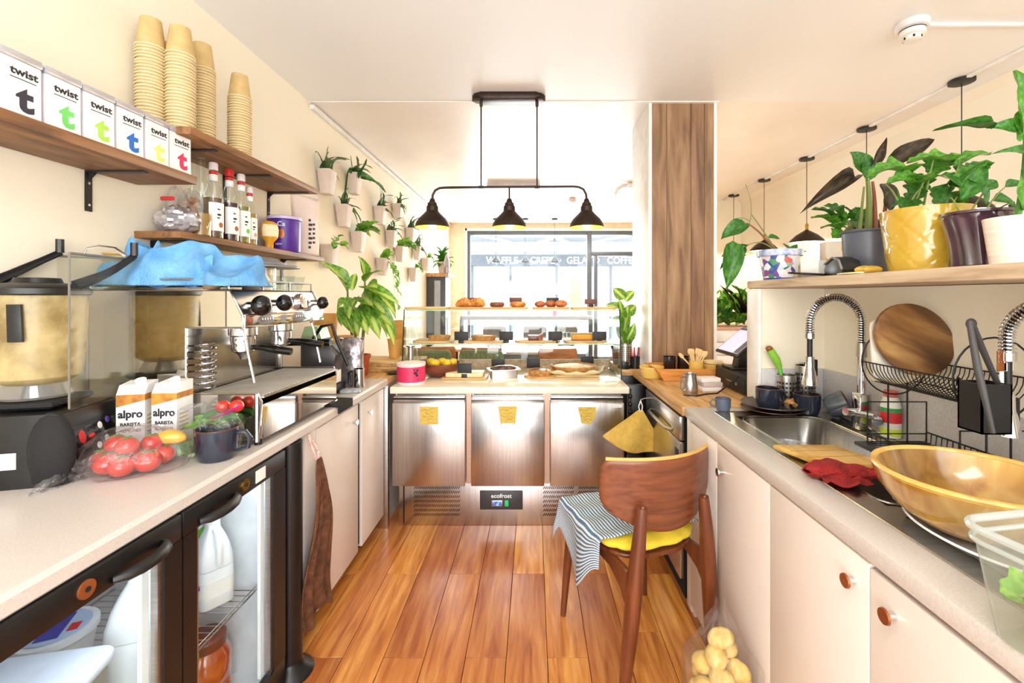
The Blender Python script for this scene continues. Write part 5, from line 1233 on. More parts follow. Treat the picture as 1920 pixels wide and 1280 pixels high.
hk = T('hanging_cloth', 'mustard yellow cloth hanging by a loop from the dishwasher side', 'cloth', (.575, 2.44, .78))
def f(u, v):
    s_ = (u-.5)*2; wv = .012+v*.125
    x = s_*wv+(-.05 if s_ < 0 else .02)*v*abs(s_)
    return (x-.02*v, .018*sin(u*9+v*2)*v, -.05-v*.235+.09*abs(s_)**1.5*v*(1 if s_ < 0 else .2))
cloth('cloth_body', mat('mustard_cloth', (222,186,92), .95, c2=(206,168,74), s=40, bump=.3, bs=300), f, 16, 18, hk, th=.004)
MB().tube([(0, 0, 0), (-.01, 0, -.03), (-.004, 0, -.06), (.006, 0, -.06), (.01, 0, -.03), (0, 0, 0)], .003, 6).obj('loop', m_paperw, hk)
MB().tube([(.07, 0, .015), (.02, 0, .012), (.0, 0, .004), (0, 0, -.004)], .003, 6).obj('hook', m_steel, hk)

# ---- things on the wooden counter
m_yel = mat('pale_yellow_bowl', (230,196,104), .45, c2=(222,186,92), s=8)
def tub(name, label, px, py, Y, r, h, m=m_yel, cat='bowl', z=None, rim=True):
    zb = z if z is not None else ZW
    t = T(name, label, cat, (A(px, 0, Y).x, Y, zb+.0005))
    MB().lathe([(0, 0), (r*.78, 0), (r*.82, .004), (r, h), (r*1.06, h), (r*1.06, h-.008), (r*1.02, h-.008)] if rim else [(0, 0), (r*.9, 0), (r, .01), (r, h)], 32).obj('body', m, t)
    MB().lathe([(r*.97, h-.002), (r*.8, .008), (0, .007)], 32).obj('inside', m, t); return t
tub('paper_bowl', 'pale yellow bowl at the column side of the wooden counter', 1222, 692, 2.66, .066, .066)
t = T('serving_tray', 'orange wooden tray with sloping sides holding cups and spoons', 'tray', (A(1302, 0, 2.62).x, 2.68, ZW+.0005))
m_tray = wood('orange_tray_wood', (176,106,44), (210,140,66), (226,160,86), st=(1.5, 14, 14), rough=.4)
m_ = MB(); 
hx, hy, zt_ = .185, .12, .066
m_.box(-hx, hx, -hy, hy, 0, .01)
for s_ in (-1, 1): m_.prism([(s_*hx, .0), (s_*(hx+.045), zt_), (s_*(hx+.055), zt_), (s_*(hx+.01), 0)], -hy-.02, hy+.02, 'y')
m_.obj('tray_base', m_tray, t)
MB().prism([(-hx, 0), (hx, 0), (hx+.045, zt_), (-hx-.045, zt_)], -hy-.012, -hy, 'y').obj('tray_side', m_tray, t)
MB().prism([(-hx, 0), (hx, 0), (hx+.045, zt_), (-hx-.045, zt_)], hy, hy+.012, 'y').obj('tray_side', m_tray, t)
zt2 = ZW+.011
m_gc = mat('glossy_black_cup', (30,26,30), .15, coat=.8)
for px, l in ((1255, 'left'), (1281, 'right')):
    c_ = tub('black_tumbler', 'glossy black tumbler, %s of the pair in the orange tray' % l, px, 0, 2.72, .036, .105, m_gc, 'cup', zt2, False)
cc = tub('cutlery_cup', 'pale yellow cup full of wooden spoons in the orange tray', 1305, 0, 2.63, .038, .092, cat='cup', z=zt2, rim=False)
m_spn = mat('pale_wooden_spoon', (236,204,146), .55, c2=(224,190,128), s=40)
sr = random.Random(8)
for k in range(14):
    a = sr.uniform(0, 6.28); e = sr.uniform(.0, .018); x, y = cc.location.x+e*cos(a), 2.63+e*sin(a); tilt = sr.uniform(-.35, .35)
    if k == 0: tilt = -.75
    if k > 9: tilt = .45
    m_ = MB(); m_.box(-.004, .004, -.001, .001, 0, .1); m_.ell((0, 0, .115), (.011, .0025, .02), 12, 8)
    tag(m_.obj('wooden_spoon', m_spn, None, (x, y, zt2+.03), (sr.uniform(-.15, .15), tilt, sr.uniform(-.6, .6))), 'pale wooden spoon in the yellow cup on the orange tray', 'spoon', 'wooden spoons in the yellow cup')
tub('paper_bowl', 'pale yellow bowl at the right of the orange tray', 1335, 0, 2.66, .05, .07, z=zt2)
tag(MB().lathe([(0, 0), (.052, 0), (.054, .004), (.054, .014), (0, .016)], 28).obj('bowl_lid', mat('cream_lid', (238,222,170), .45), None, (A(1337, 0, 2.66).x, 2.66, zt2+.0735)), 'cream lid on the right-hand yellow bowl', 'lid')
t = T('milk_pitcher', 'brushed steel milk pitcher on the wooden counter', 'pitcher', (A(1294, 0, 2.22).x, 2.22, ZW+.0005), R(200))
MB().lathe([(0, 0), (.036, 0), (.038, .004), (.036, .05), (.03, .085), (.032, .1), (.030, .1), (.028, .085), (.034, .05), (.034, .006), (0, .005)], 28).obj('body', m_steel, t)
MB().tube([(.033, 0, .085), (.058, 0, .08), (.058, 0, .03), (.036, 0, .02)], .004, 8, flat=1.6).obj('handle', m_steel, t)
for k, (dx, n) in enumerate(((0, 'bottom'), (.006, 'middle'), (-.004, 'top'))):
    tag(MB().box(-.05, .05, -.035, .035, 0, .022, .003).obj('napkin_pack', mats.setdefault('nap%d' % (k % 2), mat('napkin_pack_%d' % k, ((240,232,226), (206,190,186))[k % 2], .6)), None, (A(1332, 0, 2.28).x+dx, 2.30, ZW+.0006+k*.0225), (0, 0, .1)), 'flat white pack, %s of three beside the cash drawer' % n, 'packet', 'white packs beside the cash drawer')
tag(MB().box(-.07, .07, -.05, .05, 0, .002).obj('paper_sheet', mat('cream_sheet', (244,228,190), .7), None, (A(1318, 0, 2.45).x, 2.45, ZW+.0006), (0, 0, .2)), 'cream sheet of paper behind the steel pitcher', 'paper')
# till: cash drawer + touchscreen
t = T('cash_drawer', 'black cash drawer on the wooden counter against the partition', 'cash drawer', (1.18, 2.32, ZW+.0006), R(-90))
m_drw = mat('black_powder_coat', (40,38,38), .45, c2=(30,29,29), s=200)
MB().box(-.18, .18, -.18, .18, .006, .098, .004).obj('casing', m_drw, t); MB().box(-.17, .17, -.184, -.18, .012, .08, .002).obj('drawer_front', m_blackm, t)
MB().box(-.03, .04, -.1855, -.184, .045, .05).obj('maker_plate', m_steel, t); MB().cyl((.09, -.184, .045), (.09, -.188, .045), .008).obj('lock', m_steel, t)
for x in (-.15, .15):
    for y in (-.15, .15): MB().cyl((x, y, 0), (x, y, .006), .01).obj('foot', m_rubber, t)
t = T('touchscreen_till', 'tilted touchscreen till on a black stand on the cash drawer', 'screen', (1.08, 2.375, ZW+.0995), 0)
MB().box(-.07, .07, -.06, .07, 0, .012, .004).obj('stand_base', m_black, t)
MB().prism([(-.03, .012), (.05, .012), (.035, .13), (-.01, .11)], -.035, .035, 'y', .004).obj('stand_post', m_black, t)
SM = Matrix.Translation((0, 0, .147)) @ Matrix.Rotation(R(-40), 4, 'Y')
sc_ = MB(); sc_.M = SM; sc_.box(-.105, .105, -.13, .13, -.014, 0, .004)
sp_ = sc_.obj('screen_frame', m_black, t)
q = MB(); q.M = SM; q.box(-.09, .09, -.118, .118, 0, .0012); q = q.obj('lit_screen', mat('lit_screen_white', (214,214,244), .3, emit=.7), sp_)
for (x0, x1, z0, z1, mm) in ((.075, .128, -.088, .088, 'side'), (-.128, .075, .07, .088, 'bar'), (.08, .122, .02, .075, 'purple')):
    q2 = MB(); q2.M = SM; q2.box(z0, z1, -x1*.92, -x0*.92, .0012, .0018); q2.obj('screen_panel', mat('screen_'+mm, {'side': (110,108,112), 'bar': (90,80,80), 'purple': (110,90,190)}[mm], .3, emit=.3), sp_)
cbp = [A(1385, 705, 2.2), A(1365, 722, 2.15), onz(1345, 737, ZW+.004), onz(1325, 738, ZW+.004), onz(1305, 742, ZW+.004), onz(1290, 741, ZW+.004), onz(1282, 740, ZW+.02)]
tag(MB().tube(cbp, .0035, 8).obj('power_cable', m_black), 'black cable trailing from the till across the wooden counter', 'cable')
# steel holder with plant, pens, left of column
Yh = 3.02
t = T('cutlery_holder', 'perforated steel holder standing left of the column', 'holder', (A(1172, 0, Yh).x, Yh, ZW+.0005))
m_ = MB(); m_.lathe([(0, 0), (.05, 0), (.05, .02), (0, .02)], 24); m_.obj('base', m_black, t)
MB().lathe([(.04, .02), (.044, .022), (.044, .16), (.041, .16), (.041, .022)], 28).obj('perforated_cup', m_steel, t)
m_ = MB()
for i in range(8):
    for j in range(5):
        a = R(-90)+(j-2)*.32; m_.M = Matrix.Rotation(a, 4, 'Z'); m_.box(.0438, .0446, -.003, .003, .04+i*.014, .047+i*.014)
o = m_.obj('holes', m_dark, t); o['kind'] = 'stuff'
pv = T('potted_plant', 'upright variegated plant left of the column, rising above the steel holder', 'plant', (A(1170, 0, Yh+.02).x, Yh+.18, ZW+.0005))
potlathe(pv, m_black, .045, .055, .13)
b0 = Vector((pv.location.x, pv.location.y, ZW+.12))
for (pa, pb, w_, be) in (((1168, 580), (1135, 572), .07, .3), ((1172, 560), (1150, 540), .08, .3), ((1172, 565), (1190, 545), .08, .4), ((1170, 600), (1160, 560), .06, .3), ((1168, 610), (1150, 590), .07, .5), ((1172, 590), (1192, 572), .08, .6), ((1170, 640), (1157, 606), .06, .4), ((1174, 640), (1190, 604), .07, .5), ((1170, 650), (1160, 625), .06, .4), ((1176, 650), (1188, 622), .06, .4), ((1172, 620), (1178, 570), .08, .3), ((1168, 630), (1172, 590), .07, .3), ((1170, 655), (1182, 630), .06, .6), ((1166, 600), (1156, 575), .06, .5)):
    Y = pv.location.y+wr.uniform(-.05, .05); leaf(pv, m_lf2, A(pa[0], pa[1], pv.location.y), A(pb[0], pb[1], Y), w_, 'oval', be, (0, -1, .6), roll=wr.uniform(-.5, .5))
for k in range(4): stem(pv, m_lfb, [b0+Vector((.01*k-.015, 0, -.01)), A(1168+2*k, 620, pv.location.y), A(1168+k*2, 585, pv.location.y)], .006)
t = T('pen_pot', 'black pot of coloured pens beside the column', 'pot', (A(1192, 0, 2.99).x, 3.0, ZW+.0005))
MB().lathe([(0, 0), (.028, 0), (.03, .08), (.027, .08), (.026, .004), (0, .004)], 20).obj('body', m_black, t)
for k, cc_ in enumerate(((206,40,36), (240,100,40), (40,60,150), (30,30,34), (220,60,50))):
    tag(MB().cyl((0, 0, 0), (wr.uniform(-.02, .02), wr.uniform(-.01, .01), .13), .004, n=8).obj('pen', mat('pen_%d' % k, cc_, .4), None, (t.location.x+(k-2)*.009, 3.0, ZW+.008)), '%s pen in the black pot beside the column' % ('red', 'orange', 'blue', 'black', 'vermilion')[k], 'pen')
t = T('napkin_dispenser', 'small orange and black box in front of the pens beside the column', 'box', (A(1190, 0, 2.96).x+.03, 2.965-.03, ZW+.0005)); t.location = (.60, 2.98, ZW+.0005)
MB().box(-.02, .02, -.02, .02, 0, .05, .002).obj('box_body', m_black, t)

# ---- sink surroundings
t0 = mug('espresso_cup', 'small grey blue espresso cup on the worktop corner by the sink', (.79, 1.895, ZW+.0005), .031, .052, R(160), mat('grey_blue_glaze', (92,104,122), .45, c2=(80,92,110)))
t = T('plate', 'dark plate with a folded crust at the sink corner', 'plate', (.99, 1.875, ZW+.0125))
MB().lathe([(0, 0), (.06, 0), (.105, .014), (.125, .022), (.124, .025), (.1, .019), (.055, .006), (0, .005)], 40).obj('dish', mat('dark_stoneware', (58,50,48), .4, c2=(84,72,66), s=30), t)
t = T('plate', 'lower dark plate under the plate at the sink corner', 'plate', (.985, 1.878, ZW+.0015))
MB().lathe([(0, 0), (.06, 0), (.10, .008), (.12, .016), (.119, .018), (.1, .012), (.055, .004), (0, .003)], 40).obj('dish', m_navyr, t)
mug('mug', 'navy mug standing on the dark plate by the sink', (.955, 1.85, ZW+.02), .048, .085, R(10))
mug('mug', 'navy mug behind the sink between the plate and the tilted mug', (1.10, 1.83, ZW+.003), .05, .082, R(170), handle=False)
mug('mug', 'grey navy mug lying tilted in the sink corner', (1.155, 1.79, ZW+.035), .046, .075, 0, mat('grey_glaze', (96,106,112), .25, c2=(60,68,78), s=10, coat=.5), rot=(R(10), R(62), R(-20)))
tag(MB().grid(10, 10, lambda u, v: (-.03+.06*u+.004*sin(v*9), -.02+.04*v, .012+.018*sin(u*7)*sin(v*5)+.004*sin(u*17))).obj('bread_crust', m_crust, None, (1.045, 1.835, ZW+.034), solid=.006, sub=1, smooth=0), 'crumpled pastry crust on the dark plate', 'pastry')
tag(MB().ell((0, 0, 0), (.022, .02, .022), 14, 10).obj('radish', mat('pink_radish_skin', (214,60,90), .35), None, (1.04, 1.915, ZW+.03)), 'small pink red ball between the mugs behind the plate', 'vegetable')
for k, (x, y, h, l) in enumerate(((1.06, 1.905, .145, 'perforated steel utensil pot behind the spray head'), (1.135, 1.90, .185, 'taller perforated steel utensil pot in the sink corner'))):
    t = T('utensil_pot', l, 'holder', (x, y, ZW+.0025))
    MB().lathe([(0, 0), (.036, 0), (.037, .003), (.037, h), (.035, h), (.035, .004), (0, .003)], 28).obj('cup', m_steel, t)
    m_ = MB()
    for i in range(int(h/.02)-1):
        for j in range(11): m_.M = Matrix.Rotation(R(-180)+j*.36, 4, 'Z'); m_.box(.0368, .0376, -.0035, .0035, .02+i*.018, .028+i*.018)
    o = m_.obj('holes', m_dark, t); o['kind'] = 'stuff'
t = T('dish_brush', 'green-handled brush leaning in the near utensil pot', 'brush', (1.045, 1.905, ZW+.012))
MB().tube([(0, 0, 0), (0, 0, .09), (-.015, 0, .17)], [.006, .007, .008], 10).obj('shaft', m_greenp, t)
MB().tube([(-.015, 0, .165), (-.03, 0, .20), (-.055, 0, .24)], [.012, .017, .015], 12).obj('green_handle', mat('green_gradient_handle', (150,206,70), .4, c2=(120,180,50)), t)
MB().ell((-.058, 0, .245), (.014, .014, .012), 12, 8).obj('brown_tip', m_brn, t)
for k in range(3): tag(MB().tube([(0, 0, 0), (.0, 0, .14), (.008*(k-1), 0, .19)], [.003, .004, .007], 8, flat=.5).obj('cutlery_piece', m_gbl if k else m_chrome, None, (1.125+k*.012, 1.9, ZW+.01), (0, 0, 0)), '%s handle in the taller utensil pot' % ('steel', 'black', 'second black')[k], 'cutlery', 'handles in the utensil pot')

def spring_tap(label, bx, by, rx, ry, arc_top, spray_z, end_x, end_y, rr):
    """riser at bx,by; spring arches over to end_x,end_y where the spray hangs"""
    t = T('spring_tap', label, 'tap', (bx, by, ZW+.0015))
    MB().box(-.022, .022, -.022, .022, 0, .13, .004).obj('tap_body', m_chrome, t)
    L = MB().cyl((-.02, 0, .06), (-.065, -.01, .065), .013, .013); L.cyl((-.02, 0, .06), (.02, -.07, .06), .014); L.obj('lever', m_chrome, t)
    MB().cyl((.0, -.07, .06), (-.03, -.115, .06), .012, .016).obj('side_valve', m_chrome, t)
    MB().tube([(0, 0, .13), (0, 0, .13), (0, 0, spray_z+.12)], [.014, .014, .014], 16).obj('riser', m_chrome, t)
    MB().tube([(0, 0, spray_z+.10), (0, 0, spray_z+.15)], .017, 16).obj('collar', m_steel, t)
    ex, ey = end_x-bx, end_y-by; r = math.hypot(ex, ey)/2; d = Vector((ex, ey, 0)).normalized(); zc = arc_top-r
    path = [Vector((0, 0, spray_z+.14+(zc-spray_z-.14)*k/8)) for k in range(8)]+[d*r+Vector((0, 0, zc))+(-d*cos(a)*r+Vector((0, 0, sin(a)*r))) for a in [pi*k/20 for k in range(21)]]
    path += [d*2*r+Vector((0, 0, zc-k*.012)) for k in (1, 2, 3)]
    MB().tube(path, .007, 8).obj('inner_hose', m_black, t)
    # the coil
    Ls = [0]; 
    for a, b in zip(path, path[1:]): Ls.append(Ls[-1]+(b-a).length)
    tot = Ls[-1]; pitch = .0085; N = int(tot/pitch*10); pts = []; j = 0
    side = d.cross(Vector((0, 0, 1)))
    for k in range(N+1):
        s_ = tot*k/N
        while j < len(Ls)-2 and Ls[j+1] < s_: j += 1
        f_ = (s_-Ls[j])/max(1e-9, Ls[j+1]-Ls[j]); p = path[j].lerp(path[j+1], f_); tg = (path[j+1]-path[j]).normalized(); nn = tg.cross(side); a = 2*pi*k/10
        pts.append(p+(nn*cos(a)+side*sin(a))*rr)
    MB().tube(pts, .0026, 5).obj('spring_coil', m_chrome, t)
    e = path[-1]; z1 = spray_z
    MB().tube([e, (e.x, e.y, e.z-.02)], rr+.003, 16).obj('end_collar', m_chrome, t)
    MB().tube([(e.x, e.y, e.z-.02), (e.x, e.y, z1+.10)], .009, 12).obj('hose_tail', m_blackm, t)
    MB().tube([(e.x, e.y, z1+.10), (e.x, e.y, z1+.06), (e.x, e.y, z1+.05), (e.x, e.y, z1)], [.014, .015, .018, .027], 20).obj('spray_head', m_chrome, t)
    MB().box(e.x+.012, e.x+.026, e.y-.006, e.y+.006, z1+.03, z1+.09, .003).obj('spray_trigger', m_black, t)
    return t
spring_tap('chrome spring tap behind the sink beside the round wooden board', 1.172, 1.625, 0, 0, .470, .158, .99, 1.63, .013)
spring_tap('chrome spring tap with a hanging spray head at the right edge', 1.185, .93, 0, 0, .46, .142, 1.135, 1.09, .014)

# ---- dish rack
rk = T('dish_rack', 'two-tier black wire dish rack by the sink', 'dish rack', (0, 0, ZW+.004))
ya, yb = 1.12, 1.43; xa, xb = 1.05, 1.235
MB().box(xa-.03, xb, ya-.02, yb+.02, .0, .012, .004).obj('drip_tray', m_black, rk)
for y in (ya, yb):
    m_ = MB(); m_.tube([(xa, y, .012), (xa, y, .14), (xb, y, .14), (xb, y, .012)], .0025, 6); m_.tube([(xa, y, .04), (xb, y, .04)], .002, 6)
    for x in (xa+.065, xa+.125): m_.tube([(x, y, .012), (x, y, .20)], .0028, 6)
    m_.obj('end_frame', m_blackm, rk)
m_ = MB()
for x in (xa, xb): m_.tube([(x, ya, .045), (x, yb, .045)], .0025, 6)
for k in range(18): y = ya+(yb-ya)*k/17; m_.tube([(xb, y, .045), (xb-.003, y, .015), (xa, y, .015), (xa, y, .045)], .0014, 5)
o = m_.obj('lower_wires', m_blackm, rk); o['kind'] = 'stuff'
cx_, cz_, rr_ = 1.135, 1.135-ZW-.004, .103
for y in (ya, yb): MB().tube([(cx_+rr_*cos(a), y, cz_+rr_*sin(a)) for a in [2*pi*k/32 for k in range(32)]], .0024, 6, closed=True).obj('end_hoop', m_blackm, rk)
m_ = MB()
for x in (cx_-rr_+.005, cx_+rr_-.005): m_.tube([(x, ya, cz_), (x, yb, cz_)], .0024, 6)
m_.tube([(cx_-.06, ya, cz_-.062), (cx_-.06, yb, cz_-.062)], .002, 6); m_.tube([(cx_+.06, ya, cz_-.062), (cx_+.06, yb, cz_-.062)], .002, 6)
m_.obj('basket_rails', m_blackm, rk)
m_ = MB()
for k in range(22):
    y = ya+(yb-ya)*(k+.5)/22; m_.tube([(cx_+(rr_-.008)*cos(a), y, cz_+(.072)*sin(a)) for a in [pi+pi*j/12 for j in range(13)]], .0014, 5)
o = m_.obj('basket_ribs', m_blackm, rk); o['kind'] = 'stuff'
t = T('round_wooden_board', 'round dark wooden board with pale stripes standing in the rack', 'board', (1.148, 1.375, 1.209), 0)
m_ = MB(); m_.prism([(.112*cos(a)*(1+.05*cos(2*a+1)), .104*sin(a)*(1+.05*cos(2*a+1))) for a in [2*pi*k/40 for k in range(40)]], -.008, .008, 'y', .003); m_.obj('board', m_acacia, t, rot=(0, R(28), 0)); t.rotation_euler = (R(-6), 0, R(-6))
tag(MB().prism(rrect(-.05, .06, -.09, .09, .02), -.005, .005, 'y', .002).obj('white_board', mat('white_plastic_board', (238,230,216), .5), None, (1.10, 1.415, 1.175), (R(-4), 0, 0)), 'white plastic board behind the round wooden board', 'board')
t = T('cutlery_caddy', 'black plastic cutlery caddy hooked on the end of the dish rack', 'holder', (1.065, 1.075, 1.022))
m_ = MB(); m_.box(-.035, .035, -.03, .03, 0, .004); m_.box(-.035, -.031, -.03, .03, 0, .115); m_.box(.031, .035, -.03, .03, 0, .115); m_.box(-.035, .035, -.03, -.026, 0, .115); m_.box(-.035, .035, .026, .03, 0, .115)
m_.obj('caddy', m_black, t); MB().tube([(-.02, .03, .11), (-.02, .045, .118), (-.02, .047, .10)], .003, 6).obj('caddy_hook', m_black, t)
m_tong = mat('dark_grey_silicone', (58,54,54), .5)
t = T('tongs', 'dark grey tongs leaning out of the cutlery caddy', 'tongs', (0, 0, 0))
p0, p1, p2 = A(1818, 606, 1.04), A(1833, 690, 1.02), A(1862, 812, 1.0)
MB().tube([p0, p1, p2], [.006, .008, .005], 10, flat=.6).obj('tong_arm', m_tong, t)
MB().tube([A(1824, 608, 1.05), A(1840, 650, 1.06), A(1872, 722, 1.07)], [.006, .007, .006], 10, flat=.6).obj('tong_arm', m_tong, t)
MB().ell(A(1821, 607, 1.045), (.011, .009, .013), 12, 8).obj('tong_joint', m_tong, t)
for k, (px, l) in enumerate(((1878, 'left'), (1890, 'right'))):
    t = T('fork', 'white fork standing tines up in the cutlery caddy, %s of two' % l, 'fork', A(px, 735, 1.085), 0)
    MB().tube([(0, 0, -.04), (0, 0, .05)], .004, 8, flat=.5).obj('fork_handle', m_paperw, t); m_ = MB(); m_.box(-.011, .011, -.0015, .0015, .05, .07, .001); 
    for j in range(4): m_.box(-.011+j*.0065, -.008+j*.0065, -.001, .001, .07, .098)
    m_.obj('fork_head', m_paperw if k else m_copper, t)
t = T('washing_up_bottle', 'white bottle with red and green label behind the tap', 'bottle', (1.205, 1.535, ZW+.003))
MB().lathe([(0, 0), (.028, 0), (.03, .01), (.03, .10), (.022, .13), (.02, .135), (0, .135)], 24).obj('body', mat('white_bottle', (232,228,216), .4), t)
MB().lathe([(.0305, .008), (.0305, .03)], 24).obj('lime_band', mat('lime_base', (200,220,60), .4), t); MB().lathe([(.0305, .05), (.0305, .085)], 24).obj('red_label', m_redp, t); MB().lathe([(.0306, .085), (.0306, .1)], 24).obj('green_label', mat('dark_green_label', (60,150,80), .4), t)
MB().lathe([(.012, .135), (.02, .137), (.02, .155), (0, .157)], 20).obj('red_cap', mat('coral_cap', (214,100,84), .4), t)
# boards, cloth, bowls
pts = [(A(px, py, 1).x, 0) for px, py in ()]
cor = [onz(1450, 833, .884), onz(1562, 833, .884), onz(1668, 868, .884), onz(1558, 874, .884)]
c0 = sum((Vector((p.x, p.y, 0)) for p in cor), Vector())/4
t = T('bamboo_board', 'flat yellow bamboo chopping board lying across the sink', 'board', (c0.x, c0.y, .871))
MB().prism([(p.x-c0.x, p.y-c0.y) for p in cor], 0, .013, bev=.003).obj('board', m_bamboo, t)
for k in (.33, .62):
    a = cor[0].lerp(cor[3], k)-c0; b = cor[1].lerp(cor[2], k)-c0; MB().tube([(a.x, a.y, .0131), (b.x, b.y, .0131)], .0006, 4).obj('board_joint', m_brn, t)
tag(MB().prism(rrect(-.08, .08, -.05, .05, .02), 0, .004, bev=.001).obj('white_scraper', mat('white_scraper_plastic', (236,234,232), .4), None, (1.06, 1.235, .868), (0, 0, -.3)), 'flat white tray edge between bamboo board and dish rack', 'tray')
tub_ = T('plastic_bowl', 'clear plastic bowl standing in the large sink basin', 'bowl', (.885, 1.56, .722))
MB().lathe([(0, 0), (.05, 0), (.075, .1), (.08, .102), (.078, .106), (.048, .004)], 28).obj('bowl', clear('clear_bowl', (245,245,245), .3, body=.2), tub_)
m_red = mat('red_towelling', (176,40,34), .95, c2=(140,24,24), s=30, bump=.9, bs=240)
t = T('red_cloth', 'rolled red cloth lying over the sink edge between board and bowl', 'cloth', (.85, 1.17, .873))
def f(u, v):
    a = u*2*pi; L = (v-.5)*.27; r_ = (.02+.008*sin(v*9)+.004*sin(v*31))*(.35+.65*sin(pi*min(1, max(0, v*1.0)))**.3)
    return (L+.01*sin(a*2), -.45*L*.3+r_*1.5*cos(a)+.012*sin(v*7), max(-.004, r_*sin(a)*.9+.014)+.003*sin(a*5+v*20))
m_ = MB(); m_.grid(22, 34, f, closed_u=True); m_.obj('rolled_cloth', m_red, t, solid=.003, sub=1, smooth=0)
def f(u, v): return (-.10+.12*u-.03*v, .035-.09*v+.01*sin(u*9), .004+.006*sin(u*12+v*7)+.008*(1-v))
m_ = MB(); m_.grid(18, 12, f); m_.obj('cloth_flap', m_red, t, solid=.004, sub=1, smooth=0)
# salad bowl
sb = T('salad_bowl', 'large glossy bamboo salad bowl standing over the sink drainer', 'bowl', (.875, .905, .885))
R_, H_ = .166, .10
prof_o = [(0, -.012), (.055, -.012), (.09, .0), (.13, .03), (.155, .066), (R_, H_), ]
m_bowl = wood('bamboo_bowl_strips', (160,104,40), (208,160,76), (228,190,108), st=(10, 10, 1.2), rough=.14, s=2.4, coat=1, bands=.7)
MB().lathe(prof_o+[(R_-.004, H_+.003), (R_-.012, H_), (.14, .06), (.115, .028), (.08, .008), (.05, .0), (0, 0)], 56).obj('bowl_shell', m_bowl, sb)
MB().tube([((R_-.006)*cos(a), (R_-.006)*sin(a), H_+.001) for a in [2*pi*k/56 for k in range(56)]], .0065, 8, closed=True).obj('bowl_rim', m_bamboo, sb)
m_red2 = mat('tomato_scrap', (200,60,40), .4)
for k, (x, y) in enumerate(((.02, -.13), (.035, -.12), (-.03, -.06), (.05, -.05))): tag(MB().ell((0, 0, 0), (.011, .006, .004), 10, 6).obj('tomato_scrap', m_red2 if k < 2 else m_crust, None, (.875+x*.8, .905+y*.8, .885+(.034 if k < 2 else .008))), 'small %s scrap in the salad bowl, %s' % (('red', 'red', 'pale', 'pale')[k], ('leftmost near the front rim', 'right of its twin by the front rim', 'near the bowl centre', 'right of centre')[k]), 'food scrap')
wd = T('white_dish', 'shallow white dish under the salad bowl', 'dish', (.885, .865, .8665))
m_ = MB(); m_.M = Matrix.Diagonal((.84, 1.1, 1, 1)); m_.lathe([(0, 0), (.11, 0), (.145, .02), (.152, .022), (.15, .026), (.142, .022), (.108, .004), (0, .003)], 48); m_.obj('dish', mat('white_enamel', (232,232,236), .2, coat=.4), wd)
# clear container of lettuce
ct = T('food_container', 'square clear plastic container of lettuce at the right picture edge', 'container', (.797, .534, ZW+.001), R(10))
m_ctr = clear('frosted_clear_plastic', (246,250,248), .15, body=.14, bodyc=(246,250,248), rough=.15)
m_ = MB(); w0, w1, h_ = .135, .155, .15
prev = None
for w_, z in ((w0, 0), (w0+.002, .004), (w1, h_)):
    ring = [m_._v((x, y, z)) for x, y in rrect(-w_, w_, -w_, w_, .03, 5)]
    if prev: 
        for k in range(len(ring)): m_._f([prev[k], ring[k], ring[(k+1) % len(ring)], prev[(k+1) % len(ring)]])
    else: m_._f(ring)
    prev = ring
m_.obj('container_body', m_ctr, ct)
rimm = clear('container_rim_plastic', (236,240,240), .3, body=.5, bodyc=(236,240,240), rough=.1)
MB().tube([(x, y, h_) for x, y in rrect(-w1-.002, w1+.002, -w1-.002, w1+.002, .032, 5)], .0055, 8, closed=True).obj('container_rim', rimm, ct)
MB().tube([(x, y, h_-.018) for x, y in rrect(-w1, w1, -w1, w1, .031, 5)], .0035, 8, closed=True).obj('container_ridge', rimm, ct)
m_let = leafmat('pale_lettuce_leaf', (190,222,120), (220,236,160), s=5)
lt = T('lettuce', 'pile of pale lettuce leaves inside the clear container', 'lettuce', (.797, .534, ZW+.004))
RM = Matrix.Translation((.797, .534, ZW+.004)) @ Matrix.Rotation(R(10), 4, 'Z')
for k in range(64):
    x, y, z = sr.uniform(-.11, .1), sr.uniform(-.1, .11), sr.uniform(.008, .075)
    if k % 2: x = sr.uniform(-.12, -.06)
    a2 = sr.uniform(0, 6.28); tx, ty = min(.12, max(-.126, x+.085*cos(a2))), min(.126, max(-.12, y+.085*sin(a2)))
    if math.hypot(tx-x, ty-y) < .04: tx, ty = x*.4, y*.4
    leaf(lt, m_let if k % 3 else m_lfb, RM @ Vector((x, y, z)), RM @ Vector((tx, ty, z+sr.uniform(-.004, .03))), .075, 'lobe', sr.choice((.5, .9)), (0, 0, 1), roll=sr.uniform(-.5, .5))

# ---- shelf above the partition and its plants
t = T('wooden_shelf', 'pale oak shelf on the partition carrying the potted plants', 'shelf', (0, 0, 1.374))
MB().box(.972, 1.40, -.4, 2.06, 0, .034, .002).obj('board', m_oakshelf, t)
MB().box(.968, .9715, -.4, 2.06, .002, .032).obj('edge_band', m_oakshelf, t)
m_ = MB(); m_.box(.976, .980, .4, 1.944, -.03, -.001)
ZP = 1.4085
def pot(name, label, px, X, r0, r1, h, m, wob=None, n=40):
    Y = X*853.3/(px-1000); t = T(name, label, 'plant', (X, Y, ZP)); 
    MB().lathe([(0, 0), (r0, 0), (r0*1.02, .004), (r1, h), (r1*.93, h), (r1*.9, h*.86), (0, h*.86)], n, wob=wob).obj('pot', m, t)
    MB().lathe([(0, h*.87), (r1*.9, h*.865)], 20).obj('soil', m_soil, t)
    return t
m_tal = spots('painted_ceramic', [(0, (232,230,236)), (.45, (238,236,240)), (.55, (70,110,180)), (.66, (60,140,80)), (.74, (236,232,236)), (.85, (206,60,48)), (.93, (60,80,160))], s=46, rough=.2, coat=.6)
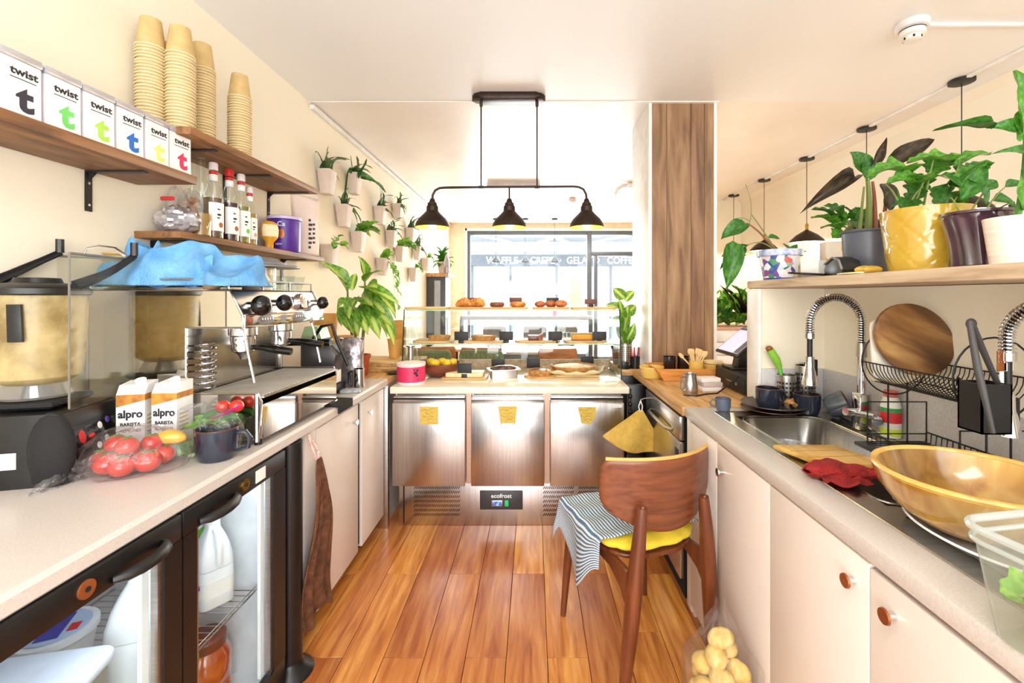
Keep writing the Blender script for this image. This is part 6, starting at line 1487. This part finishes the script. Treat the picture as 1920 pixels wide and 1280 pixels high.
p1 = pot('potted_plant', 'trailing plant in a painted white ceramic pot at the shelf end', 1462, 1.045, .062, .082, .115, m_tal)
MB().lathe([(.083, .098), (.088, .1), (.089, .125), (.083, .126)], 40).obj('painted_rim', mat('blue_white_rim', (214,220,236), .2, c2=(120,140,190), s=30), p1)
MB().lathe([(.0625, 0), (.064, .008), (.0625, .012)], 40).obj('cobalt_foot', m_bluep, p1)
Yp = p1.location.y; tp = Vector((1.045, Yp, ZP+.10))
stem(p1, m_stemb, [tp, A(1425, 430, Yp), A(1400, 418, Yp)], .005); stem(p1, m_stem, [tp, A(1440, 445, Yp), A(1408, 400, Yp)], .004); stem(p1, m_stem, [A(1405, 420, Yp), A(1415, 385, Yp), A(1398, 345, Yp)], .002); stem(p1, m_stem, [A(1405, 415, Yp), A(1395, 405, Yp), A(1378, 410, Yp)], .002)
for (pa, pb, w_, k_, be, dY) in (((1402, 420), (1352, 448), .075, 'oval', .4, 0), ((1372, 452), (1362, 542), .09, 'lance', .5, 0), ((1398, 462), (1376, 480), .06, 'oval', .3, .02), ((1440, 445), (1462, 448), .03, 'lance', .3, 0), ((1404, 458), (1350, 505), .04, 'oval', .4, .06)):
    leaf(p1, m_lf3, A(pa[0], pa[1], Yp), A(pb[0], pb[1], Yp+dY), w_, k_, be, (0, -1, .8))
stem(p1, m_stem, [tp, A(1430, 440, Yp), A(1398, 462, Yp)], .003)
tag(MB().box(-.03, .03, -.035, .035, 0, .062, .002).obj('white_box', m_paperw, None, (1.05, 1.70, ZP+.0005), (0, 0, R(25))), 'small plain white box beside the painted pot', 'box')
t = T('cork_jar', 'small clear jar with amber contents behind the white box', 'jar', (1.20, 1.98, ZP+.0005)); MB().lathe([(0, 0), (.04, 0), (.041, .1), (.038, .1), (.038, .004), (0, .004)], 24).obj('glass_body', m_glass, t); MB().lathe([(0, .005), (.036, .005), (.036, .06), (0, .061)], 24).obj('contents', m_sy4, t)
p6 = T('potted_plant', 'small round-leaved plant behind the white box on the shelf', 'plant', (1.13, 2.0, ZP)); potlathe(p6, m_pot, .035, .045, .08)
for j in range(7): a = j*.9; leaf(p6, m_lf3, (1.13, 2.0, ZP+.07), (1.13+.07*cos(a), 2.0+.03*sin(a), ZP+.13+.04*sin(j)), .06, 'oval', .8)
t = T('phone', 'black phone lying tilted at the front of the shelf', 'phone', (1.0, 1.64, ZP+.012), R(8)); MB().box(-.025, .025, -.09, .09, -.004, .004, .003).obj('phone_body', m_gbl, t); t.rotation_euler = (R(5), 0, R(8))
t = T('tape_dispenser', 'black curved dispenser beside the phone on the shelf', 'dispenser', (1.02, 1.50, ZP+.001), R(-10))
MB().prism([(-.06, 0), (.06, 0), (.07, .02), (.05, .05), (.0, .06), (-.045, .045), (-.07, .015)], -.03, .03, 'x', .006).obj('dispenser_body', m_black, t); MB().tube([(-.032, .055, .04), (-.032, .0, .058), (-.032, -.045, .046), (-.032, -.065, .016)], .0035, 8).obj('grey_edge', m_lidg, t)
t = T('tea_box', 'orange and cream card box with a yellow sun beside the grey pot', 'box', (1.065, 1.79, ZP+.0005), R(-12))
t.location = (1.20, 1.80, ZP+.0005)
MB().box(-.05, .05, -.03, .03, 0, .145, .001).obj('box_body', mat('cream_card', (244,230,214), .6), t)
MB().prism([(-.0505, 0), (.0505, 0), (.0505, .04), (.02, .03), (-.02, .045), (-.0505, .085)], -.0306, -.030, 'y').obj('orange_wave', mat('orange_print', (246,178,40), .6), t); MB().prism([(-.0506, 0), (.0506, 0), (.0506, .022), (-.0506, .012)], -.031, -.0306, 'y').obj('coral_base', mat('coral_print', (240,130,60), .6), t)
MB().lathe([(.0, 0), (.017, 0), (.017, .0006), (0, .0006)], 24).obj('yellow_sun', mat('yellow_sun_print', (240,206,70), .6), t, (.02, -.030, .115), (R(90), 0, 0))
p2 = pot('potted_plant', 'tall dark-leaved plant in a plain grey pot on the shelf', 1628, 1.14, .066, .078, .15, mat('slate_grey_pot', (92,96,108), .35))
MB().tube([(.078*cos(a), .078*sin(a), .148) for a in [2*pi*k/32 for k in range(32)]], .005, 6, closed=True).obj('pot_rim', mat('slate_rim', (84,88,100), .35), p2)
Y2 = p2.location.y; b2 = Vector((1.14, Y2, ZP+.13))
for (pts_, mm, r_) in ((((1628, 430), (1632, 380), (1626, 330)), m_stem, .012), (((1640, 430), (1642, 380), (1636, 340)), m_stemb, .009), (((1655, 425), (1662, 380), (1664, 345)), m_stemb, .008), (((1612, 430), (1616, 390), (1620, 350)), m_stem, .006)):
    stem(p2, mm, [A(p[0], p[1], Y2) for p in pts_], r_)
for (pa, pb, w_, k_, be, mm) in (((1606, 330), (1500, 400), .055, 'lance', .9, m_lfd), ((1655, 318), (1752, 262), .06, 'lance', .25, m_lfd), ((1632, 320), (1662, 258), .03, 'lance', .1, m_lfd), ((1622, 325), (1594, 285), .085, 'oval', .3, m_lf3), ((1650, 345), (1668, 400), .06, 'oval', .6, m_lfd), ((1628, 340), (1618, 300), .06, 'oval', .4, m_lf3), ((1660, 390), (1680, 350), .05, 'lance', .4, m_lf3)):
    leaf(p2, mm, A(pa[0], pa[1], Y2), A(pb[0], pb[1], Y2), w_, k_, be, (0, -1, .5))
for j, (pa, pb) in enumerate((((1600, 430), (1522, 392)), ((1590, 428), (1520, 408)), ((1600, 425), (1545, 385)), ((1596, 430), (1538, 428)), ((1604, 425), (1580, 386)), ((1600, 432), (1560, 446)), ((1610, 425), (1604, 388)), ((1595, 425), (1572, 404)), ((1606, 430), (1610, 410)), ((1690, 420), (1648, 410)), ((1680, 425), (1660, 405)))):
    st = A(pa[0], pa[1], Y2+.08); en = A(pb[0], pb[1], Y2+.08); mid = st.lerp(en, .5)
    stem(p2, m_stem, [st, mid+Vector((0, 0, .02)), mid], .002); leaf(p2, m_lf if j % 2 else m_lf3, mid-(en-mid)*.3, en, .075, 'lobe', .7, (0, -.5, 1), roll=wr.uniform(-.5, .5))
# yellow embossed pot
m_yp = mat('mustard_glaze', (206,174,62), .18, c2=(190,150,50), s=6, coat=.8)
def emb(a, z):
    return 1+.018*abs(sin(a*5+z*30))*abs(sin(a*5-z*30))**.6
p3 = pot('potted_plant', 'broad-leaved plant in a large mustard pot embossed with leaf scales', 1735, 1.13, .085, .107, .178, m_yp)
bpy.data.objects.remove(p3.children[0])
m_ = MB(); prof = [(0, 0), (.083, 0)]+[(.085+.022*(k/40)**.8, .178*k/40) for k in range(1, 41)]+[(.099, .178), (.096, .16), (0, .16)]
m_.lathe(prof, 110, wob=lambda a, z: 1-.035*max(0, 1-7*min(abs(sin(a*4+z*36)), abs(sin(a*4-z*36))))*(1 if .008 < z < .172 else 0)); m_.obj('embossed_pot', m_yp, p3)
Y3 = p3.location.y
stems3 = [((1690, 395), (1680, 360), (1660, 345)), ((1715, 395), (1722, 350), (1745, 320)), ((1745, 395), (1770, 350), (1788, 330)), ((1730, 395), (1740, 340), (1750, 300)), ((1760, 395), (1790, 340), (1800, 300)), ((1780, 395), (1790, 370), (1810, 350)), ((1700, 395), (1715, 360), (1730, 350))]
for s3 in stems3: stem(p3, m_stem, [A(p[0], p[1], Y3) for p in s3], .0035)
for (pa, pb, w_, be, dY) in (((1712, 322), (1626, 332), .075, .5, -.02), ((1790, 302), (1700, 305), .08, .4, .03), ((1788, 312), (1858, 288), .075, .3, 0), ((1720, 345), (1660, 345), .055, .5, -.04), ((1745, 340), (1680, 338), .075, .5, 0), ((1760, 330), (1800, 352), .09, .8, -.03), ((1778, 345), (1830, 352), .075, .6, -.03), ((1750, 350), (1762, 392), .09, .7, 0), ((1735, 355), (1700, 388), .075, .7, .03), ((1770, 360), (1790, 395), .08, .7, .03), ((1790, 350), (1862, 305), .05, .4, 0), ((1770, 300), (1745, 330), .08, .7, .05), ((1800, 330), (1850, 320), .06, .5, .05), ((1730, 330), (1712, 372), .07, .6, .05), ((1708, 375), (1695, 396), .06, .6, -.02)):
    leaf(p3, m_lf if be < .6 else m_lf3, A(pa[0], pa[1], Y3), A(pb[0], pb[1], Y3+dY), w_, 'lobe', be, (0, -.6, 1), roll=wr.uniform(-.35, .35))
tag(MB().ell((0, 0, .01), (.035, .025, .012), 16, 10, lambda a, q: 1+.15*sin(5*a)).obj('ceramic_leaf_foot', m_yp, None, (1.01, 1.37, ZP+.001)), 'mustard ceramic leaf curl at the foot of the mustard pot', 'ornament')
tag(MB().prism([(.07*cos(a), .03*sin(a)) for a in [2*pi*k/20 for k in range(20)]], 0, .004).obj('cream_petal_dish', mat('cream_petal', (240,230,170), .4), None, (1.0, 1.43, ZP+.0005), (0, 0, R(80))), 'thin cream petal-shaped dish at the shelf front', 'dish')
# purple and white pots
m_pp = mat('aubergine_glaze', (72,44,58), .2, c2=(52,30,42), s=12, coat=.6)
p4 = pot('potted_plant', 'trailing plant in an aubergine pot with swirling ribs', 1832, 1.10, .055, .07, .135, m_pp)
bpy.data.objects.remove(p4.children[0])
m_ = MB(); m_.lathe([(0, 0), (.05, 0)]+[(.052+.016*(k/24)-.006*sin(pi*k/24), .13*k/24) for k in range(1, 25)]+[(.074, .132), (.074, .138), (.066, .138), (.064, .12), (0, .12)], 96, wob=lambda a, z: 1+.035*sin(a*11+z*22)*(1 if z < .128 else 0)); m_.obj('ribbed_pot', m_pp, p4)
Y4 = p4.location.y
for s3 in (((1815, 405), (1835, 370), (1862, 340)), ((1845, 405), (1855, 375), (1885, 350)), ((1800, 405), (1795, 380), (1782, 370)), ((1850, 405), (1880, 385), (1900, 378))): stem(p4, m_stem, [A(p[0], p[1], Y4) for p in s3], .0025)
for (pa, pb, w_) in (((1845, 355), (1868, 338), .035), ((1835, 350), (1848, 385), .03), ((1860, 375), (1905, 388), .045), ((1884, 350), (1920, 345), .03), ((1890, 385), (1905, 400), .05), ((1800, 375), (1850, 310), .045), ((1830, 345), (1800, 330), .03)):
    leaf(p4, m_lf3, A(pa[0], pa[1], Y4), A(pb[0], pb[1], Y4), w_, 'lance', .4, (0, -1, .8))
p5 = pot('potted_plant', 'big upright leaf plant in a ribbed white pot at the right edge', 1905, 1.07, .042, .055, .105, mat('white_ribbed_glaze', (238,224,210), .35, c2=(226,210,194), s=4, st=(1, 1, 60)))
Y5 = p5.location.y
stem(p5, m_lf3, [(1.07, Y5, ZP+.09), A(1925, 330, Y5), A(1922, 250, Y5)], .008)
for (pa, pb, w_, k_, be) in (((1915, 250), (1902, 132), .06, 'oval', .2), ((1912, 248), (1850, 240), .04, 'lance', .5), ((1862, 240), (1750, 244), .016, 'lance', .4), ((1918, 260), (1905, 245), .05, 'oval', .4), ((1925, 290), (1860, 288), .02, 'lance', .8), ((1922, 400), (1916, 318), .07, 'oval', .2), ((1915, 252), (1935, 200), .07, 'oval', .3)):
    leaf(p5, m_lf3 if k_ == 'lance' else m_lf, A(pa[0], pa[1], Y5), A(pb[0], pb[1], Y5), w_, k_, be, (0, -1, .4))

# ================================================================ CHAIR
chx = T('chair', 'walnut chair with curved plywood back and a checked towel on its seat', 'chair', (.385, 1.785, 0), R(20))
# back: curved shell
def f(u, v):
    x = (u-.5)*2; z = (v-.5)*2
    hw = .23*(max(.12, 1-max(0, -z)**2.3)**.5)*(1-max(0, z)**6*.08)
    X = x*hw; top = .80+.0*x; bot = .575+.09*abs(x)**2.2*0
    zz = .668+z*.118+(0.006*(1-x*x)*z if z > 0 else .012*(1-x*x)*z)
    return (X, -.252+.055*(1-(X/.232)**2)*-1+.055+.04*(X/.232)**2-.035*(zz-.69), zz)
m_ = MB(); m_.grid(24, 12, f); bk = m_.obj('backrest', m_walnutx, chx, solid=.012, sub=1, smooth=0)
bev_ = bk.modifiers.new('b', 'BEVEL') if False else None
MB().tube([Vector(f(k/24, 1.0))+Vector((0, 0, .001)) for k in range(25)], .0062, 8).obj('top_edge', mat('pale_plywood_edge', (226,176,96), .5), chx)
for s_ in (-1, 1):
    m_ = MB(); P_ = bez((s_*.125, -.262, .645), (s_*.155, -.262, .35), (s_*.182, -.238, 0), 14); m_.tube(P_, [.013+.014*sin(pi*min(1, (k/14)*.92+.06))**.8 for k in range(15)], 14); m_.obj('rear_leg', m_walnut, chx)
    MB().ell((s_*.125, -.268, .645), (.008, .006, .008), 10, 8).obj('screw_cap', m_walnut, chx)
    m_ = MB(); m_.tube(bez((s_*.165, .19, .43), (s_*.182, .2, .25), (s_*.2, .21, 0), 8), [.024-.0015*k for k in range(9)], 12); m_.obj('front_leg', m_walnut, chx)
    m_ = MB(); m_.prism([(-.235, .30), (-.2, .36), (-.13, .395), (.15, .40), (.2, .36), (.2, .435), (-.24, .43)], s_*.16-.011, s_*.16+.011, 'x', .004); m_.obj('side_rail', m_walnut, chx)
MB().box(-.15, .15, .185, .205, .37, .43, .004).obj('front_rail', m_walnut, chx)
m_ = MB(); m_.prism([(.19*math.copysign(abs(cos(a))**.7, cos(a)), .2*math.copysign(abs(sin(a))**.7, sin(a))) for a in [2*pi*k/40 for k in range(40)]], .43, .445, bev=.005); m_.obj('seat', m_walnut, chx)
m_cush = mat('yellow_cushion_fabric', (236,208,60), .9, c2=(220,190,44), s=20)
cu = T('seat_cushion', 'bright yellow quilted cushion on the chair seat', 'cushion', (.385, 1.785, .446), R(20))
def f(u, v):
    a = u*2*pi; t_ = pi*v; q = sin(t_)**.45
    x = .205*math.copysign(abs(cos(a))**.75, cos(a)); y = .2*math.copysign(abs(sin(a))**.75, sin(a))
    puff = 1+.025*abs(sin(a*8))
    return (x*q*puff, y*q*puff, .022+.024*cos(t_)*(1+.25*abs(sin(a*8))*sin(t_)))
m_ = MB(); m_.grid(64, 16, f, closed_u=True); m_.obj('cushion_pad', m_cush, cu, smooth=0)
m_tw = stripes('blue_white_checked_cotton', (84,112,138), (214,222,226), 0, 2*pi*46)
tw = T('checked_towel', 'blue and white checked towel draped over the cushion and chair side', 'towel', (.385, 1.785, .446), R(20))
def f(u, v):
    # u along x from the draped left side across, v along depth
    s_ = -.36+.57*u; y = -.15+.40*v
    yd = y
    if s_ < -.20: # hanging part
        dr = -.20-s_; x = -.222-.022*sin(v*7)*min(1, dr*12)-.02*dr; z = .047-dr*1.02*(.55+1.0*sin(pi*min(1, max(0, (1-v)*.95)))**2)
        z -= 0
    else: x = s_-.015; z = .0535+.003*sin(v*40)*0+.002*sin(u*30)
    if yd > .2: z -= (yd-.2)*1.5; yd = .2+(yd-.2)*.5
    xr = max(0, s_-.14); z -= 0
    return (x, yd, z+.0025*sin(v*23+u*3))
m_ = MB(); m_.grid(56, 44, f); m_.obj('towel_cloth', m_tw, tw, solid=.004, smooth=0)

# potatoes in a clear bag on the floor
m_pot_ = mat('potato_skin', (222,192,110), .7, c2=(196,160,80), s=40, bump=.25, bs=60)
pm = []
for q in range(3):
    ph = q*2.1; pm.append(MB().ell((0, 0, 0), (.036, .030, .028), 16, 12, lambda a, t_: 1+.05*sin(2*a+ph)+.03*sin(3*t_+ph)).me('potato', m_pot_, 0))
m_ = MB()
pr = random.Random(12); bx, by = .543, 1.32
lay = [(0, 5, .062), (.052, 5, .06), (.104, 5, .06), (.156, 5, .058), (.208, 5, .055), (.258, 4, .045), (.306, 2, .03), (.348, 1, .0)]
n_ = 0
for (z, c_, rad) in lay:
    for k in range(c_):
        a = 2*pi*k/c_+z*23; o = link('potato', pm[n_ % 3], None, (bx+rad*cos(a), by+rad*sin(a), z*.92+.029), (pr.uniform(-.4, .4), pr.uniform(-.4, .4), pr.uniform(0, 6)))
        tag(o, 'topmost yellow potato in the clear bag beside the chair' if (c_ == 1) else 'yellow potato in the clear bag on the floor beside the chair', 'potato', 'potatoes in the clear bag'); n_ += 1
def f(u, v):
    a = u*2*pi; q = 1+.05*sin(3*a+2)+.04*sin(7*a+v*6)+.02*sin(15*a+v*11); z = v*.44
    r_ = .108*min(1, (.2+v*8))*(1 if v < .62 else max(.16, 1-(v-.62)*2.5))
    return (r_*q*cos(a), r_*q*sin(a)*.95, max(.0015, z+(.02*sin(4*a) if v > .8 else 0)))
m_ = MB(); m_.grid(44, 34, f, closed_u=True)
tag(m_.obj('potato_bag', clear('thin_clear_bag', (252,252,252), .08, body=.05, rough=.15, crinkle=.5, cs=22), None, (bx, by, 0), smooth=0), 'clear plastic bag of potatoes standing on the floor by the cabinet', 'bag')

# ================================================================ LAMPS AND CEILING THINGS
hl = T('pendant_bar_lamp', 'three-shade bronze bar lamp hanging from the ceiling over the counter', 'lamp', (-.15, 2.84, ZC))
m_ = MB(); m_.prism([(x, y) for x, y in rrect(-.232, .225, -.06, .06, .058, 6)], -.034, 0, bev=.012); m_.obj('ceiling_canopy', m_lamp, hl)
zb = 2.02-ZC
for x in (-.176, .173):
    MB().tube([(x, 0, -.03), (x, 0, -.034), (x, 0, zb)], .0045, 8).obj('drop_rod', m_lamp, hl); MB().lathe([(0, 0), (.01, 0), (.01, -.035), (.006, -.04)], 12, (x, 0, -.03)).obj('rod_nut', m_lamp, hl); MB().tube([(x-.016, 0, zb-.001*x), (x+.016, 0, zb)], .009, 10).obj('bar_joint', m_lamp, hl)
bar = [(-.48, 0, zb-.085), (-.478, 0, zb-.05), (-.462, 0, zb-.02), (-.435, 0, zb-.006), (-.40, 0, zb-.003), (-.176, 0, zb), (.173, 0, zb+.002), (.40, 0, zb+.004), (.435, 0, zb), (.463, 0, zb-.014), (.479, 0, zb-.044), (.482, 0, zb-.08)]
MB().tube(bar, .0075, 10).obj('lamp_bar', m_lamp, hl)
MB().tube([(0, 0, zb), (0, 0, zb-.085)], .0055, 8).obj('centre_drop', m_lamp, hl)
for k, x in enumerate((-.48, 0, .482)):
    z = zb-.08
    sh_ = MB().lathe([(.008, .01), (.014, .005), (.02, -.015), (.028, -.02), (.03, -.035), (.036, -.042), (.037, -.07), (.05, -.085), (.085, -.12), (.103, -.15), (.107, -.172)], 32, (x, 0, z)).obj('lamp_shade', m_lamp, hl, smooth=30)
    MB().lathe([(.106, -.173), (.1, -.15), (.08, -.118), (.04, -.08), (0, -.078)], 32, (x, 0, z)).obj('shade_lining', m_lampin, sh_)
    MB().ell((x, 0, z-.140), (.032, .032, .036), 16, 12).obj('bulb', m_glow, sh_)
    l = bpy.data.lights.new('bulb_light', 'POINT'); l.energy = 3.2; l.color = (1, .8, .5); l.shadow_soft_size = .04
    lo = bpy.data.objects.new('bulb_light', l); C.objects.link(lo); lo.location = (-.15+x, 2.84, ZC+z-.19)
# five pendants along the right wall
pn0 = T('pendant_lamp', 'pendant lamp nearest the camera, its flat black ceiling rose at the top right', 'lamp', (2.475, 2.63, ZC), 0, 'pendant lamps along the right wall')
MB().lathe([(0, -.001), (.062, -.001), (.062, -.018), (.058, -.02), (0, -.02)], 28).obj('ceiling_rose', m_blackm, pn0)
MB().tube([(0, 0, -.02), (0, 0, -.60)], .003, 6).obj('flex', m_blackm, pn0)
MB().lathe([(0, -.59), (.008, -.592), (.016, -.605), (.012, -.64), (.018, -.65), (0, -.655)], 16).obj('brass_holder', m_brass, pn0)
MB().lathe([(.012, -.652), (.03, -.662), (.09, -.70), (.135, -.745), (.145, -.765)], 36).obj('shade', m_lamp, pn0, smooth=30)
MB().lathe([(.143, -.766), (.13, -.742), (.085, -.698), (0, -.67)], 36).obj('shade_lining', mat('white_shade_lining', (240,226,200), .5), pn0)
MB().ell((0, 0, -.72), (.03, .03, .035), 14, 10).obj('bulb', m_glow, pn0)
pl_ = [pn0]
for k, (Y, l) in enumerate(((3.38, 'second'), (4.12, 'third'), (4.88, 'fourth'), (5.62, 'fifth and furthest'))):
    pl_.append(dup(pn0, (2.475, Y, ZC), 0, 'pendant lamp with black ceiling rose, %s in the row on the right' % l))
for p in pl_:
    l = bpy.data.lights.new('pendant_light', 'POINT'); l.energy = 9; l.color = (1, .86, .62); l.shadow_soft_size = .05
    lo = bpy.data.objects.new('pendant_light', l); C.objects.link(lo); lo.location = p.location+Vector((0, 0, -.80))
# small pendants at the shopfront
pm0 = T('window_pendant', 'small grey cone pendant by the front window, left of three', 'lamp', (A(930, 0, 7.3).x, 7.3, ZC-.012), 0, 'cone pendants at the front window')
MB().lathe([(0, 0), (.05, 0), (.05, -.02), (0, -.02)], 20).obj('ceiling_rose', m_blackm, pm0); MB().tube([(0, 0, -.02), (0, 0, -.6)], .003, 6).obj('flex', m_blackm, pm0)
MB().lathe([(.008, -.58), (.012, -.6), (.03, -.63), (.085, -.69)], 24).obj('shade', mat('grey_metal_shade', (74,80,88), .4, .4), pm0)
for px, l in ((985, 'middle'), (1040, 'right')): dup(pm0, (A(px, 0, 7.3).x, 7.3, ZC-.012), 0, 'small grey cone pendant by the front window, %s of three' % l)
cf = T('ceiling_tube_fitting', 'long grey fluorescent fitting on the far ceiling', 'light', (-.215, 4.97, ZC-.0125))
MB().box(-.29, .29, -.04, .04, -.045, 0, .008).obj('housing', mat('grey_white_housing', (206,196,192), .5), cf); MB().box(-.27, .27, -.025, .025, -.06, -.045, .006).obj('diffuser', mat('lamp_diffuser', (236,228,224), .4), cf)
sd = T('smoke_detector', 'white smoke detector on a round base at the ceiling', 'detector', (A(1714, 0, 2.07).x, 2.08, ZC))
MB().lathe([(0, 0), (.062, 0), (.066, -.006), (.062, -.03), (.05, -.034), (0, -.034)], 32).obj('mounting_base', m_white, sd); MB().lathe([(.045, -.034), (.05, -.038), (.05, -.06), (.036, -.066), (.034, -.08), (.028, -.084), (0, -.084)], 32).obj('sensor_head', m_white, sd)
MB().lathe([(.0505, -.036), (.0512, -.038), (.0505, -.04)], 32).obj('dark_gap', m_dark, sd)
m_ = MB()
for k in range(6): a = k*1.047; m_.M = Matrix.Rotation(a, 4, 'Z'); m_.box(.034, .0365, -.004, .004, -.079, -.069)
m_.obj('sensor_slots', m_dark, sd)['kind'] = 'stuff'
S(MB().box(1.80, XR, 2.075, 2.095, ZC-.016, ZC, .003).obj('trim_7', m_white))
t = T('smoke_detector', 'small round sensor on the far ceiling right of the bar lamp', 'detector', (A(1073, 0, 5.8).x, 5.8, ZC-.0125)); MB().lathe([(0, 0), (.05, 0), (.05, -.03), (.03, -.045), (0, -.046)], 24).obj('sensor_head', mat('pinkish_white', (226,206,204), .5), t)
t = T('wall_fan', 'white curved projector arm on the far ceiling beside the column', 'bracket', (A(1165, 0, 5.0).x, 5.0, ZC-.0125)); MB().tube([(.12, 0, -.02), (.02, 0, -.02), (-.04, 0, -.06), (-.07, 0, -.12)], .022, 10, flat=.6).obj('arm', m_white, t)
m_ = MB(); m_.box(.06, .14, -.04, .04, -.03, 0, .004); m_.obj('arm_base', m_white, t)

# ================================================================ SEATING AREA BEHIND THE CASE
m_slate = mat('grey_chair_shell', (132,132,138), .5)
def backchair(label, x, y, w_, ztop, m, rz=0, name='cafe_chair', hb=.22, legs=m_blackm, group='chairs in the seating area'):
    t = T(name, label, 'chair', (x, y, 0), rz, group)
    h2 = w_/2
    def f(u, v):
        X = (u-.5)*2; Z = (v-.5)*2; hw = h2*(1-max(0, -Z)**2.2*.35)*(1-max(0, Z)**8*.08)
        return (X*hw, -.2+.04*X*X-.02*Z, ztop-hb/2+Z*hb/2)
    MB().grid(16, 8, f).obj('backrest', m, t, solid=.012, smooth=0)
    MB().prism(rrect(-h2, h2, -.2, .2, .08), .44, .46, bev=.005).obj('seat', m, t)
    for sx in (-1, 1):
        MB().tube([(sx*h2*.5, -.195, ztop-hb*.6), (sx*h2*.6, -.2, .46), (sx*h2*.9, -.22, 0)], .009, 8).obj('leg', legs, t); MB().tube([(sx*h2*.7, .16, .44), (sx*h2*.95, .2, 0)], .009, 8).obj('leg', legs, t)
    return t
m_wl = wood('cafe_chair_wood', (160,92,54), (188,118,76), (204,138,92), st=(2, 10, 12), rough=.4)
backchair('wooden café chair furthest left, behind the green seats', A(822, 0, 4.7).x, 4.7, .42, .84, m_wl)
backchair('wooden café chair between the green seat and the case centre', A(905, 0, 4.7).x, 4.7, .40, .83, m_wl)
backchair('wooden café chair right of the case centre seen whole', A(1044, 0, 4.4).x, 4.4, .36, .855, m_wl, hb=.2)
for px, l in ((925, 'left'), (1003, 'middle'), (1063, 'right')): backchair('grey café chair, %s of three at the window bar' % l, A(px, 0, 6.1).x, 6.1, .31, .92, m_slate, pi, hb=.26)
m_sage = mat('sage_green_velvet', (138,146,112), .8, c2=(120,128,96), s=10)
for px, l in ((806, 'left'), (903, 'right')):
    t = T('upholstered_chair', 'green upholstered chair with a channelled back, %s of the pair' % l, 'chair', (A(px, 0, 3.95).x, 3.95, 0))
    b = MB().prism(rrect(-.19, .19, .50, .875, .05), -.04, 0, 'y', .008).obj('backrest', m_sage, t)
    for k in range(9): MB().tube([(-.162+k*.0405, -.04, .52), (-.162+k*.0405, -.04, .855)], .019, 8, flat=.5).obj('channel', m_sage, b)
    MB().box(-.2, .2, -.03, .4, .38, .48, .03).obj('seat', m_sage, t)
    for x in (-.16, .16):
        for y in (0, .36): MB().cyl((x, y, .38), (x, y, 0), .014, .01, 8).obj('leg', m_blackm, t)
m_ttop = mat('pale_table_top', (222,214,206), .4)
for (px, Y, w_, l) in ((855, 5.3, .6, 'square pale café table on the left behind the wooden chairs'), (1015, 5.05, .75, 'pale café table behind the right wooden chair')):
    t = T('cafe_table', l, 'table', (A(px, 0, Y).x, Y, 0)); MB().prism(rrect(-w_/2, w_/2, -.3, .3, .03), .73, .755, bev=.004).obj('table_top', m_ttop, t)
    MB().cyl((0, 0, .73), (0, 0, .02), .025).obj('pedestal', m_blackm, t); MB().box(-.25, .25, -.03, .03, 0, .02).obj('foot', m_blackm, t); MB().box(-.03, .03, -.25, .25, 0, .02).obj('foot', m_blackm, t)
t = T('window_bar_table', 'long grey bar table along the front window', 'table', (A(987, 0, 6.75).x, 6.75, 0))
MB().box(-.95, .95, -.2, .2, 1.0, 1.05, .004).obj('table_top', mat('grey_brown_wood', (128,114,110), .5), t)
for x in (-.93, .93): MB().box(x-.03, x+.03, -.18, .18, 0, 1.0, .003).obj('leg', m_alu, t)
for px, l in ((893, 'left end'), (932, 'left'), (968, 'middle'), (1002, 'centre right'), (1040, 'right'), (1085, 'right end')):
    tag(MB().lathe([(0, 0), (.03, 0), (.032, .07), (.028, .07), (.027, .004), (0, .004)], 14).obj('small_jar', m_glass if px != 1040 else m_pink, None, (A(px, 0, 6.75).x, 6.75, 1.0505)), 'small jar on the window bar table, %s of the row' % l, 'jar', 'jars on the window bar')
tag(MB().box(-.09, .09, 0, .012, 0, .5).obj('notice_board', mat('cream_notice', (236,214,186), .7), None, (.70, YB-.03, 1.25)), 'tall cream notice fixed inside the front window', 'sign').location = (.715, 7.78, 1.19)
# planter of white slats with greenery, beyond the till
pt = T('slatted_planter', 'white slatted planter box beyond the till', 'planter', (2.0, 4.0, 0))
MB().box(-.42, .60, .01, .4, 0, 1.04).obj('box_core', m_white, pt)
for k in range(9): MB().box(-.42, .60, -.012, .01, .02+k*.115, .02+k*.115+.108, .003).obj('slat', m_white, pt)
MB().box(-.44, .62, -.02, .42, 1.04, 1.07, .003).obj('terracotta_trough', mat('pinkish_trough', (206,160,136), .7), pt)
gp = T('planter_plants', 'dense leafy greenery filling the white slatted planter', 'plant', (2.0, 4.05, 1.07))
gr_ = random.Random(3)
for k in range(190):
    b0 = Vector((2.0+gr_.uniform(-.42, .42), 4.05+gr_.uniform(-.02, .28), 1.07+gr_.uniform(.0, .2))); a = gr_.uniform(0, 6.28); e = gr_.uniform(-.1, 1.3); L = gr_.uniform(.12, .26)
    tp = b0+Vector((cos(a)*cos(e)*L, sin(a)*cos(e)*L*.8-.05, sin(e)*L)); leaf(gp, (m_lfb, m_lf, m_lf, m_lf3)[k % 4], b0, tp, gr_.uniform(.04, .07), 'lance' if k % 3 else 'oval', gr_.choice((.5, .9, 1.2)), (0, -.3, 1), roll=gr_.uniform(-.5, .5))
for k in range(10):
    b0 = Vector((1.75+gr_.uniform(-.1, .3), 4.1, 1.2)); leaf(gp, m_lfd, b0, b0+Vector((gr_.uniform(-.25, .25), -.1, gr_.uniform(.1, .26))), .03, 'strap', .8, (0, -1, 0))
t = T('upright_vase', 'tall pale vase with a plant between case and column', 'vase', (A(1140, 0, 3.42).x, 3.52, ZW)); 
bpy.data.objects.remove(t)
